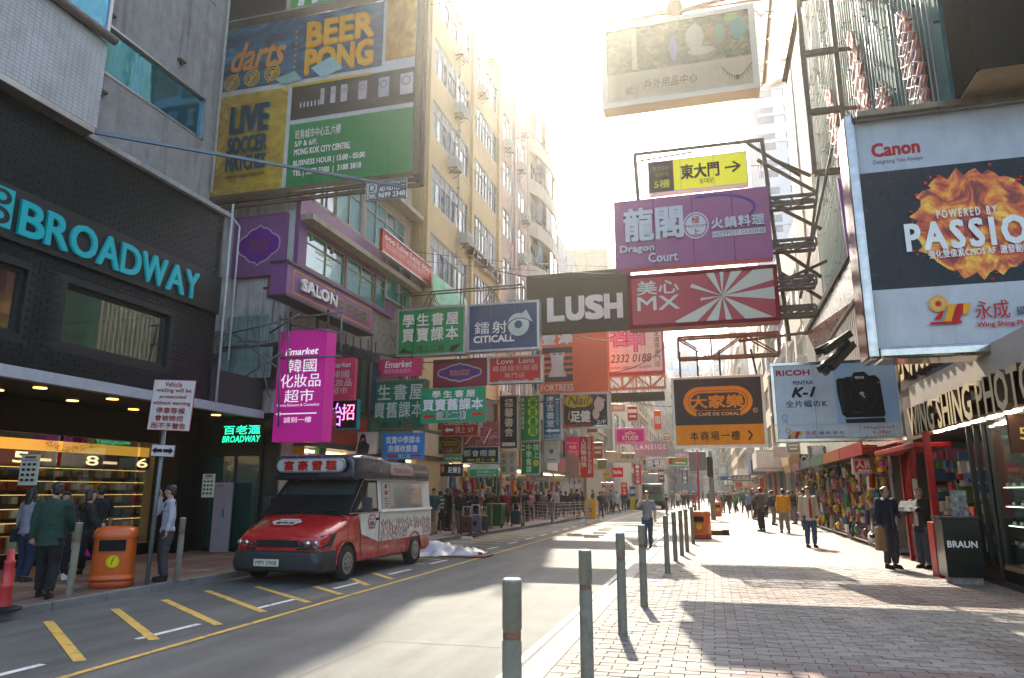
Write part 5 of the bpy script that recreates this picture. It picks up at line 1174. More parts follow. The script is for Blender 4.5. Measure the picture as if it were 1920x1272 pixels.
def mx(F):
    F.text('美心', .06,.12,.35,.38,MXC,.03); F.text('MX', .06,.42,.35,.68,MXC,.02)
    c0 = (.64,.5)
    for a0, a1, r in ((-2.05,-1.8,.9),(-1.25,-.95,.9),(-.75,-.30,1.2),(-.14,.16,1.2),(.55,.95,1.1),(1.3,1.5,.7),(1.75,2.1,.8),(2.3,2.62,.9),(2.95,3.1,.35),(-2.75,-2.6,.55),(-1.62,-1.48,.6)):
        P = [c0]
        for k in range(5):
            a = a0+(a1-a0)*k/4; x = c0[0]+math.cos(a)*r*.42; y = c0[1]+math.sin(a)*r*.95; s_ = min(1, (.985-c0[0])/max(1e-6,(x-c0[0])) if x > .985 else 1, (.04-c0[1])/(y-c0[1]) if y < .04 else 1, (.96-c0[1])/(y-c0[1]) if y > .96 else 1); P.append((c0[0]+(x-c0[0])*s_, c0[1]+(y-c0[1])*s_))
        F.poly(P[::-1], MXC)
sign('wide red fast food board with cream rays fanning out', (1179,1459,508,608), 17.3, MXR, mx, .07, pm('7a1a14'), .45)
def cafe(F):
    G = 'c8842a'; F.rect(0,0,1,.69,'332a22'); F.rect(0,.69,1,1,G)
    def pill(r, m): 
        n = 10; rx = .16*r*1.1; ry = .2*r; P = [(.31-.0+rx*0+math.cos(math.pi/2+math.pi*k/n)*rx, .36+math.sin(math.pi/2+math.pi*k/n)*ry*-1*-1) for k in range(n+1)]; Q = [(.69+math.cos(-math.pi/2+math.pi*k/n)*rx, .36+math.sin(-math.pi/2+math.pi*k/n)*ry) for k in range(n+1)]
        F.poly(P+Q, m)
    pill(1.08,G); pill(.80,'332a22'); pill(.76,G) ; pill(.62,'332a22')
    F.text('大家樂', .2,.27,.78,.45,G,.05); F.rect(.26,.49,.74,.6,'332a22'); F.text('CAFÉ DE CORAL', .28,.505,.73,.56,'d0a878',.03); F.ell(.90,.5,.026,.035,'d0a878',18,.8); F.text('R', .89,.483,.91,.517,'d0a878')
    F.text('本商場一樓', .18,.78,.72,.91,'2a1c10',.015,spacing=1.25); F.line([(.81,.78),(.85,.845),(.81,.91)],.045,'2a1c10')
sign('brown and amber cafe board with a double oval logo hanging over the bollards', (1262,1434,706,838), 20.0, '332a22', cafe, .05, mat('cream_frame',(.5,.46,.36),.4,.3), .3, legs=[(.1,.1,.75),(.3,.3,.75),(.55,.55,.75),(.95,.9,.75)])
t = truss('open steel frame above the brown cafe board', 1270, 1460, (628,668), 20.1, bays=3, w_=.06, m=TR)
# ---- osprey backpack billboard against the sky
def osp(F):
    F.rect(.01,.0,.99,.60,FOREST); F.rect(.01,.60,.99,1,'c8b898')
    for u, v, a, b_, c in ((.62,.28,.06,.16,'c0b49a'),(.78,.28,.04,.12,'8a9a7a'),(.9,.25,.05,.14,'6a9a8a'),(.86,.1,.045,.05,'8aa05a'),(.66,.46,.09,.05,'c0b49a'),(.48,.38,.025,.16,'9a9aa8'),(.72,.24,.03,.06,'b08a5a')): F.ell(u,v,a,b_,c,18)
    F.rect(.2,.05,.235,.58,'d8c8a0'); F.text('戶外用品中心', .27,.72,.62,.84,'6a5438',-.0,shear=.15,spacing=1.1); F.text('綜', .15,.78,.2,.88,'8a7458')
    P = [(.78+.19*k/12, .70+.14*math.sin(math.pi*k/12)) for k in range(13)]; F.line(P,.03,'5a4428'); [F.line([P[k],(P[k][0]+(k-6)*.002,P[k][1]+.05)],.02,'5a4428') for k in range(1,12)]; F.ell(.875,.85,.012,.03,'5a4428',10)
sign('sunlit outdoor shop billboard with backpacks in a forest hanging in the bright sky', (1130,1418,33,184), 21.0, 'c8b898', osp, .14, mat('gold_frame',(.62,.5,.34),.35,.5), .5, name='billboard', cat='billboard')
t = thing('gantry', 'sunlit steel gantry carrying the backpack billboard at the top of the sky', 'steel frame', ony(1270,10,21.3)); b = MB(); p = ony(1265,25,21.3); b.bar(p+Vector((0,0,-.6)), p+Vector((0,0,3)), .25); b.bar(ony(1132,45,21.1), ony(1560,-22,21.1), .06); b.bar(p, ony(1560,-60,21.1), .12); b.bar(p+Vector((0,0,.2)), ony(1190,40,21.1), .12); b.ell(p, (.28,.28,.7)); A_(b,'frame',mat('orange_rust',(.3,.16,.09),.6,.2),t)  # frame in an even orange-brown rust colour
t = thing('cable', 'thin black cable sagging between the backpack billboard and the truss', 'cable', ony(1415,20,21)); b = MB(); b.tube([ony(1410,20,21),ony(1418,21,21),ony(1426,32,21),ony(1434,22,21),ony(1452,22,21),ony(1480,25,21)], .015, 5); A_(b,'wire',BLK,t)
# ---- canon board
def can(F):
    F.rect(0,0,1,.235,'b0b3b6'); F.rect(0,.235,1,.755,'0e1416'); F.rect(0,.755,1,1,'b8b6b4')
    F.text('Canon', .085,.105,.33,.165,'a01428',.06); F.text('Delighting You Always', .085,.18,.34,.205,'3a3a40',.0); 
    n = 64; R = random.Random(4); P = [(.56+.29*(1+.13*R.random()+.05*math.sin(k*1.7))*math.cos(2*math.pi*k/n), .495+.215*(1+.13*R.random()+.05*math.sin(k*2.1))*math.sin(2*math.pi*k/n)) for k in range(n)]
    F.poly(P, FIRE)
    for k in range(26): a = R.uniform(0,6.28); r = R.uniform(1.05,1.25); F.ell(.56+.29*r*math.cos(a), .495+.215*r*math.sin(a), .008*R.random()+.003, .006*R.random()+.002, 'c8480a', 8)
    F.text('POWERED BY', .37,.435,.66,.47,W_,.03,spacing=1.5); F.text('PASSION', .205,.485,.93,.60,W_,.05,spacing=1.25); F.text('強化雙像素CMOS AF  激發動感', .305,.605,.79,.64,W_,.02)
    F.ell(.32,.83,.045,.035,'d89a2a',24); F.ell(.32,.83,.03,.023,'b8b6b4',20,.85); F.ell(.32,.83,.014,.011,'b01a2a',16)
    F.poly([(.29,.895),(.325,.895),(.345,.86),(.33,.86)],'b01a2a'); F.poly([(.335,.91),(.37,.91),(.405,.835),(.37,.835)],'d89a2a'); F.poly([(.37,.91),(.41,.91),(.445,.835),(.41,.835)],'b01a2a'); F.poly([(.43,.88),(.455,.88),(.475,.835),(.44,.835)],'d89a2a')
    F.rect(.27,.905,.42,.915,'b01a2a')
    F.text('永成', .49,.83,.65,.905,'b01a2a',.01); F.text('攝影器材', .68,.86,.88,.895,'3a3a3a',.015,spacing=1.3); F.text('Wing Shing Photo Supplies', .49,.915,.90,.94,'b01a2a',.03)
t = sign('large camera billboard with a ball of fire and a mirror polished frame at the right', (1620,2010,207,646), 12.6, '0e1416', can, .0, depth=.2, name='billboard', cat='billboard', glossy=.25)
W, H = t['_w'], t['_h']; b = MB()
for (x0,z0,x1,z1) in ((-W/2-.17,-.2,-W/2,H+.12),(W/2,-.2,W/2+.2,H+.12),(-W/2,-.2,W/2,-.0),(-W/2,H,W/2,H+.12)): b.box(x0,-.16,z0,x1,.55,z1)
b.build('frame', CHR, t, .05)
# ---- ricoh board
def ric(F):
    F.rect(.50,0,1,.79,SKYG)
    F.text('RICOH', .04,.09,.31,.16,'a81438',.07); F.text('PENTAX', .17,.235,.33,.28,'1a1c1e',.03); F.text('K-1', .155,.32,.345,.44,'1a1c1e',.07,shear=.35); F.text('全片幅のK', .10,.485,.43,.575,'1a1c1e',.015,spacing=1.15)
    F.ell(.08,.70,.023,.036,'3a5a8a',18,.8); F.text('illll', .06,.745,.105,.765,'3a5a8a')
    K = '0c1013'; F.poly([(.515,.25),(.53,.22),(.58,.22),(.59,.205),(.635,.205),(.66,.15),(.74,.145),(.775,.2),(.82,.195),(.85,.24),(.855,.27),(.87,.69),(.855,.72),(.57,.72),(.54,.68),(.515,.40)], K); F.poly([(.56,.74),(.86,.73),(.865,.79),(.565,.79)],'1c262c')
    F.ell(.715,.455,.105,.165,'2c3236',30); F.ell(.715,.455,.098,.155,K,30); F.ell(.715,.455,.07,.11,'1c2226',26,.9); F.ell(.715,.455,.04,.062,'20282c',20); F.ell(.705,.42,.018,.02,'b8b8b0',8,.3); F.line([(.705,.44),(.72,.46),(.725,.475)],.02,'d8d8d0')
    F.text('PENTAX', .665,.205,.735,.235,'e8e8e4',.04); F.line([(.63,.27),(.65,.19)],.012,'5a6468'); F.rect(.54,.3,.56,.66,'20282c'); F.rect(.83,.28,.85,.3,'6a7478'); F.rect(.62,.65,.70,.665,'3a4448')
    F.ell(.10,.87,.022,.035,'b88a50',18,.7); F.poly([(.09,.97),(.115,.97),(.135,.92),(.11,.92)],'a01a4a'); F.poly([(.11,.96),(.14,.96),(.17,.88),(.14,.88)],'c8982a'); F.poly([(.145,.97),(.17,.97),(.195,.88),(.17,.88)],'a01a4a'); F.poly([(.185,.93),(.2,.93),(.22,.88),(.2,.88)],'c8982a')
    F.text('永成', .235,.875,.325,.93,'a02a2a',.0); F.text('攝影器材', .345,.885,.54,.925,'4a4a50',.0,spacing=1.7); F.text('Wing Shing Photo Supplies', .235,.945,.54,.965,'8a1a2a',.02)
    F.text('digital', .69,.83,.92,.87,'8a4a4a',-.0); F.text('Life', .76,.885,.89,.925,'a84a3a',-.0); F.text('數碼生活專區中心', .70,.95,.93,.968,'4a5a70',.0,spacing=1.5); F.line([(0,.795),(1,.795)],.012,'a8b0b4')
sign('pale blue camera board with a big black camera picture', (1450,1690,678,826), 17.0, 'b4bcc0', ric, .05, CHR, .35, glossy=.2)
# ---- smaller signs low on the left
def v2(F): F.vtext('極馨書舍', .3,.05,.75,.78,'c8c4b4',.02); F.rect(.15,.88,.85,.95,'c0bca8')
sign('narrow black vertical board with four white brush characters', (936,971,742,842), 27.0, '26231c', v2, .04, ALU, .2)
def v3(F): F.vtext('買賣中學舊課本', .06,.05,.22,.75,'c8d8a0',.02); F.ell(.66,.16,.26,.11,'a0c83a',20); F.ell(.66,.37,.26,.11,'a0c83a',20); F.ell(.66,.58,.26,.11,'a0c83a',20); F.ell(.66,.79,.26,.11,'a0c83a',20); F.vtext('華英書局', .52,.07,.8,.88,'1c7a3a',.04)
sign('green vertical board with four lime discs', (975,1012,742,827), 28.0, '1f7a3e', v3, .03, ALU, .2)
def v4(F): F.arrow(.05,.08,.2,.15,W_); F.arrow(.05,.2,.2,.27,W_); F.vtext('中學舊課', .28,.05,.56,.95,'b8d8a8',.02); F.vtext('請上', .66,.05,.94,.5,'b8d8a8',.02); F.ell(.8,.65,.14,.1,'d8c03a',18); F.text('5', .74,.6,.86,.7,'1f7a3e',.03)
sign('green vertical banner with a yellow disc below the lime disc board', (977,1012,829,890), 28.2, '1c7040', v4, .03, ALU, .15)
def v5(F): F.vtext('序言書室', .2,.04,.62,.74,'d0dce0',.02); F.vtext('推廣人文及社會閱讀', .72,.1,.88,.7,'8ab0c0'); F.arrow(.1,.76,.9,.86,'d8e0e0'); F.text('14:00-24:00', .05,.89,.95,.97,'d0dce0')
sign('teal blue vertical bookroom board with opening hours', (1018,1052,739,824), 29.0, '1a5a78', v5, .03, ALU, .2)
sign('white vertical banner with a small black crest under the teal bookroom board', (1020,1048,826,868), 29.2, 'b8b4a8', lambda F: (F.text('華', .35,.4,.65,.6,'2a2a2a',.03), F.rect(.2,.85,.8,.89,'6a6a6a'), F.rect(.2,.14,.8,.17,'8a8a84')), .02, depth=.1)
def nl(F): F.ell(.34,.2,.32,.22,'b8a820',28); F.ell(.34,.2,.3,.2,'8a7a18',28,.94); F.text('Nail', .12,.08,.6,.32,'6a2c20',.02,shear=.25); F.line([(.3,.41),(.5,.41)],.05,'6a2c20'); F.poly([(.26,.41),(.33,.38),(.33,.44)],'6a2c20'); F.text('足健', .18,.5,.6,.82,W_,.06); F.line([(.16,.5),(.12,.7),(.2,.8)],.05,'c8b828'); F.ell(.8,.33,.11,.2,'d0b8b0',22); F.ell(.73,.6,.075,.16,'d0b8b0',20); [F.ell(.78+.045*k,.12+.03*k,.02,.035,'d0b8b0',10) for k in range(4)]; F.ell(.05,.92,.035,.05,'c03a28',12); F.text('3488 3628', .1,.87,.62,.98,'b84a30',.02); F.text('2/F', .74,.78,.94,.88,W_,.02); F.arrow(.66,.9,.96,.98,W_)
sign('black foot care board with a yellow oval, footprint and phone number', (1055,1141,738,803), 31.0, '2c2620', nl, .06, ALU, .25)
def eye(F): F.text('都會眼鏡', .06,.2,.92,.6,'b8c0b4',.02,spacing=1.2); F.arrow(.14,.74,.36,.9,'c8b83a'); F.text('請上一樓', .4,.72,.9,.92,'c8b83a',.02,spacing=1.2)
sign('black optician board with grey characters and yellow arrow', (865,935,838,868), 25.6, '14181a', eye, .02, depth=.15)
sign('comic style red and teal poster above the black optician board', (865,935,790,838), 25.8, COMIC, lambda F: (F.text('VICE', .2,.05,.6,.25,'c8c0b8',.03), F.line([(.1,.9),(.5,.2)],.05,W_), F.line([(.6,.9),(.8,.3)],.04,W_)), .0, depth=.1, name='poster_sign')
sign('red arrow board with the words 3/F behind the emerald banner', (828,897,790,818), 25.0, 'a02c28', lambda F: (F.arrow(.08,.4,.32,.75,W_), F.text('請上 3/F', .38,.35,.88,.8,'d8b8a8',.01), F.text('Contact Lens', .06,-.0,.95,.25,'d8b8a8',.02)), .02)
sign('brown board with gold scroll outline right of the blue banner', (822,866,818,852), 25.3, '5a3a1c', lambda F: (F.ell(.5,.5,.44,.4,'a88a4a',24,.92), F.text('1/F', .4,.7,.6,.85,'c8a86a'), F.rect(.2,.3,.8,.36,'a88a4a'), F.rect(.2,.45,.8,.5,'a88a4a')), .02)
sign('green and white small board with rings under the optician board', (880,935,871,895), 25.4, '3a8a5a', lambda F: (F.rect(.0,.0,1,.4,'b8c0a8'), [F.ell(.3+.1*k,.2,.05,.15,'4a9a4a',12,.7) for k in range(4)], F.text('英文中學課本二手', .25,.5,.9,.68,'d8e0d0'), F.text('文具文具八折一樓', .25,.74,.9,.92,'d8e0d0')), .01, depth=.08)
sign('tiny black foot massage board with an orange flame on the left', (825,868,870,894), 24.9, '1a1816', lambda F: (F.text('足健', .35,.25,.75,.7,W_,.03), F.ell(.12,.4,.08,.3,'d8702a',12), F.ell(.84,.5,.06,.3,'b8b0a8',12)), .01, depth=.08)
sign('small green board under the brown scroll board', (833,866,854,866), 25.1, '1f7a4a', lambda F: F.text('優惠林書局', .05,.25,.95,.75,'b8d8b8'), .01, depth=.06)
sign('grey book banner with tall characters right of the optician board', (937,968,846,890), 27.2, 'a8a898', lambda F: (F.vtext('中學書', .1,.08,.4,.9,'4a5a4a',.01), F.vtext('請上二樓', .6,.08,.85,.9,'4a5a4a',.01)), .02, depth=.08)
sign('pink cosmetics banner over a grey cloth near the money exchange strip', (1061,1085,819,852), 33.5, 'c84a84', lambda F: (F.text('Emarket', .1,.3,.9,.42,W_,.02), F.text('韓國', .25,.5,.8,.7,W_,.02), F.text('化妝品', .1,.76,.9,.95,W_,.02)), .0, depth=.08)
sign('grey blank cloth below the pink cosmetics banner', (1061,1086,854,893), 33.4, '8a8a80', None, 0, depth=.04, name='blank_cloth', cat='cloth')
sign('tall red money exchange strip with white characters', (1088,1112,819,896), 32.5, 'c81c24', lambda F: (F.vtext('人民幣找換', .08,.04,.48,.75,W_,.03), F.vtext('MONEYEXCHANGE', .62,.03,.85,.9,W_,.02)), .0, depth=.12)
sign('hot pink cosmetics shop board with a white crown', (1154,1210,803,832), 44, 'c83c90', lambda F: (F.text('ETUDE', .24,.5,.76,.76,W_,.03), F.text('HOUSE', .32,.82,.68,.92,W_), F.ell(.5,.3,.06,.1,W_,12,.6), F.ell(.38,.35,.06,.08,W_,12,.6), F.ell(.62,.35,.06,.08,W_,12,.6)), .1, pm('d890b8'), .2)
sign('grey lilac board with spaced white capitals', (1190,1252,828,855), 46, '9a8e94', lambda F: F.text('LANEIGE', .04,.2,.95,.55,W_,.03,spacing=1.3), .0, depth=.3)
sign('blue bookshop board with three white brush characters', (1212,1250,860,879), 47, '1c4a80', lambda F: F.text('尚书房', .06,.12,.94,.88,W_,.05), .1, pm('a8b0b8'), .2)
sign('pale green pharmacy board with small green characters', (1140,1192,850,868), 45, 'a8b8a4', lambda F: (F.rect(0,0,.4,.6,'c8c4b8'), F.text('同春堂', .48,.15,.96,.6,'3a7a5a',.02)), .02, depth=.15)
sign('red and green foot board under pink lettering', (1252,1290,858,873), 52, '1f8a4a', lambda F: (F.ell(.15,.5,.1,.4,'c82a2a',12), F.text('樂天天下', .35,.1,.9,.5,'d86a2a',.05), F.rect(.35,.6,.9,.75,W_)), .04, ALU, .15)
sign('pink lettering board above the red and green foot board', (1264,1294,849,858), 52.3, 'c88a98', lambda F: F.text('眼鏡中心', .05,.1,.95,.9,'f0e8e8',.03), .0, depth=.15)
sign('dark grey vertical clinic board on the far left side', (1277,1291,880,908), 60, '4a6070', lambda F: F.vtext('十診所17樓', .3,.05,.7,.95,W_,.02), .02, depth=.15)
sign('red vertical pharmacy board with white characters far up the road', (1189,1202,871,909), 50, 'b82c24', lambda F: (F.ell(.5,.12,.3,.1,W_,14), F.vtext('藥房大藥', .25,.25,.75,.95,W_,.02)), .0, depth=.15)
sign('crimson cosmetics chain board on the left shops', (1148,1168,877,895), 42, 'c01c4c', lambda F: F.text('SaSa', .1,.3,.9,.65,W_,.05), .0, depth=.15)
sign('small crimson disc board beside the left kerb', (1165,1176,905,929), 43, 'b8283a', lambda F: (F.text('50', .2,.1,.8,.35,W_,.03), F.vtext('特價', .3,.45,.7,.95,W_,.02)), .0, depth=.1)
sign('yellow arrow board on the left far shops', (1131,1144,884,896), 42.5, 'c8b020', lambda F: F.text('<<<', .15,.3,.85,.7,'2a2a1a',.03), .0, depth=.1)
sign('plain cream square board on the far left', (1137,1163,847,859), 43.2, 'c0b8a0', None, .02, depth=.1, name='blank_board')
# right small ones
sign('white rooftop medicine shop characters on a lattice panel', (1516,1552,836,884), 33, '8a8a70', lambda F: (F.text('藥', .2,.02,.8,.45,'f4f4ec',.05,depth=.08), F.text('粧', .2,.52,.8,.95,'f4f4ec',.05,depth=.08)), .03, ALU, .12, name='rooftop_sign')
sign('dark green round coffee logo board on the right', (1500,1517,852,882), 35, '1a3a30', lambda F: (F.ell(.5,.5,.42,.42,W_,24,.85), F.text('bo', .3,.4,.7,.6,W_,.02)), .0, depth=.15)
sign('red money exchange board on the right pavement', (1600,1688,861,888), 22.5, 'b81428', lambda F: (F.text('人民幣找換', .06,.12,.94,.62,'f0ece8',.04), F.text('MONEY EXCHANGE', .1,.7,.9,.92,'f0ece8',.06)), .04, ALU, .2)
sign('orange swirl board above the red money exchange board', (1597,1645,835,856), 23.2, 'd0801c', lambda F: (F.ell(.5,.5,.1,.35,'a85a10',16,.7), F.ell(.65,.4,.14,.5,'a85a10',16,.85)), .03, DARKS, .2)
sign('dark lettered roof board in the middle of the right frontage', (1372,1408,891,903), 70, '4a4a48', lambda F: F.text('大莊酒家', .08,.2,.92,.8,'c8c4b4',.03), .03, ALU, .3)
sign('beige roof board with a white name panel on the right', (1441,1466,861,877), 52, '9a8a70', lambda F: (F.rect(.3,.3,.9,.7,'d8d4cc'), F.text('牛肉乾', .35,.38,.85,.62,'5a5040',.02)), .03, ALU, 3.0)
sign('blue overhead direction sign over the far road', (1346,1373,893,901), 60, '1a5a98', lambda F: (F.text('1', .1,.2,.16,.8,W_), F.text('3', .44,.2,.54,.8,'d84040'), F.arrow(.7,.25,.94,.75,W_,False)), .04, pm('8a9a9a'), .1, name='direction_sign')
for i, (x0,x1,y0,y1,Y,c_) in enumerate(((1378,1400,900,915,90,'c04050'),(1405,1424,905,918,80,'d07a50'),(1424,1440,896,925,70,'a83038'),(1392,1404,902,914,76,'c8a868'),(1294,1310,872,890,75,'6a7a8a'),(1222,1246,840,850,58,'b8a898'),(1205,1222,862,872,56,'7a6a4a'),(1262,1276,830,846,64,'9aa8a0'),(1300,1316,846,862,88,'a8a0a8'),(1112,1130,830,860,38,'8a6048'),(1120,1138,862,880,39,'6a7a50'),(1100,1120,780,812,37,'7a6a4a'),(1450,1480,838,858,40,'b0a8a0'),(1475,1500,828,850,36,'8a7a68'))):
    sign('%s far shop board, %s' % (['crimson','salmon','dark red','straw','slate','pinkish beige','khaki','sage','lilac grey','terracotta','moss green','ochre','pale mauve','taupe'][i], ['above distant heads on the right','nearest the beef jerky board','tall, left of the beige roof board','small, beside the crimson one','beside the grey control box','above the blue bookshop board','left of the blue bookshop board','above the lilac capitals board','left of the blue glass tower','between nail board and red strip','below the terracotta one','high beside the foot care board','under the pale blue camera board','next to the lattice panel'][i]), (x0,x1,y0,y1), Y, c_, (lambda F: (F.rect(.12,.25,.88,.4,'d8d4cc'), F.rect(.2,.55,.8,.7,'d8d4cc'))) if i % 2 else None, .03, depth=.2, name='shop_board')
# more small boards and cables in the middle of the street
for i, (x0,x1,y0,y1,Y,c_,lab) in enumerate(((1146,1172,758,772,40,'b0a490','cream board just under the olive strip'),(1176,1196,762,790,41,'8a3038','dark red vertical board under the olive strip'),(1226,1240,770,806,43,'d0582c','small orange cloth sign right of the pink cosmetics board'),(1128,1150,905,915,40,'a8303a','crimson shop name over the left far shops'),(1204,1224,836,848,54,'6a8a7a','sage green board behind the pale lettering board'),(1244,1258,812,826,60,'a87a3a','golden brown board near the amber cafe board'),(1100,1114,762,782,36,'4a6a8a','slate blue board right of the foot care board'),(972,990,894,902,30,'c8a83a','yellow strip over the railings'),(1000,1030,893,903,31,'a0a090','grey shop name over the seated vendors'),(948,966,894,902,30,'5a7a5a','dull green name over the trolley'),(1180,1192,912,932,52,'2a5a8a','blue upright board beside the lorry'),(1234,1246,880,905,62,'8a3a4a','wine red upright board above the lorry'),(1206,1216,885,897,57,'c8b890','straw square board left of the lorry top'),(1030,1060,893,903,31.5,'c8b04a','yellow name board over the pale hoarding'),(1048,1056,806,826,30,'3a3a30','dark tiny board below the foot care board'))):
    sign(lab, (x0,x1,y0,y1), Y, c_, (lambda F: (F.rect(.1,.2,.9,.45,'d8d4c8'), F.rect(.2,.6,.8,.75,'c8c0b0'))) if i % 2 else (lambda F: F.rect(.15,.3,.85,.7,'c8c4b8')), .03, depth=.15, name='shop_board')
for i, (x0,y0,x1,y1,Y) in enumerate(((700,660,900,672,23.5),(860,735,1060,748,27),(1010,600,1180,640,30),(1140,700,1260,640,34),(900,500,1150,520,24.8),(780,600,760,740,23),(1130,730,1290,760,38))):
    t = thing('cable', 'loose black cable sagging %s' % ['over the pink cosmetics banner','above the brush character board','behind the olive black board','from the orange gantry','over the big olive board','down beside the green book sign','towards the cafe board'][i], 'cable', ony(x0,y0,Y)); b = MB(); P = [ony(x0+(x1-x0)*k/10, y0+(y1-y0)*k/10+14*math.sin(math.pi*k/10), Y) for k in range(11)]; b.tube(P, .018, 5); A_(b, 'wire', BLK, t)
# hanging wires across
for i, (a, c_, Y) in enumerate( (((760,470),(1140,500),23),((700,480),(1180,515),24),((860,0),(760,5),20),((1200,300),(1440,310),17.7))):
    t = thing('overhead_wire', 'hair thin wire strung %s' % ['across the yellow facade at its lower windows','from the salon windows to the plum board','at the top of the bar billboard','in front of the yellow barbecue board'][i], 'wire', ony(a[0],a[1],Y)); b = MB(); P = [ony(a[0]+(c_[0]-a[0])*k/8, a[1]+(c_[1]-a[1])*k/8+6*math.sin(math.pi*k/8), Y) for k in range(9)]; b.tube(P, .008, 4); A_(b, 'wire', BLK, t)
# ------------------------------------------------------------------ bollards
BOL = mat('bollard_grey', (.17,.155,.105), .75, noise=.35, scale=9, streak=.4, bump=.25); BREF = mat('bollard_band', (.18,.07,.03), .6, noise=.4); BGRN = mat('bollard_cap', (.3,.3,.27), .45, noise=.2)
def bollard_proto():
    t = empty('bollard')
    b = MB(); b.lathe([(.058,0),(.058,.005),(.054,.02),(.054,.80),(.049,.805),(.049,.86),(.054,.865),(.054,1.10),(.052,1.115)], 20); b.build('post', BOL, t)
    b = MB(); b.lathe([(.0505,.815),(.0505,.85)], 20); b.build('band', BREF, t)
    b = MB(); b.lathe([(.053,1.1155),(.0535,1.122),(.045,1.128)], 20); b.build('cap', BGRN, t)
    return t
bp0 = bollard_proto(); first = True
BL = [((960,0),4.0,'nearest bollard at the bottom of the picture, grey with a thin rust red band'),((1098,0),6.1,'second nearest bollard at the pavement edge'),((1168,1190),0,'third bollard from the viewer, its shadow falling on the bricks'),((1208,1137),0,'fourth bollard from the viewer along the brick pavement'),((1252,1075),0,'fifth bollard, first after the gap'),((1267,1052),0,'sixth bollard along the right pavement edge'),((1279,1042),0,'seventh bollard along the right pavement edge'),((1289,1035),0,'eighth bollard just before the orange bin'),((1300,1020),0,'ninth bollard partly behind the orange bin'),((1306,1005),0,'bollard beyond the orange bin near the red pole')]
def put_b(x, y, z, lab, g, tilt=0):
    global first
    o = bp0 if first else copy_tree(bp0); first = False
    o.location = (x, y, z); o.rotation_euler = (tilt, tilt*.6, U(0,6)); tag(o, lab, 'bollard', g)
for i, (p, Y, lab) in enumerate(BL):
    if Y: x = ony(p[0], 1100, Y).x; put_b(x, Y, PV, lab, 'bollards along the right pavement edge')
    else: q = onz(p[0], p[1], PV); put_b(q.x, q.y, PV, lab, 'bollards along the right pavement edge', U(-.01,.01))
for p, lab in (((128,1122),'steel bollard between the pedestrians and the near orange bin'),((331,1090),'bollard directly behind the man on the phone'),((849,1003),'bollard left of the grey suitcase group'),((921,992),'bollard in front of the green wheelie bin on the left pavement'),((982,986),'bollard next to the shopping trolley'),((1035,983),'bollard at the left end of the railing')):
    q = onz(*p, PV); put_b(q.x, q.y, PV, lab, 'bollards along the left kerb', .02)
# ------------------------------------------------------------------ litter bins
ORB = mat('orange_plastic', (.62,.11,.012), .38, noise=.1, scale=4, streak=.25, bump=.08, bscale=60, coat=.15); ORD = mat('orange_plastic_dark', (.42,.06,.008), .45, noise=.2)
def bin_at(p, lab, rz=0, s=1):
    q = onz(p[0], p[1], PV); t = thing('litter_bin', lab, 'litter bin', (q.x, q.y, PV), rz, 'orange litter bins'); t.scale = (s,s,s)
    b = MB(); b.lathe([(.30,.0),(.325,.02),(.325,.10),(.30,.13)], 28, sq=.55); b.build('base', ORD, t)
    b = MB(); b.lathe([(.335,.13),(.342,.145),(.335,.18),(.32,.20),(.325,.22),(.31,.78),(.31,.80)], 32, sq=.55); b.build('body', ORB, t)
    b = MB(); b.lathe([(.325,.80),(.33,.82),(.325,.90),(.29,.965),(.20,.985),(.01,.99)], 32, sq=.55); b.build('lid', ORB, t)
    b = MB(); b.box(-.2,-.335,.60,.2,-.28,.78); b.build('slot', BLK, t, .01)
    b = MB(); b.box(-.21,-.336,.585,.21,-.3,.598); b.build('slot_lip', ORD, t)
    F = Face(.2,.2); F.ell(.5,.5,.5,.5,'d8c820',28); F.ell(.5,.5,.44,.44,'9a8a10',24,.94); F.text('f', .38,.18,.62,.75,'6a6410',.02,shear=.3); o = F.build(t, 'badge'); o.location = (.03,-.335,.33)
    return t
bin_at((208,1100), 'orange litter bin with a yellow badge on the left pavement near the sign post', .62, 1.02)
bin_at((1316,1010), 'orange litter bin behind the row of bollards on the right pavement', -.3, .95)
bin_at((1344,968), 'red orange bin farther off behind the traffic light pole', .2, .95)
# ------------------------------------------------------------------ no waiting sign post
q = onz(275,1098,PV)
t = thing('sign_post', 'leaning grey post with a white vehicle waiting notice and a small arrow plate', 'road sign', q)
top = ony(322, 720, q.y+.05)
b = MB(); b.tube([(0,0,0), (top.x-q.x-.05,.05,top.z-q.z)], .038, 12); b.build('post', mat('galvanised_post',(.17,.20,.21),.5,.5,noise=.25), t)
Y = q.y-.05
def plate(par, box, draw, col='c8c0bc', rim='8a2a2a', tl=0.0):
    xl,xr,yt,yb = box; cx,cy=(xl+xr)/2,(yt+yb)/2; X0=ony(xl,cy,Y).x; X1=ony(xr,cy,Y).x; Z1=ony(cx,yt,Y).z; Z0=ony(cx,yb,Y).z; W,H=X1-X0,Z1-Z0
    b = MB(); b.box(-W/2,0,0,W/2,.012,H); o = b.build('plate', pm(rim), par, .004); o.location = ((X0+X1)/2-q.x, Y-q.y-.02, Z0-q.z); o.rotation_euler = (0,tl,.12)
    b = MB(); b.box(-W/2+.012,-.003,.012,W/2-.012,.0,H-.012); b.build('face', pm(col), o)
    F = Face(W,H); F.raised = .004; draw(F); F.build(o)
RD = '8a2020'
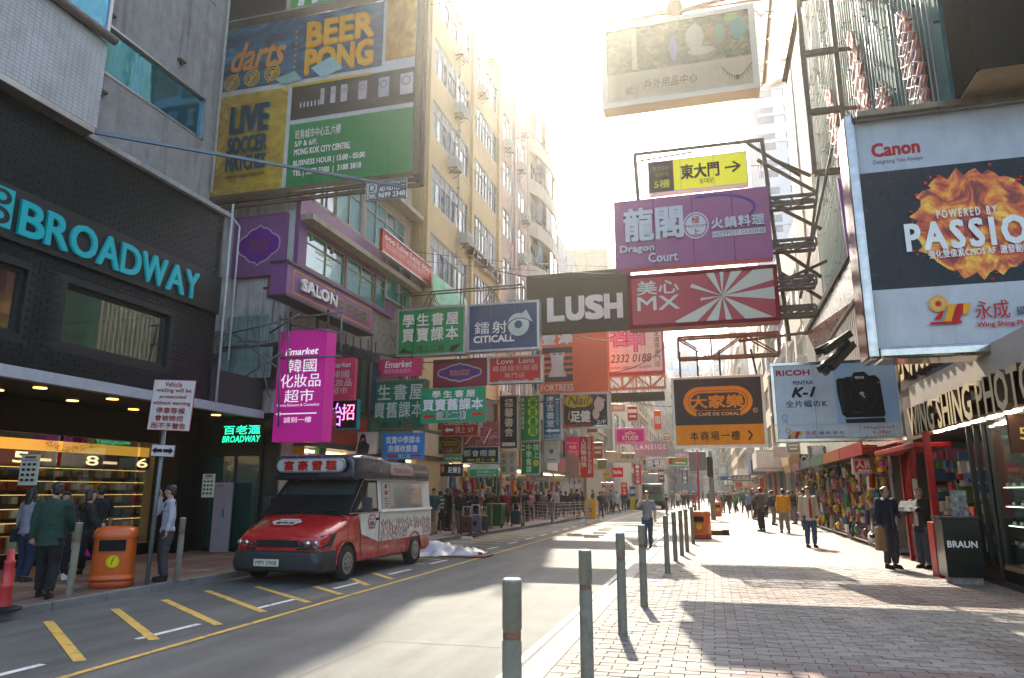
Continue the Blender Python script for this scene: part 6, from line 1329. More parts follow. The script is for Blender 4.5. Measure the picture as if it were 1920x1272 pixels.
plate(t, (285,358,713,808), lambda F: (F.text('Vehicle', .28,.04,.68,.14,RD,.02), F.text('waiting will be', .1,.17,.92,.27,RD,.02), F.text('prosecuted', .2,.30,.82,.39,RD,.02), F.text('without warning', .06,.42,.94,.52,RD,.02), F.text('停車等候', .16,.55,.84,.67,RD,.02), F.text('會被檢控', .16,.70,.82,.81,RD,.02), F.text('而不予警告', .1,.85,.9,.96,RD,.02)), tl=.05)
plate(t, (286,327,834,857), lambda F: (F.arrow(.05,.22,.48,.78,'141414'), F.arrow(.52,.22,.95,.78,'141414',False)), rim='4a4a4a', tl=.05)
# traffic cone base at the left edge
q = onz(6,1145,PV); t = thing('traffic_cone', 'red ribbed barrier post with a black base at the left edge', 'barrier post', q)
b = MB(); b.lathe([(.22,0),(.22,.03),(.12,.06)], 20); b.build('base', BLK, t); b = MB(); b.lathe([(.085,.05),(.075,.3),(.08,.31),(.08,.34),(.072,.35),(.066,.62),(.07,.63),(.07,.66),(.05,.67),(.045,.8),(.0,.82)], 20); b.build('post', mat('red_plastic',(.45,.03,.03),.4), t)
# ------------------------------------------------------------------ traffic pole, red pole, control boxes
q = onz(1338,975,PV); t = thing('traffic_signal', 'thick grey pole carrying a grey board back and a black signal head', 'traffic light', q); Y = q.y
zt = ony(1330,846,Y).z-PV; b = MB(); b.tube([(0,0,0),(0,0,zt)], .14, 14); b.build('pole', mat('pole_grey',(.2,.2,.17),.7,noise=.3,streak=.4), t)
a, c_ = ony(1293,883,Y-.3), ony(1323,847,Y-.3); b = MB(); b.box(a.x-q.x,-.3,a.z-PV,c_.x-q.x,-.15,c_.z-PV); b.build('board', mat('board_grey',(.13,.13,.14),.5,noise=.1), t, .02)
a, c_ = ony(1323,895,Y-.2), ony(1331,860,Y-.2); b = MB(); b.box(a.x-q.x+.1,-.3,a.z-PV,c_.x-q.x+.15,.1,c_.z-PV+.1); b.build('signal_head', BLK, t, .03)
q = onz(1312,985,PV); t = thing('red_pole', 'thin bright red pole leaning beside the orange bin', 'pole', q); tp = ony(1307,845,q.y); b = MB(); b.tube([(0,0,0),(tp.x-q.x,0,tp.z-PV)], .05, 10); b.build('pole', mat('red_pole',(.38,.015,.02),.4), t)
for x, yb_, yt_, lab in ((1099,975,838,'grey lamp pole in front of the red money exchange strip'),(1077,960,866,'thin pole rising from the railing'),(1368,960,888,'slim pole on the sunny pavement beyond the red bin')):
    q = onz(x, yb_, PV); t = thing('street_pole', lab, 'pole', q); tp = ony(x, yt_, q.y); b = MB(); b.tube([(0,0,0),(0,0,tp.z-PV)], .07 if x == 1099 else .04, 10); b.build('pole', mat('pole_grey'), t)
    if x == 1099: b = MB(); b.box(-.35,-.1,1.9+1.6,-.05,.2,1.9+2.9); b.build('signal_head', BLK, t, .03); b = MB(); b.box(.1,-.1,3.2,.45,.15,4.1); b.build('signal_head', BLK, t, .03)
# railings on the left pavement
STL = mat('steel_rail', (.45,.45,.42), .35, .7)
for (a, c_, lab) in (((984,978),(1036,983),'steel pedestrian railing behind the shopping trolley'),((1040,984),(1098,979),'steel pedestrian railing in front of the seated vendors'),((1100,979),(1122,975),'short railing wrapped next to the yellow banner')):
    A, D = onz(*a, PV), onz(*c_, PV); t = thing('railing', lab, 'railing', A, 0, 'pedestrian railings on the left pavement'); v = D-A; b = MB()
    for z in (.25,.42,.59,.76,.93,1.05): b.bar((0,0,z), v+Vector((0,0,z)), .03)
    n = 6
    for k in range(n+1): b.bar(v*k/n, v*k/n+Vector((0,0,1.08)), .045 if k in (0,n) else .02)
    b.build('rails', STL, t)
def ybn(F): F.text('大減價', .1,.1,.9,.6,'3a2a10',.02)
q = onz(1108,977,PV); t = thing('yellow_banner', 'yellow cloth banner tied to the end of the railing', 'banner', q); b = MB(); b.box(-.3,-.03,.1,.3,0,1.2); b.build('cloth', pm('d8b020'), t); F = Face(.6,1.1); F.vtext('牛雜', .25,.1,.6,.7,'3a2a10',.01); o = F.build(t); o.location = (0,-.03,.1)
q = onz(1184,957,PV); t = thing('yellow_bin', 'tall yellow recycling box by the far left kerb', 'box', q); b = MB(); b.box(-.3,0,0,.3,.5,1.35); b.build('box', pm('d0c020'), t, .03); b = MB(); b.box(.35,0,0,.95,.5,.9); b.build('side_box', pm('6a6a5a'), t)
# suitcases, trolley, wheelie bin
def suitcase(p, lab, c, s=1):
    q = onz(*p, PV); t = thing('suitcase', lab, 'suitcase', q, .2, 'suitcases of the waiting travellers'); t.scale = (s,s,s)
    b = MB(); b.box(-.24,-.15,.06,.24,.15,.72); b.build('shell', pm(c,.4), t, .05)
    b = MB()
    for x in (-.15,.15): b.bar((x,.1,.7),(x,.1,1.08),.02)
    b.bar((-.15,.1,1.08),(.15,.1,1.08),.03); b.build('handle', ALU, t)
    b = MB()
    for x in (-.2,.2):
        for y in (-.1,.1): b.tube([(x-.02,y,.035),(x+.02,y,.035)], .035, 8)
    b.build('wheel', BLK, t); b = MB(); b.box(-.08,-.16,.3,.08,-.151,.45); b.build('tag', BLK, t)
suitcase((891,1000), 'grey lilac upright suitcase on the left pavement', '6a6478'); suitcase((874,1002), 'brown suitcase behind the standing man in black', '4a2a1a', .95); suitcase((905,998), 'dark green suitcase next to the grey lilac one', '1c4030', .9)
q = onz(967,988,PV); t = thing('shopping_trolley', 'dark teal two wheeled shopping trolley on the left pavement', 'trolley', q); b = MB(); b.box(-.22,-.15,.12,.22,.2,.75); b.build('bag', pm('1a3a40'), t, .05); b = MB(); b.tube([(-.2,.2,.1),(-.2,.28,1.05),(.2,.28,1.05),(.2,.2,.1)], .015, 6); b.build('handle', STL, t)
for x in (-.24,.24): b = MB(); b.tube([(x-.02,.18,.09),(x+.02,.18,.09)], .09, 12); b.build('wheel', BLK, t)
q = onz(930,990,PV); t = thing('wheelie_bin', 'green wheeled container among the waiting people', 'container', q); b = MB(); b.prism([(-.3,-.3,.08),(.3,-.3,.08),(.36,-.36,1.0),(-.36,-.36,1.0)], (0,.65,0)); b.build('body', pm('1f5a30'), t, .03); b = MB(); b.box(-.4,-.4,1.0,.4,.4,1.07); b.build('lid', pm('2a6a3a'), t, .03)
for x in (-.32,.32): b = MB(); b.tube([(x-.03,-.2,.09),(x+.03,-.2,.09)], .09, 12); b.build('wheel', BLK, t)
# white sheet behind the van and litter
q = onz(838,1040,.01); t = thing('plastic_sheet', 'crumpled white plastic sheet lying on the road behind the van', 'plastic sheet', q); b = MB(); n = 26; m_ = 12; R = random.Random(3); v = []; f = []
from mathutils import noise as mn
for i in range(n+1):
    for j in range(m_+1):
        u_, w_ = i/n, j/m_; x = -.8+u_*1.8; y = -1.2+w_*1.9*(1-.45*u_)+u_*.9; h = max(.015, (.40*(1-u_)**1.5*math.sin(math.pi*min(1,max(0,w_)))+.06)+.22*mn.noise(Vector((u_*4.5,w_*4,1)))+.1*mn.noise(Vector((u_*11,w_*9,3)))); v.append((x,y,h if 0<j<m_ else .015))
for i in range(n):
    for j in range(m_): a = i*(m_+1)+j; f.append((a,a+m_+1,a+m_+2,a+1))
b.add(v,f,True); b.build('sheet', mat('white_plastic',(.42,.42,.45),.35,noise=.15), t)
q = onz(872,1042,.02); t = thing('brown_sheet', 'flat brown packing sheet beside the white plastic on the road', 'packing sheet', q); b = MB(); b.box(-.6,-.5,0,.7,.4,.02); b.build('sheet', pm('6a3a26'), t); 
q = onz(875,1012,.0); t = thing('small_parcel', 'small white parcel lying at the left kerb', 'parcel', q); b = MB(); b.box(-.2,-.1,0,.2,.1,.1); b.build('parcel', pm('c8c8c0'), t, .02)
q = onz(1342,1003,PV); t = thing('cardboard_box', 'flattened brown carton lying right of the orange bin', 'carton', q); b = MB(); b.mi=0; b.box(-.45,-.3,0,.25,.25,.18); b.mi=1; b.box(.25,-.25,0,.5,.2,.2); b.build('carton', [pm('6a4a2a'), pm('2a1a14')], t, .01)
# roller banner and posters at the shop entrance
def rb(F): F.text('資訊之選', .2,.25,.8,.33,'8a8aa0'); F.ell(.5,.5,.2,.03,'6a8ab0',12); F.line([(.55,.38),(.6,.5)],.05,'3a4a5a'); F.rect(.1,.04,.5,.06,'8a5a5a')
t = sign('pale grey roller banner standing at the dark shop entrance', (398,432,905,1036), 17.0, '8a8a90', rb, 0, depth=.04, name='roller_banner', cat='banner')
def po(F): 
    F.rect(.2,.05,.8,.12,'2a5a40'); F.rect(.1,.16,.9,.2,'b06a9a')
    for k in range(4):
        for j in range(3): F.rect(.12+j*.28,.28+k*.17,.3+j*.28,.36+k*.17,'1c1c1c')
sign('white poster with small black product pictures behind the woman in grey', (37,72,853,910), 10.9-.2, 'c0c4b4', po, 0, depth=.01, name='poster', cat='poster')
sign('white product poster on the dark pillar beside the shop entrance', (379,402,889,933), 15.9, 'b8bcae', po, 0, depth=.01, name='poster', cat='poster')
t = thing('tinsel_garland', 'gold tinsel garland with red baubles hanging in the shop window', 'garland', ony(90,830,10.6)); b = MB(); R = random.Random(5)
P0, P1 = onx(85,826,XG+.1), onx(195,826,XG+.1)
for k in range(200):
    u_ = k/200; c_ = P0.lerp(P1,u_)+Vector((R.uniform(-.05,.05),R.uniform(-.05,.05),-.22*math.sin(math.pi*u_)+R.uniform(-.07,.07))); d = Vector((R.uniform(-1,1),R.uniform(-1,1),R.uniform(-1,1))).normalized()*.06; e_ = Vector((R.uniform(-1,1),R.uniform(-1,1),R.uniform(-1,1))).normalized()*.012; b.add([c_-d,c_+e_,c_+d],[(0,1,2)])
A_(b,'tinsel',mat('gold_tinsel',(.7,.42,.06),.25,.8),t)
# far lorry
q = onz(1218,958,0); t = thing('lorry', 'lorry with a white box body driving towards the viewer far up the road', 'lorry', (q.x, q.y+4, 0)); Y0 = q.y+4
b = MB(); b.box(-1.1,1.6,.8,1.1,7,3.5); b.build('cargo_box', pm('b0b0b0'), t, .05); b = MB(); b.box(-1.0,0,.5,1.0,1.6,2.5); b.build('cab', pm('5a6a5a'), t, .15); b = MB(); b.box(-.85,-.03,1.5,.85,0,2.2); b.build('windscreen', PAN[1], t, .02)
b = MB(); b.box(-.95,-.05,.4,.95,.0,.8); b.build('bumper', BLK, t)
for x in (-.9,.9):
    for y in (.7,5.5): b = MB(); b.tube([(x-.14,y,.45),(x+.14,y,.45)], .45, 14); b.build('wheel', BLK, t)
# ------------------------------------------------------------------ ice cream van
VX, VY = -8.13, 12.42
van = thing('ice_cream_van', 'red and white ice cream van with a navy roof box parked at the left kerb', 'van', (VX, VY, 0))
REDP = mat('van_red', (.42,.014,.014), .28, coat=.6, noise=.06, scale=2); WHP = mat('van_white', (.70,.66,.59), .35, coat=.3, noise=.1, scale=3, streak=.15); NAV = mat('van_navy', (.008,.014,.035), .25, coat=.5, noise=.2)
BUM = mat('bumper_grey', (.022,.026,.028), .5, noise=.25, bump=.1); VG = glassm('van_glass', (.10,.14,.15), .03, .6); RUB = mat('rubber', (.012,.012,.013), .8)
def loft(b, st, M=True):
    n = len(st[0]); v = [p for s_ in st for p in s_]; f = []
    for i in range(len(st)-1):
        for k in range(n): a, c_ = i*n+k, i*n+(k+1) % n; f.append((a, c_, c_+n, a+n))
    f.append(list(range(n))[::-1]); f.append([(len(st)-1)*n+k for k in range(n)]); b.add(v, f, True); return b
def rg(y, w_, z0, z1, r=.08, cr=.0):
    top = [((w_-r*1.3)*k/4, y, z1+cr*(1-(k/4)**2)) for k in range(-4,5)]
    return [(-w_+r,y,z0),(-w_,y,z0+r),(-w_,y,z1-r*1.3)]+top+[(w_,y,z1-r*1.3),(w_,y,z0+r),(w_-r,y,z0)]
b = MB(); loft(b, [rg(.10,.84,.5,.83,.06,.02), rg(.16,.90,.42,.90,.08,.04), rg(.32,.955,.38,.985,.1,.05), rg(.52,.975,.36,1.06,.1,.05), rg(.8,.985,.34,1.15,.1,.05), rg(1.08,.995,.32,1.25,.1,.05)]); b.build('bonnet', REDP, van, .03)
b = MB(); loft(b, [rg(1.082,.995,.32,1.27,.05), rg(2.2,1.0,.30,1.28,.04), rg(5.3,1.0,.30,1.28,.04), rg(5.52,.98,.34,1.28,.06)]); b.build('body', REDP, van, .02)
# greenhouse
b = MB(); v = [(-.985,1.08,1.285),(.985,1.08,1.285),(.985,5.5,1.285),(-.985,5.5,1.285),(-.90,1.82,2.0),(.90,1.82,2.0),(.93,5.44,2.0),(-.93,5.44,2.0)]
b.mi = 0; b.add(v, [(4,5,6,7),(1,2,6,5),(3,0,4,7),(2,3,7,6)]); b.mi = 1; b.add(v, [(0,1,5,4)]); b.build('cabin', [WHP, BLK], van)
def quad(pts, off): 
    P = [Vector(p) for p in pts]; n_ = (P[1]-P[0]).cross(P[2]-P[0]).normalized()*off; b = MB(); b.add([p+n_ for p in P]+[p+n_*.2 for p in P], [(0,1,2,3),(0,4,5,1),(1,5,6,2),(2,6,7,3),(3,7,4,0)]); return b
quad([(-.90,1.13,1.31),(.90,1.13,1.31),(.83,1.79,1.96),(-.83,1.79,1.96)], .012).build('windscreen', VG, van)
b = MB(); b.bar((-.75,1.06,1.33),(.1,1.12,1.36),.025); b.bar((-.05,1.06,1.33),(.75,1.12,1.36),.025); b.box(-.95,1.0,1.262,.95,1.12,1.29); b.build('wiper', BLK, van)
# side faces (both sides): s=+1 street side
def sidept(y, z, s, o=0.0):
    if z <= 1.285: x = 1.0
    else: x = .985-(.985-.915)*(z-1.285)/.715
    return (s*(x+o), y, z)
def spoly(pts, s, m, name, o=.012, th=.01, par=van):
    b = MB(); P = [sidept(y, z, s, o) for y, z in pts]; Q = [sidept(y, z, s, o-th) for y, z in pts]; n = len(P)
    if s > 0: P = P; Q = Q
    b.add(P+Q, [list(range(n)) if s > 0 else list(range(n))[::-1]]+[(i,i+n,(i+1)%n+n,(i+1)%n) for i in range(n)]); return b.build(name, m, par)
for s in (1,-1):
    spoly([(1.62,.86),(2.42,.66),(2.42,1.275),(1.46,1.275)], s, WHP, 'door_panel')
    d = spoly([(1.36,1.30),(2.42,1.30),(2.42,1.97),(1.92,1.97)], s, BLK, 'door_frame', .008)
    spoly([(1.66,1.37),(2.34,1.37),(2.34,1.92),(1.98,1.92)], s, VG, 'door_window', .016)
    spoly([(1.34,1.33),(1.62,1.33),(1.62,1.55)], s, VG, 'quarter_window', .018)
    spoly([(2.46,.66),(5.5,.66),(5.5,1.275),(2.46,1.275)], s, WHP, 'side_panel')
    f = spoly([(2.58,1.30),(4.98,1.30),(4.94,1.96),(2.62,1.96)], s, mat('window_rubber_cream',(.38,.35,.27),.5), 'window_frame', .02)
    for ya, yb_ in ((3.02,3.95),(4.0,4.88)): spoly([(ya,1.35),(yb_,1.35),(yb_,1.92),(ya,1.92)], s, glassm('van_side_glass',(.16,.19,.18),.08), 'window_pane', .028)
    spoly([(2.64,1.35),(2.98,1.35),(2.98,1.92),(2.66,1.92)], s, pm('b0a898'), 'menu_panel', .028)
    b = MB(); 
    for (y,z,w_,h_,c_) in ((2.81,1.84,.06,.05,'3a3a34'),(2.81,1.7,.08,.05,'a03030'),(2.81,1.58,.1,.012,'a03030'),(2.81,1.52,.1,.012,'6a6a60'),(2.81,1.46,.1,.012,'a03030'),(2.81,1.4,.1,.012,'6a6a60')):
        b.mi = 0 if c_ == '3a3a34' else 1 if c_ == 'a03030' else 2; x = sidept(y,z,s,.032)[0]; b.add([(x,y-w_,z-h_),(x,y+w_,z-h_),(x,y+w_,z+h_),(x,y-w_,z+h_)], [(0,1,2,3)])
    b.build('menu_print', [pm('3a3a34'),pm('a03030'),pm('6a6a60')], van)
    spoly([(2.46,1.285),(5.48,1.285),(5.48,1.34),(2.46,1.34)], s, WHP, 'counter_ledge', .06, .06)
    # spotted print
    b = MB(); R = random.Random(11)
    for c_ in range(40):
        for r_ in range(5):
            y = 2.56+c_*.073+R.uniform(-.016,.016); z = .70+r_*.088+(.044 if c_ % 2 else 0)+R.uniform(-.01,.01)
            if z > 1.10 or (4.0 < y < 4.95 and z < .87) or R.random() < .05: continue
            b.mi = R.choice((0,0,1,1,2,3)); t_ = R.uniform(-.5,.5); rr = R.uniform(.034,.046); x = s*1.0155
            P = [(x, y+rr*.62*math.cos(a)*math.cos(t_)-rr*math.sin(a)*math.sin(t_)*.5, z+rr*math.sin(a)+rr*.4*math.cos(a)*math.sin(t_)) for a in [2*math.pi*k/7 for k in range(7)]]; b.add(P, [list(range(7)) if s > 0 else list(range(7))[::-1]])
    b.build('spotted_print', [pm('a0241c'),pm('10201c'),pm('2a4a3a'),pm('c87a6a')], van)
    # wheels and arches
    for y in (1.0, 4.42):
        b = MB(); n = 18
        ring = [(s*1.004, y+.43*math.cos(math.pi*k/n), .34+.43*math.sin(math.pi*k/n)) for k in range(n+1)]; b.add(ring, [list(range(n+1)) if s > 0 else list(range(n+1))[::-1]]); b.build('wheel_well', BLK, van)
        b = MB()
        for p_, r_ in zip(ring, ring[1:]): b.bar((p_[0]+s*.005,p_[1],p_[2]),(r_[0]+s*.005,r_[1],r_[2]),.05,.04)
        b.build('wheel_arch', REDP if y < 2 else REDP, van)
        w_ = empty('wheel', (s*.935, y, .335)); w_.parent = van
        b = MB(); prof = [(.20,-.10),(.30,-.105),(.33,-.08),(.335,0),(.33,.08),(.30,.105),(.20,.10)]; b.lathe(prof, 28); b.v = [(z_*1.0, x_, y_) for x_, y_, z_ in b.v]; b.build('tyre', RUB, w_)
        b = MB(); b.lathe([(.215,.108),(.20,.118),(.175,.112),(.15,.107),(.10,.109),(.08,.125),(.03,.13)], 24); b.v = [(s*z_, x_, y_) for x_, y_, z_ in b.v]; b.build('hub', mat('hub_silver',(.35,.34,.31),.35,.7,noise=.2), w_)
        b = MB()
        for k in range(8): a = 2*math.pi*k/8; b.ell((s*.108, .125*math.cos(a), .125*math.sin(a)), (.008,.022,.022), 8, 5)
        b.build('hub_hole', BLK, w_)
    spoly([(1.10,1.30),(1.35,1.30),(1.90,1.97),(1.80,1.985)], s, BLK, 'front_pillar', .010)
    # mirrors
    b = MB(); b.box(min(s*1.0,s*1.18),1.46,1.34,max(s*1.0,s*1.18),1.52,1.38); b.box(min(s*1.08,s*1.27),1.42,1.32,max(s*1.08,s*1.27),1.56,1.62); b.build('mirror', BUM, van, .025)
    b = MB(); b.box(min(s*1.01,s*1.035),2.26,1.12,max(s*1.01,s*1.035),2.40,1.17); b.build('door_handle', BLK, van, .01)
    b = MB(); b.bar((s*1.013,1.5,1.27),(s*1.013,1.62,.42),.008); b.bar((s*1.013,2.44,1.95 if 0 else 1.27),(s*1.013,2.44,.4),.008); b.build('door_gap', BLK, van)
    # headlights
    b = MB(); P = [(s*.46,.075,.665),(s*.86,.12,.665),(s*1.0,.44,.72),(s*1.0,.60,.93),(s*.86,.27,.90),(s*.50,.165,.86)]; b.add(P, [list(range(6)) if s > 0 else list(range(6))[::-1]]); o = b.build('headlight', mat('headlight_dark',(.03,.035,.035),.08,spec=1,coat=1), van); o.location = (s*.012,-.035,.0)
    so_ = o.modifiers.new('thick','SOLIDIFY'); so_.thickness = .05
    b = MB(); b.ell((s*.66,.09,.76),(.075,.02,.06),12,8); b.ell((s*.82,.13,.77),(.05,.02,.05),12,8); b.build('lamp_lens', mat('lamp_chrome',(.5,.5,.5),.1,.9), o)
# oval badge on the street-side door
def badge(F): P = [(0,.5),(.2,.06),(.8,.06),(1,.5),(.8,.94),(.2,.94)]; F.poly(P,'a82428'); Q = [(.08+.84*u,.1+.8*v) for u, v in P]; F.poly(Q,'c8c0b4'); F.text('Mobile Softee', .2,.26,.8,.42,'8a5a70'); F.text('雪糕車', .24,.5,.76,.78,'1c1a1a',.03)
F = Face(.42,.34); badge(F); o = F.build(van,'badge'); o.location = (1.014,2.08,.93); o.rotation_euler = (0,0,math.pi/2)
F = Face(.34,.26); badge(F); o = F.build(van,'window_badge'); o.location = (.965,4.45,1.55); o.rotation_euler = (-.1*0,0,math.pi/2)
F = Face(.80,.42); F.y = 0; badge(F); o = F.build(van,'bonnet_badge'); o.location = (-.1,.36,1.062); o.rotation_euler = (math.radians(-70),0,0)
b = MB(); loft(b, [[(-.80,.05,.24),(-.88,.0,.42),(-.78,.03,.60),(.78,.03,.60),(.88,.0,.42),(.80,.05,.24)], [(-.95,.16,.21),(-1.0,.13,.42),(-.93,.16,.645),(.93,.16,.645),(1.0,.13,.42),(.95,.16,.21)], [(-1.02,.62,.2),(-1.025,.62,.5),(-1.0,.62,.66),(1.0,.62,.66),(1.025,.62,.5),(1.02,.62,.2)]]); b.build('bumper', BUM, van, .05)
b = MB(); b.box(-.46,.085,.68,.46,.14,.82); b.build('grille', BLK, van, .02); b = MB(); [b.box(-.44,.075,.70+k*.035,.44,.085,.712+k*.035) for k in range(4)]; b.build('grille_bar', BUM, van)
b = MB(); b.box(-.40,-.03,.34,.14,-.015,.47); pl_ = b.build('number_plate', pm('c8c4b4'), van, .003); F = Face(.5,.11); F.text('MM 3908', .05,.14,.95,.86,'141414',.012); o = F.build(pl_); o.location = (-.13,-.028,.35)
# roof box
def rr(y, w_, z0, z1, r=.1): return [(-w_,y,z0),(-w_,y,z1-r),(-w_+r*.6,y,z1-r*.2),(-w_+r*1.6,y,z1),(w_-r*1.6,y,z1),(w_-r*.6,y,z1-r*.2),(w_,y,z1-r),(w_,y,z0)]
b = MB(); loft(b, [rr(1.18,.93,2.01,2.42,.08), rr(1.24,.97,1.96,2.48), rr(1.6,1.0,2.0,2.52), rr(2.6,1.0,2.0,2.50), rr(2.95,1.01,2.0,2.42), rr(5.2,1.01,2.0,2.42), rr(5.45,.96,2.0,2.36)]); b.v = [(x, y+(.10*abs(x)**2.5 if y < 1.3 else 0), z) for x,y,z in b.v]; b.build('roof_box', NAV, van, .03)
def pillp(W,H,n=8): r = H/2; return [(-W/2+r+r*math.cos(a), r+r*math.sin(a)) for a in [math.pi/2+math.pi*k/n for k in range(n+1)]]+[(W/2-r+r*math.cos(a), r+r*math.sin(a)) for a in [-math.pi/2+math.pi*k/n for k in range(n+1)]]
b = MB(); b.prism([(x,0,z) for x,z in pillp(1.62,.30)], (0,.08,0)); o = b.build('roof_sign', pm('7a7a78'), van, .01); o.location = (0,1.13,2.12)
b = MB(); b.prism([(x,0,z) for x,z in pillp(1.54,.24)], (0,.02,0)); p_ = b.build('roof_sign_face', pm('a8aaa8'), o); p_.location = (0,-.012,.03)
F = Face(1.5,.24); F.text('富 豪 雪 糕', .1,.1,.92,.92,'a01c28',.05,depth=.012); l_ = F.build(p_); l_.location = (0,-.002,0)
b = MB(); b.prism([(0,x,z) for x,z in pillp(1.35,.26)], (.03,0,0)); o = b.build('side_roof_sign', pm('8a8478'), van, .01); o.location = (1.0,3.55,2.09)
b = MB(); b.prism([(0,x,z) for x,z in pillp(1.27,.20)], (.008,0,0)); p_ = b.build('side_roof_sign_face', pm('a8a298'), o); p_.location = (.03,0,.03)
F = Face(1.1,.16); F.text('Mobile Softee', .05,.1,.95,.9,'a85a5a',.02); l_ = F.build(p_); l_.rotation_euler = (0,0,math.pi/2); l_.location = (.012,0,.02)
b = MB(); b.bar((-.9,5.55,.5),(.9,5.55,.5),.16,.2); b.build('rear_bumper', BUM, van, .02); b = MB(); b.box(.88,4.84,.1,.98,4.87,.42); b.build('mud_flap', RUB, van)
b = MB(); b.box(-.9,1.4,1.3,.9,1.9,1.5); b.build('dashboard', BLK, van)
# ------------------------------------------------------------------ people
def remesh(b, vox, smooth=4):
    me = bpy.data.meshes.new('r'); me.from_pydata(b.v, [], b.f); o = bpy.data.objects.new('r', me)
    m = o.modifiers.new('r', 'REMESH'); m.mode = 'VOXEL'; m.voxel_size = vox; m.use_smooth_shade = True
    s = o.modifiers.new('s', 'SMOOTH'); s.factor = .5; s.iterations = smooth
    r = eval_mesh(o)
    bpy.data.objects.remove(o); bpy.data.meshes.remove(me)
    r.materials.clear()
    for p in r.polygons: p.use_smooth = True
    return r
def V(*a): return Vector(a)
def displace(me, fn):
    n = len(me.vertices); co = [0.0]*(3*n); no = [0.0]*(3*n); me.vertices.foreach_get('co', co); me.vertices.foreach_get('normal', no)
    for i in range(n):
        d = fn(Vector(co[3*i:3*i+3]))
        for k in range(3): co[3*i+k] += no[3*i+k]*d
    me.vertices.foreach_set('co', co); me.update()
ARMS = {  # shoulder-relative elbow, wrist  (x outwards, y negative = forwards)
 'down': ((.05,.01,-.27),(.06,-.04,-.52)), 'back': ((.05,.10,-.25),(.05,.12,-.49)), 'fwd': ((.04,-.10,-.25),(.03,-.25,-.42)),
 'phone': ((.05,-.17,-.19),(-.06,-.16,.12)), 'read': ((.05,-.12,-.23),(-.05,-.34,-.12)), 'fold': ((.05,-.06,-.26),(-.12,-.2,-.26)),
 'camera': ((.06,-.18,-.15),(-.10,-.24,.08)), 'point': ((.12,-.14,-.14),(.16,-.38,-.20)), 'swingf': ((.05,-.10,-.25),(.05,-.26,-.44)), 'swingb': ((.05,.12,-.24),(.05,.12,-.48)), 'clasp': ((.05,-.04,-.27),(-.13,-.2,-.34))}
PC = {}
def person_proto(legs='stand', la='down', ra='down', top='jacket', bottom='trousers', hair='short', lean=0.0, turn=0.0, vox=.02, fingers=False, seated=False, female=False):
    key = (legs, la, ra, top, bottom, hair, lean, turn, vox, fingers, female)
    if key in PC: return PC[key]
    sw = .165 if female else .19; hz = .90
    spread = {'stand': (0,0), 'walk': (.26,-.24), 'step': (.12,-.12), 'shift': (.05,-.02)}[legs]
    hips = [V(.09,0,hz), V(-.09,0,hz)]; ank = []; kn = []
    for i, s in enumerate((1,-1)):
        y = spread[i]*(1); a = V(s*.105, -y, .09+(.06 if y < -.2 else 0)); k = V(s*.10, -y*.55-.045-(0.0 if y >= 0 else .04), .49); ank.append(a); kn.append(k)
    def L_(p): # lean about the pelvis
        d = p-V(0,0,hz); return V(p.x, p.y-d.z*math.sin(lean), hz+d.z*math.cos(lean)) if d.z > 0 else p
    sh = [L_(V(sw,0,1.40)), L_(V(-sw,0,1.40))]; neck = L_(V(0,.0,1.47)); hd = L_(V(0,-.02,1.60))+V(0,-.02*bool(lean),0)
    arms = []
    for i, (s, nm) in enumerate(((1, la), (-1, ra))):
        e, w_ = ARMS[nm]; arms.append((sh[i], sh[i]+V(s*e[0],e[1],e[2]), sh[i]+V(s*w_[0],w_[1],w_[2])))
    tz = [.88,.98,1.12,1.27,1.37,1.43,1.46]; fr = 1 if not female else .88
    tr = [(.15,.11),(.138*fr,.10),(.145*fr,.105),(.165*fr,.115),(.16*fr,.10),(.10,.075),(.055,.055)]
    tp = [L_(V(0,0,z)) for z in tz]
    def torso(b, g, z0=0): b.tube([p for p in tp], [(r_[0]+g, r_[1]+g) for r_ in tr], 14)
    def arm(b, A, g, r=(.055,.042,.030), upto=1.0):
        s_, e, w_ = A; b.ell(s_+V(0,0,-.01), (r[0]+g+.006,)*3, 8, 6)
        b.tube([s_, s_.lerp(e,.5), e], [r[0]+g, (r[0]+r[1])/2+g, r[1]+g], 10); b.ell(e, (r[1]+g,)*3, 8, 6)
        if upto > .5: b.tube([e, e.lerp(w_,.45), e.lerp(w_, upto)], [r[1]+g, r[1]+g-.001, r[2]+g*1.2+(.006 if g else 0)], 10)
    def leg(b, i, g, r=(.088,.062,.042), upto=1.0):
        h_, k, a = hips[i], kn[i], ank[i]; b.tube([h_, h_.lerp(k,.5), k], [r[0]+g, (r[0]+r[1])/2+.006+g, r[1]+g], 12); b.ell(k, (r[1]+g,)*3, 8, 6)
        b.tube([k, k.lerp(a,.35), k.lerp(a,upto)], [r[1]+g, r[1]+g-.001, r[2]+g*1.15], 12)
    b = MB(); torso(b, 0)
    b.ell(V(0,0,hz), (.145,.11,.1))
    for i in (0,1): leg(b, i, 0); arm(b, arms[i], 0)
    b.tube([L_(V(0,.01,1.42)), neck, hd+V(0,.01,-.05)], [(.06,.06),(.052,.055),(.05,.055)], 10)
    T = Matrix.Rotation(turn, 3, 'Z')
    b.ell(hd+V(0,.008,.02), (.073,.088,.095), 12, 9); b.ell(hd+T@V(0,-.03,-.045), (.052,.05,.058), 10, 7); b.ell(hd+T@V(0,-.092,-.005), (.013,.016,.022), 6, 5)
    for s in (1,-1): b.ell(hd+T@V(s*.073,.0,-.005), (.012,.02,.03), 6, 5)
    for i, (s_, e, w_) in enumerate(arms):
        d = (w_-e).normalized(); c_ = w_+d*.05; b.ell(c_, (.034,.024,.05), 8, 6, None)
    body = remesh(b, vox)
    bb = MB()
    bm_mats = 1
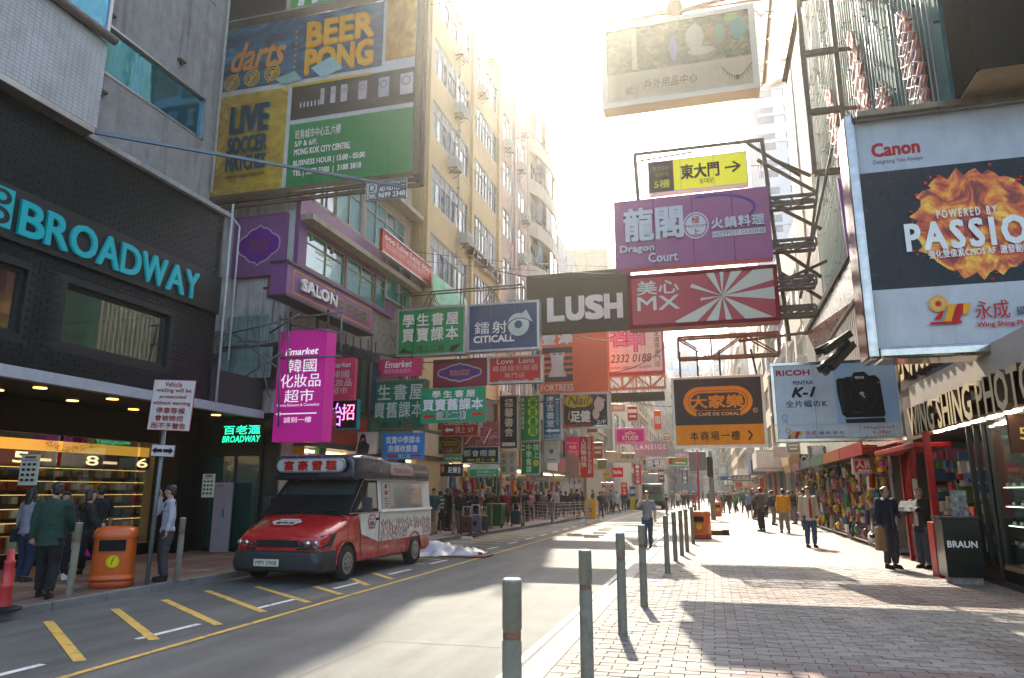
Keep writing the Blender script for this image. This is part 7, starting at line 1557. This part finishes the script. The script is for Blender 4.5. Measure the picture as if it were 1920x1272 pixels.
    # fingers, eyes and mouth joined on the same mesh
    if fingers:
        for i, (s_, e, w_) in enumerate(arms):
            d = (w_-e).normalized(); side = d.cross(V(0,1,0) if abs(d.y) < .8 else V(0,0,1)).normalized(); pal = d.cross(side); c_ = w_+d*.06
            for k, ln in enumerate((.062,.072,.068,.052)):
                o_ = c_+side*(k-1.5)*.016; cu = pal*.018; bb.tube([o_, o_+d*ln*.5+cu*.4, o_+d*ln*.8+cu*1.4, o_+d*ln*.85+cu*2.2], [.0095,.009,.0085,.006], 6)
            o_ = w_+d*.03+side*.03; bb.tube([o_, o_+side*.02+d*.025, o_+side*.022+d*.055+pal*.01], [.011,.010,.007], 6)
    fm = MB()
    for s in (1,-1): fm.ell(hd+T@V(s*.028,-.079,.018), (.012,.006,.006), 6, 4)
    for s in (1,-1): fm.ell(hd+T@V(s*.028,-.080,.036), (.017,.005,.0035), 6, 4)
    fm.ell(hd+T@V(0,-.083,-.048), (.02,.006,.005), 6, 4)
    def join(me, parts):
        bmh = bmesh.new(); bmh.from_mesh(me)
        for mb, mi in parts:
            o = len(bmh.verts); vs = [bmh.verts.new(v) for v in mb.v]
            for f in mb.f:
                try: ff = bmh.faces.new([vs[k] for k in f]); ff.material_index = mi; ff.smooth = True
                except ValueError: pass
        bmh.to_mesh(me); bmh.free()
    join(body, [(bb, 0), (fm, 1)])
    parts = {'body': body}
    b = MB(); g = {'shirt': .012, 'tee': .012, 'jacket': .03, 'coat': .035, 'hoodie': .028}[top]
    torso(b, g); hem = {'shirt': .86, 'tee': .84, 'jacket': .76, 'coat': .66, 'hoodie': .80}[top]
    b.tube([V(0,0,hem), V(0,0,.92)], [(.165+g*.8,.125+g*.8),(.152+g,.112+g)], 14)
    for i in (0,1): arm(b, arms[i], g*.8 if g > .02 else .011, upto=(.3 if 0 else .93) if top != 'tee' else 0)
    if top in ('jacket','hoodie','coat'): b.tube([L_(V(0,.01,1.42)), L_(V(0,.005,1.48))], [(.085,.08),(.07,.07)], 12)
    # folds
    me = remesh(b, vox)
    displace(me, lambda v: mn.noise(v*9.0)*.010+mn.noise(Vector((v.x*6, v.y*6, v.z*22)))*.008)
    parts[{'tee':'t_shirt','shirt':'shirt','jacket':'jacket','coat':'coat','hoodie':'hoodie'}[top]] = me
    b = MB()
    if bottom in ('trousers','jeans'):
        b.ell(V(0,0,.92), (.158,.122,.1)); 
        for i in (0,1): leg(b, i, .014 if bottom == 'jeans' else .024, upto=.96)
    else:
        b.tube([V(0,0,.48),V(0,0,.95)], [(.21,.19),(.155,.12)], 14)
    me = remesh(b, vox)
    displace(me, lambda v: mn.noise(Vector((v.x*8, v.y*8, v.z*16)))*.011)
    parts[bottom] = me
    b = MB()
    for i, s in enumerate((1,-1)):
        a = ank[i]; b.ell(V(a.x,a.y-.055,a.z-.045), (.045,.13,.04), 10, 7); b.ell(V(a.x,a.y+.02,a.z-.02), (.042,.055,.06), 8, 6); b.box(a.x-.042,a.y-.17,a.z-.09,a.x+.042,a.y+.06,a.z-.065)
    parts['shoes'] = remesh(b, .014, 2)
    b = MB()
    b.ell(hd+T@V(0,.022,.05), (.084,.095,.085), 12, 8); b.ell(hd+T@V(0,.05,.0), (.078,.06,.08), 10, 7)
    b.ell(hd+T@V(0,-.035,.092), (.062,.055,.03), 8, 6)
    if hair == 'long': b.tube([hd+T@V(0,.06,.03), hd+T@V(0,.085,-.1), hd+T@V(0,.095,-.26)], [(.085,.05),(.085,.045),(.06,.03)], 10); [b.tube([hd+T@V(s*.07,.0,.05),hd+T@V(s*.08,.01,-.05),hd+T@V(s*.075,.03,-.2)], [.025,.028,.015], 8) for s in (1,-1)]
    if hair == 'bob': b.tube([hd+T@V(0,.05,.03), hd+T@V(0,.06,-.1)], [(.088,.05),(.08,.05)], 10); [b.ell(hd+T@V(s*.073,.01,-.03), (.022,.045,.07), 8, 6) for s in (1,-1)]
    if hair == 'tail': b.tube([hd+T@V(0,.10,.03), hd+T@V(0,.14,-.05), hd+T@V(0,.13,-.2)], [.03,.03,.012], 8)
    if hair == 'none': b = MB(); b.ell(hd+T@V(0,.03,.02), (.079,.085,.07), 10, 7)
    me = remesh(b, .012, 1)
    displace(me, lambda v: mn.noise(v*45)*.006)
    parts['hair'] = me
    PC[key] = (parts, dict(sh=sh, arms=arms, hd=hd)); return PC[key]
SK = [mat('skin_a',(.42,.25,.17),.55,noise=.05), mat('skin_b',(.34,.20,.13),.55,noise=.05), mat('skin_c',(.48,.30,.21),.55,noise=.05)]
HB = mat('hair_black',(.012,.010,.009),.5); HG = mat('hair_grey',(.18,.17,.16),.6); HBR = mat('hair_brown',(.05,.03,.02),.5); EYE = mat('eye_dark',(.03,.018,.015),.5)
CL = {}
def cloth(h): 
    if h not in CL: CL[h] = mat('cloth_'+h, hexc(h), .85, noise=.22, scale=7, bump=.4, bscale=180)
    return CL[h]
def person(label, px, heading=0, z=PV, h=1.7, cols=('2a2a30','23262c','1a1a1a'), skin=0, haircol=None, group=None, pos=None, **kw):
    """heading: 0 faces the viewer (-Y); positive turns to the viewer's right"""
    q = pos or onz(px[0], px[1], z); parts, J = person_proto(**kw)
    t = thing('person', label, 'person', (q[0], q[1], z), heading, group); s = h/1.72; t.scale = (s,s,s)
    for nm, me in parts.items():
        o = bpy.data.objects.new(nm, me); C.objects.link(o); o.parent = t
        if nm == 'body': ms = [SK[skin], EYE]
        elif nm == 'hair': ms = [haircol or HB]
        elif nm == 'shoes': ms = [cloth(cols[2])]
        elif nm in ('trousers','jeans','skirt'): ms = [cloth(cols[1])]
        else: ms = [cloth(cols[0])]
        while len(me.materials) < len(ms): me.materials.append(None)
        for i, m in enumerate(ms): o.material_slots[i].link = 'OBJECT'; o.material_slots[i].material = m
    t['J'] = 0; return t, J
N_ = dict(vox=.014, fingers=True)
PI = math.pi
# near left pavement group
t, J = person('woman-like figure with black bob hair, light grey sweater and blue jeans seen from behind', (38,1092), PI, h=1.68, cols=('7e7e8a','16263e','2a2a2a'), hair='long', top='shirt', bottom='jeans', female=True, legs='shift', **N_); t['label'] = 'person with long black hair, grey sweater and blue jeans seen from behind'
b = MB(); b.tube([(.14,-.10,1.42),(.17,.0,1.2),(.19,.05,.95)], .012, 6); b.box(.14,-.08,.72,.24,.14,.96); b.build('shoulder_bag', cloth('1a1a20'), t, .02)
t, J = person('person in a dark green jacket and black trousers seen from behind beside the bollard', (80,1122), PI+.5, h=1.74, cols=('1c3a2c','0c0d10','0c0c0c'), top='jacket', ra='fwd', legs='step', turn=.5, **N_)
b = MB(); b.lathe([(.028,0),(.03,.02),(.028,.04)],12); a = J['arms'][1][2]; o = b.build('wristwatch', BLK, t); o.location = (a.x,a.y,a.z+.02)
person('person in black tights and dark coat between the grey sweater and the green jacket', (105,1085), .9, h=1.6, cols=('20222a','0c0c10','c8c8c8'), hair='bob', top='jacket', bottom='jeans', female=True, legs='step', vox=.018)
t, J = person('person in a black tracksuit top with white sleeve stripes holding a drink', (150,1092), PI-.9, h=1.64, cols=('0c0d12','0a0a0e','c0c0c0'), hair='bob', top='hoodie', bottom='jeans', la='fwd', ra='fwd', legs='walk', female=True, **N_)
e, w2_ = J['arms'][0][0], J['arms'][0][1]; b = MB()
for k in (-.012,.014): b.tube([e+V(.075,k,-.02), e.lerp(w2_,.5)+V(.072,k,0), w2_+V(.062,k,.01), J['arms'][0][1].lerp(J['arms'][0][2],.5)+V(.06,k,0)], .006, 5)
b.build('sleeve_stripe', cloth('c8c8c8'), t); w_ = J['arms'][1][2]
b = MB(); b.lathe([(.028,0),(.036,.11),(.038,.12)], 12); b.tube([(0,0,.1),(.01,0,.2)], .004, 5); o = b.build('drink_cup', cloth('b0a090'), t); o.location = (w_.x,w_.y-.05,w_.z-.02)
t, J = person('man-like', (172,1078), -1.9, h=1.73, cols=('0e0e10','101014','1a1a1a'), top='tee', ra='down', la='point', legs='walk', skin=1, **N_); t['label'] = 'person in a black t-shirt stretching one arm out behind the orange bin'
q = onz(168,1085,PV); tb = thing('shopping_bag', 'magenta shopping bag with white lettering carried behind the orange bin', 'bag', (q.x, q.y, .95)); b = MB(); b.prism([(-.2,0,-.42),(.16,0,-.45),(.2,0,-.05),(.1,0,.0),(-.12,0,.02),(-.2,0,-.1)], (0,.12,0)); b.build('bag', mat('magenta_bag',(.5,.02,.25),.35,noise=.2), tb, .03); F = Face(.26,.12); F.text('SaSa', .02,0,.98,1,'d8c8d0',.05); o = F.build(tb); o.location = (0,-.005,-.22)
b = MB(); b.tube([(-.08,.06,0),(0,.06,.14),(.08,.06,0)], .008, 5); b.build('handle', cloth('c8c8c8'), tb)
t, J = person('person in a white shirt and grey trousers phoning beside the leaning sign post', (305,1090), -.75, h=1.72, cols=('a8aab4','3a3c40','0e0e10'), top='shirt', bottom='trousers', ra='phone', la='down', legs='stand', haircol=HB, turn=-.3, **N_)
w_ = J['arms'][1][2]; b = MB(); b.box(-.008,-.03,-.02,.008,.03,.11); o = b.build('phone', BLK, t); o.location = (w_.x+.0,w_.y-.02,w_.z+.05)
b = MB(); b.tube([J['sh'][0]+V(-.03,-.09,.0), V(.0,-.125,1.15), V(-.15,-.08,.95)], .012, 6); b.tube([J['sh'][0]+V(-.03,.07,.02), V(.0,.125,1.15), V(-.15,.09,.95)], .012, 6); b.build('bag_strap', cloth('15151a'), t)
person('person with a blue and white print top behind the van front', (472,1012), PI+.3, h=1.6, cols=('5a6a8a','3a4a5a','1a1a1a'), hair='short', top='shirt', vox=.02)
# person in the driving seat (upper body only visible)
t, J = person('driver in dark clothing sitting behind the van windscreen', None, .2, z=.35, h=1.45, pos=(VX+.35, VY+2.2), cols=('14203a','14141a','0a0a0a'), top='shirt', vox=.03)
# right: two men talking
t, J = person('stocky person in a dark navy blazer holding a beige bag by the red pillar', (1673,1066), .55, h=1.72, cols=('0e1526','2e2a2e','0a0a0a'), top='jacket', bottom='trousers', ra='down', la='clasp', legs='stand', skin=1, hair='none', haircol=HB, turn=.5, **N_)
b = MB(); b.prism([(-.15,0,-.5),(.13,0,-.53),(.15,0,-.1),(.04,0,0),(-.1,0,-.02)], (0,.1,0)); w_ = J['arms'][1][2]; o = b.build('carrier_bag', cloth('8a6a4a'), t, .03); o.location = (w_.x,w_.y-.05,w_.z)
b = MB(); b.tube([V(0,-.128,1.36),V(0,-.15,1.1),V(0,-.15,.8)], .012, 5); b.build('shirt_front', cloth('4a4a58'), t)
t, J = person('person in a black jacket over a white shirt reading a newspaper', (1738,1066), -.9, h=1.68, cols=('0c0c10','3a3c44','0c0c14'), top='jacket', la='read', ra='read', legs='stand', haircol=HG, **N_)
b = MB(); b.prism([(-.2,0,-.13),(.2,0,-.13),(.2,-.03,.13),(-.2,-.03,.13)], (0,.01,0)); o = b.build('newspaper', mat('newsprint',(.4,.38,.34),.8,noise=.5,scale=30), t); o.location = (0,-.40,1.32); o.rotation_euler = (-.7,0,0)
b = MB(); b.tube([V(0,-.12,1.38),V(0,-.142,1.2),V(0,-.142,.9)], [.04,.05,.03], 6); b.build('shirt_front', cloth('c0bcb4'), t)
# middle distance
t, J = person('person in a cream jacket over a crimson top standing in the sun', (1522,1027), .25, h=1.74, cols=('b0a48c','2c4660','16161c'), top='jacket', bottom='jeans', haircol=HBR, turn=-.4, **N_)
b = MB(); b.tube([V(0,-.125,1.38),V(0,-.15,1.15),V(0,-.15,.84)], [.03,.045,.035], 6); b.build('crimson_top', cloth('8a1c3c'), t)
person('person in a grey t-shirt and teal jeans walking on the road, hand to chin', (1216,1027), -.15, z=0, h=1.74, cols=('7a7e80','2a4450','2a2a2a'), top='tee', bottom='jeans', ra='camera', legs='step', haircol=HBR, **N_)
t, J = person('person in a yellow jacket and beige trousers seen from behind carrying bags', (1473,1000), PI+.2, h=1.7, cols=('d0920e','8a8070','3a2a1a'), top='hoodie', legs='step', vox=.018)
t, J = person('person in a grey brown jacket raising a camera in the sun', (1430,997), -2.2, h=1.75, cols=('4a4640','16242a','1a1a1a'), top='jacket', la='camera', ra='camera', vox=.018)
b = MB(); w_ = J['arms'][0][2]; b.box(-.09,-.1,-.03,.03,.0,.07); o = b.build('camera', BLK, t, .01); o.location = w_
b = MB(); b.box(-.30,-.1,.78,-.18,.14,1.0); b.build('camera_bag', BLK, t, .02)
person('person in black bending over a white bag right of the yellow jacket', (1492,983), -1.3, h=1.66, cols=('0e0e12','6a6a6a','0c0c0c'), top='jacket', lean=.35, la='fwd', ra='fwd', vox=.02)
person('person in a dark navy jacket behind the cream jacket', (1512,994), PI-.2, h=1.7, cols=('141a2e','2a3a52','1a1a1a'), top='jacket', vox=.02)
person('person in a light blue top and navy skirt walking with a small bag', (1407,972), .1, h=1.62, cols=('5a7a9a','16233a','1a1a1a'), top='tee', bottom='skirt', hair='tail', female=True, vox=.02, legs='step')
t, J = person('person with a striped backpack and black trousers seen from behind on the left pavement', (825,1000), PI, h=1.64, cols=('1c2a30','0e1a18','c0c0b8'), hair='bob', top='shirt', female=True, vox=.018)
b = MB()
for k in range(5): b.mi = k % 2; b.box(-.2,.10,1.0+k*.075,.2,.26,1.075+k*.075)
b.build('striped_backpack', [cloth('c8c8c0'), cloth('2a2c30')], t, .02)
# crowd
styles = [dict(), dict(legs='walk', la='swingf', ra='swingb', top='jacket'), dict(legs='step', la='down', ra='fwd', top='shirt'), dict(legs='stand', la='phone', top='tee', bottom='jeans'), dict(legs='walk', la='swingb', ra='swingf', top='coat', hair='long', female=True, bottom='jeans'), dict(legs='shift', la='fold', ra='fold', top='hoodie', bottom='jeans'), dict(legs='step', top='tee', bottom='skirt', hair='tail', female=True), dict(legs='stand', ra='read', top='shirt', hair='bob', female=True)]
ctop = [('black','101014'),('navy','1a2440'),('grey','6a6c70'),('white','b8b8b4'),('red','8a1c24'),('teal','1c4a54'),('beige','9a8a6a'),('olive','3a4028'),('pale blue','6a8ab0'),('pink','b07a86'),('green','2a7a4a'),('orange','c8602a'),('brown','4a3020'),('purple','4a2a5a')]
cbot = [('black','0e0e12'),('blue','24384e'),('grey','3e4044'),('khaki','6a6250'),('dark','1a1c22')]
used_l = set()
def crowd(px, py_, heading, where, z=PV, Y=None, seed=0, c=None, grp=None, st=None):
    R = random.Random(seed*31+7); k = R.randrange(len(styles)) if st is None else st; a = ctop[R.randrange(len(ctop))] if c is None else ctop[c]; b_ = R.choice(cbot)
    kind = {'jacket':'jacket','shirt':'shirt','tee':'t-shirt','coat':'coat','hoodie':'hooded top'}[styles[k].get('top','jacket')]
    act = {'walk':'walking','step':'taking a step','stand':'standing','shift':'standing with folded arms'}.get(styles[k].get('legs','stand'),'standing')
    bt = {'skirt':'skirt','jeans':'jeans'}.get(styles[k].get('bottom'),'trousers')
    lab = '%s %s and %s %s, %s %s' % (a[0], kind, b_[0], bt, act, where); lab = 'person in ' + lab
    p = onz(px, py_, z); person(' '.join(lab.split()[:16]), None, heading, z, R.uniform(1.58,1.78), (a[1], b_[1], R.choice(('121214','3a3a3a','8a8a8a'))), R.randrange(3), R.choice((HB,HB,HB,HBR,HG)), grp, (p.x, p.y), vox=.026, **{k_: v_ for k_, v_ in styles[k].items()})
# left pavement by the suitcases and railings
for i, (x, y, hd_, w_, c) in enumerate(((812,1002,.4,'at the van rear',5),(838,996,2.6,'behind the striped backpack',0),(862,1000,PI,'left of the suitcases',0),(876,992,.3,'behind the brown suitcase',1),(893,990,2.0,'behind the lilac suitcase',0),(915,985,1.2,'by the green container',0),(927,982,PI,'behind the green container',12),(948,984,.3,'left of the trolley',4),(966,984,PI,'holding the trolley',0),(985,978,2.6,'right of the trolley',1),(995,976,PI+.3,'at the railing start',9),(1008,972,2.9,'behind the first railing',0),(1020,974,PI,'in the first railing queue',2),(1030,971,2.2,'near the middle bollard',0),(1043,973,-.6,'under the red door',3),(1052,969,1.1,'past the red door',0),(1062,975,PI,'behind the vendors railing',0),(1073,970,.5,'by the thin railing pole',12),(1083,973,2.4,'below the grey cloth',1),(1092,968,-1.2,'left of the lamp pole',0),(1126,972,.7,'right of the yellow banner',0),(1137,962,PI,'before the green booth',2),(1146,960,1.8,'before the red boards',8),(1157,964,-2.2,'crossing the road left side',3),(1170,959,.2,'by the yellow box',1),(1178,957,2.8,'left of the lorry',2),(1112,965,1.9,'behind the lamp pole',5),(1130,957,-.8,'at the left shops',11))):
    crowd(x, y, hd_, w_, seed=i+1, c=c, grp='pedestrians on the left pavement', z=PV if x < 1150 or x > 1165 else 0)
for i, (x, y, hd_, w_, c) in enumerate(((1250,966,1.4,'striding over the road',0),(1262,955,.3,'right of the striding one',2),(1272,952,PI,'near the road centre',3),(1240,951,1.5,'beside the lorry',1),(1283,958,PI,'before the red pole, left',0),(1291,955,2.8,'before the red pole, middle',0),(1302,957,.2,'before the red pole, right',4),(1276,947,.9,'far back on the road',12))):
    crowd(x, y, hd_, w_, seed=i+60, c=c, grp='pedestrians on the road', z=0)
for i, (x, y, hd_, w_, c) in enumerate(((1331,950,.2,'behind the far red bin',5),(1350,957,PI,'left of the sunny group',9),(1356,962,.4,'in the sunny group',7),(1368,963,2.7,'centre of the sunny group',0),(1374,956,.1,'beside an orange shirt',11),(1382,961,-.8,'at the far green shirt',10),(1390,950,PI,'far along the middle',1),(1397,962,PI+.3,'pulling a dark trolley',5),(1403,950,.6,'behind the skirt wearer',2),(1415,975,1.3,'left of the camera user',1),(1421,960,PI,'beyond the camera user',2),(1437,970,-.5,'right of the camera user',2),(1445,965,.2,'left of the yellow jacket',12),(1451,985,2.1,'at the yellow jacket hem',0),(1458,958,PI,'beyond the yellow jacket',0),(1485,962,.8,'above the white bag',1),(1490,975,PI,'right of the bending one',0),(1502,970,.3,'left of the cream jacket',3),(1508,962,2.4,'behind the navy jacket',8),(1410,948,.4,'in the far crowd, first',13),(1425,946,PI,'in the far crowd, second',0),(1437,948,.9,'in the far crowd, third',6),(1362,946,.2,'in the far crowd, leftmost',0),(1345,945,2.0,'in the far crowd, behind the bin',1),(1383,944,.5,'far off under the blue direction sign',2),(1470,950,1.0,'far off before the green front',0),(1563,990,-1.2,'at the blue tubs stall',1),(1540,972,1.8,'at the pharmacy stall',3))):
    crowd(x, y, hd_, w_, seed=i+90, c=c, grp='pedestrians on the right pavement')
for i in range(22):
    R = random.Random(i+400); X = R.uniform(-6.5,3.8); Y = R.uniform(85,150)
    a = ctop[i % 14]; person('person in %s and %s, %s in the distant crowd' % (a[0]+' '+styles[i % 8].get('top','jacket').replace('tee','t-shirt'), cbot[i % 5][0]+' '+('skirt' if i % 8 == 6 else 'trousers'), ['far left','left of centre','mid street','right of centre','far right'][min(4,int((X+6.5)/2.2))]), None, R.uniform(0,6), PV, R.uniform(1.6,1.78), (a[1], cbot[i % 5][1], '1a1a1a'), i % 3, HB, 'distant crowd at the street end', (X, Y), vox=.026, **{k_: v_ for k_, v_ in styles[i % 8].items()})

# stands in for lens flare: added even box of thin haze lit by the sun
b = MB(); b.box(-95, -25, -1.6, 95, 410, 70); hz = b.build('flare_haze', mat('dummy_haze'), None); hz['kind'] = 'stuff'
hm = bpy.data.materials.new('thin_flare_haze'); hm.use_nodes = True; t_ = hm.node_tree; t_.nodes.clear(); pv = t_.nodes.new('ShaderNodeVolumePrincipled'); oo = t_.nodes.new('ShaderNodeOutputMaterial'); t_.links.new(pv.outputs[0], oo.inputs['Volume'])
pv.inputs['Color'].default_value = (.98,.94,.87,1); pv.inputs['Density'].default_value = .0009; pv.inputs['Anisotropy'].default_value = .86
hz.data.materials.clear(); hz.data.materials.append(hm)
for o in list(AC_P[1:])+[AC_P[0]]: bpy.data.objects.remove(o)
bpy.data.scenes.remove(TMP)
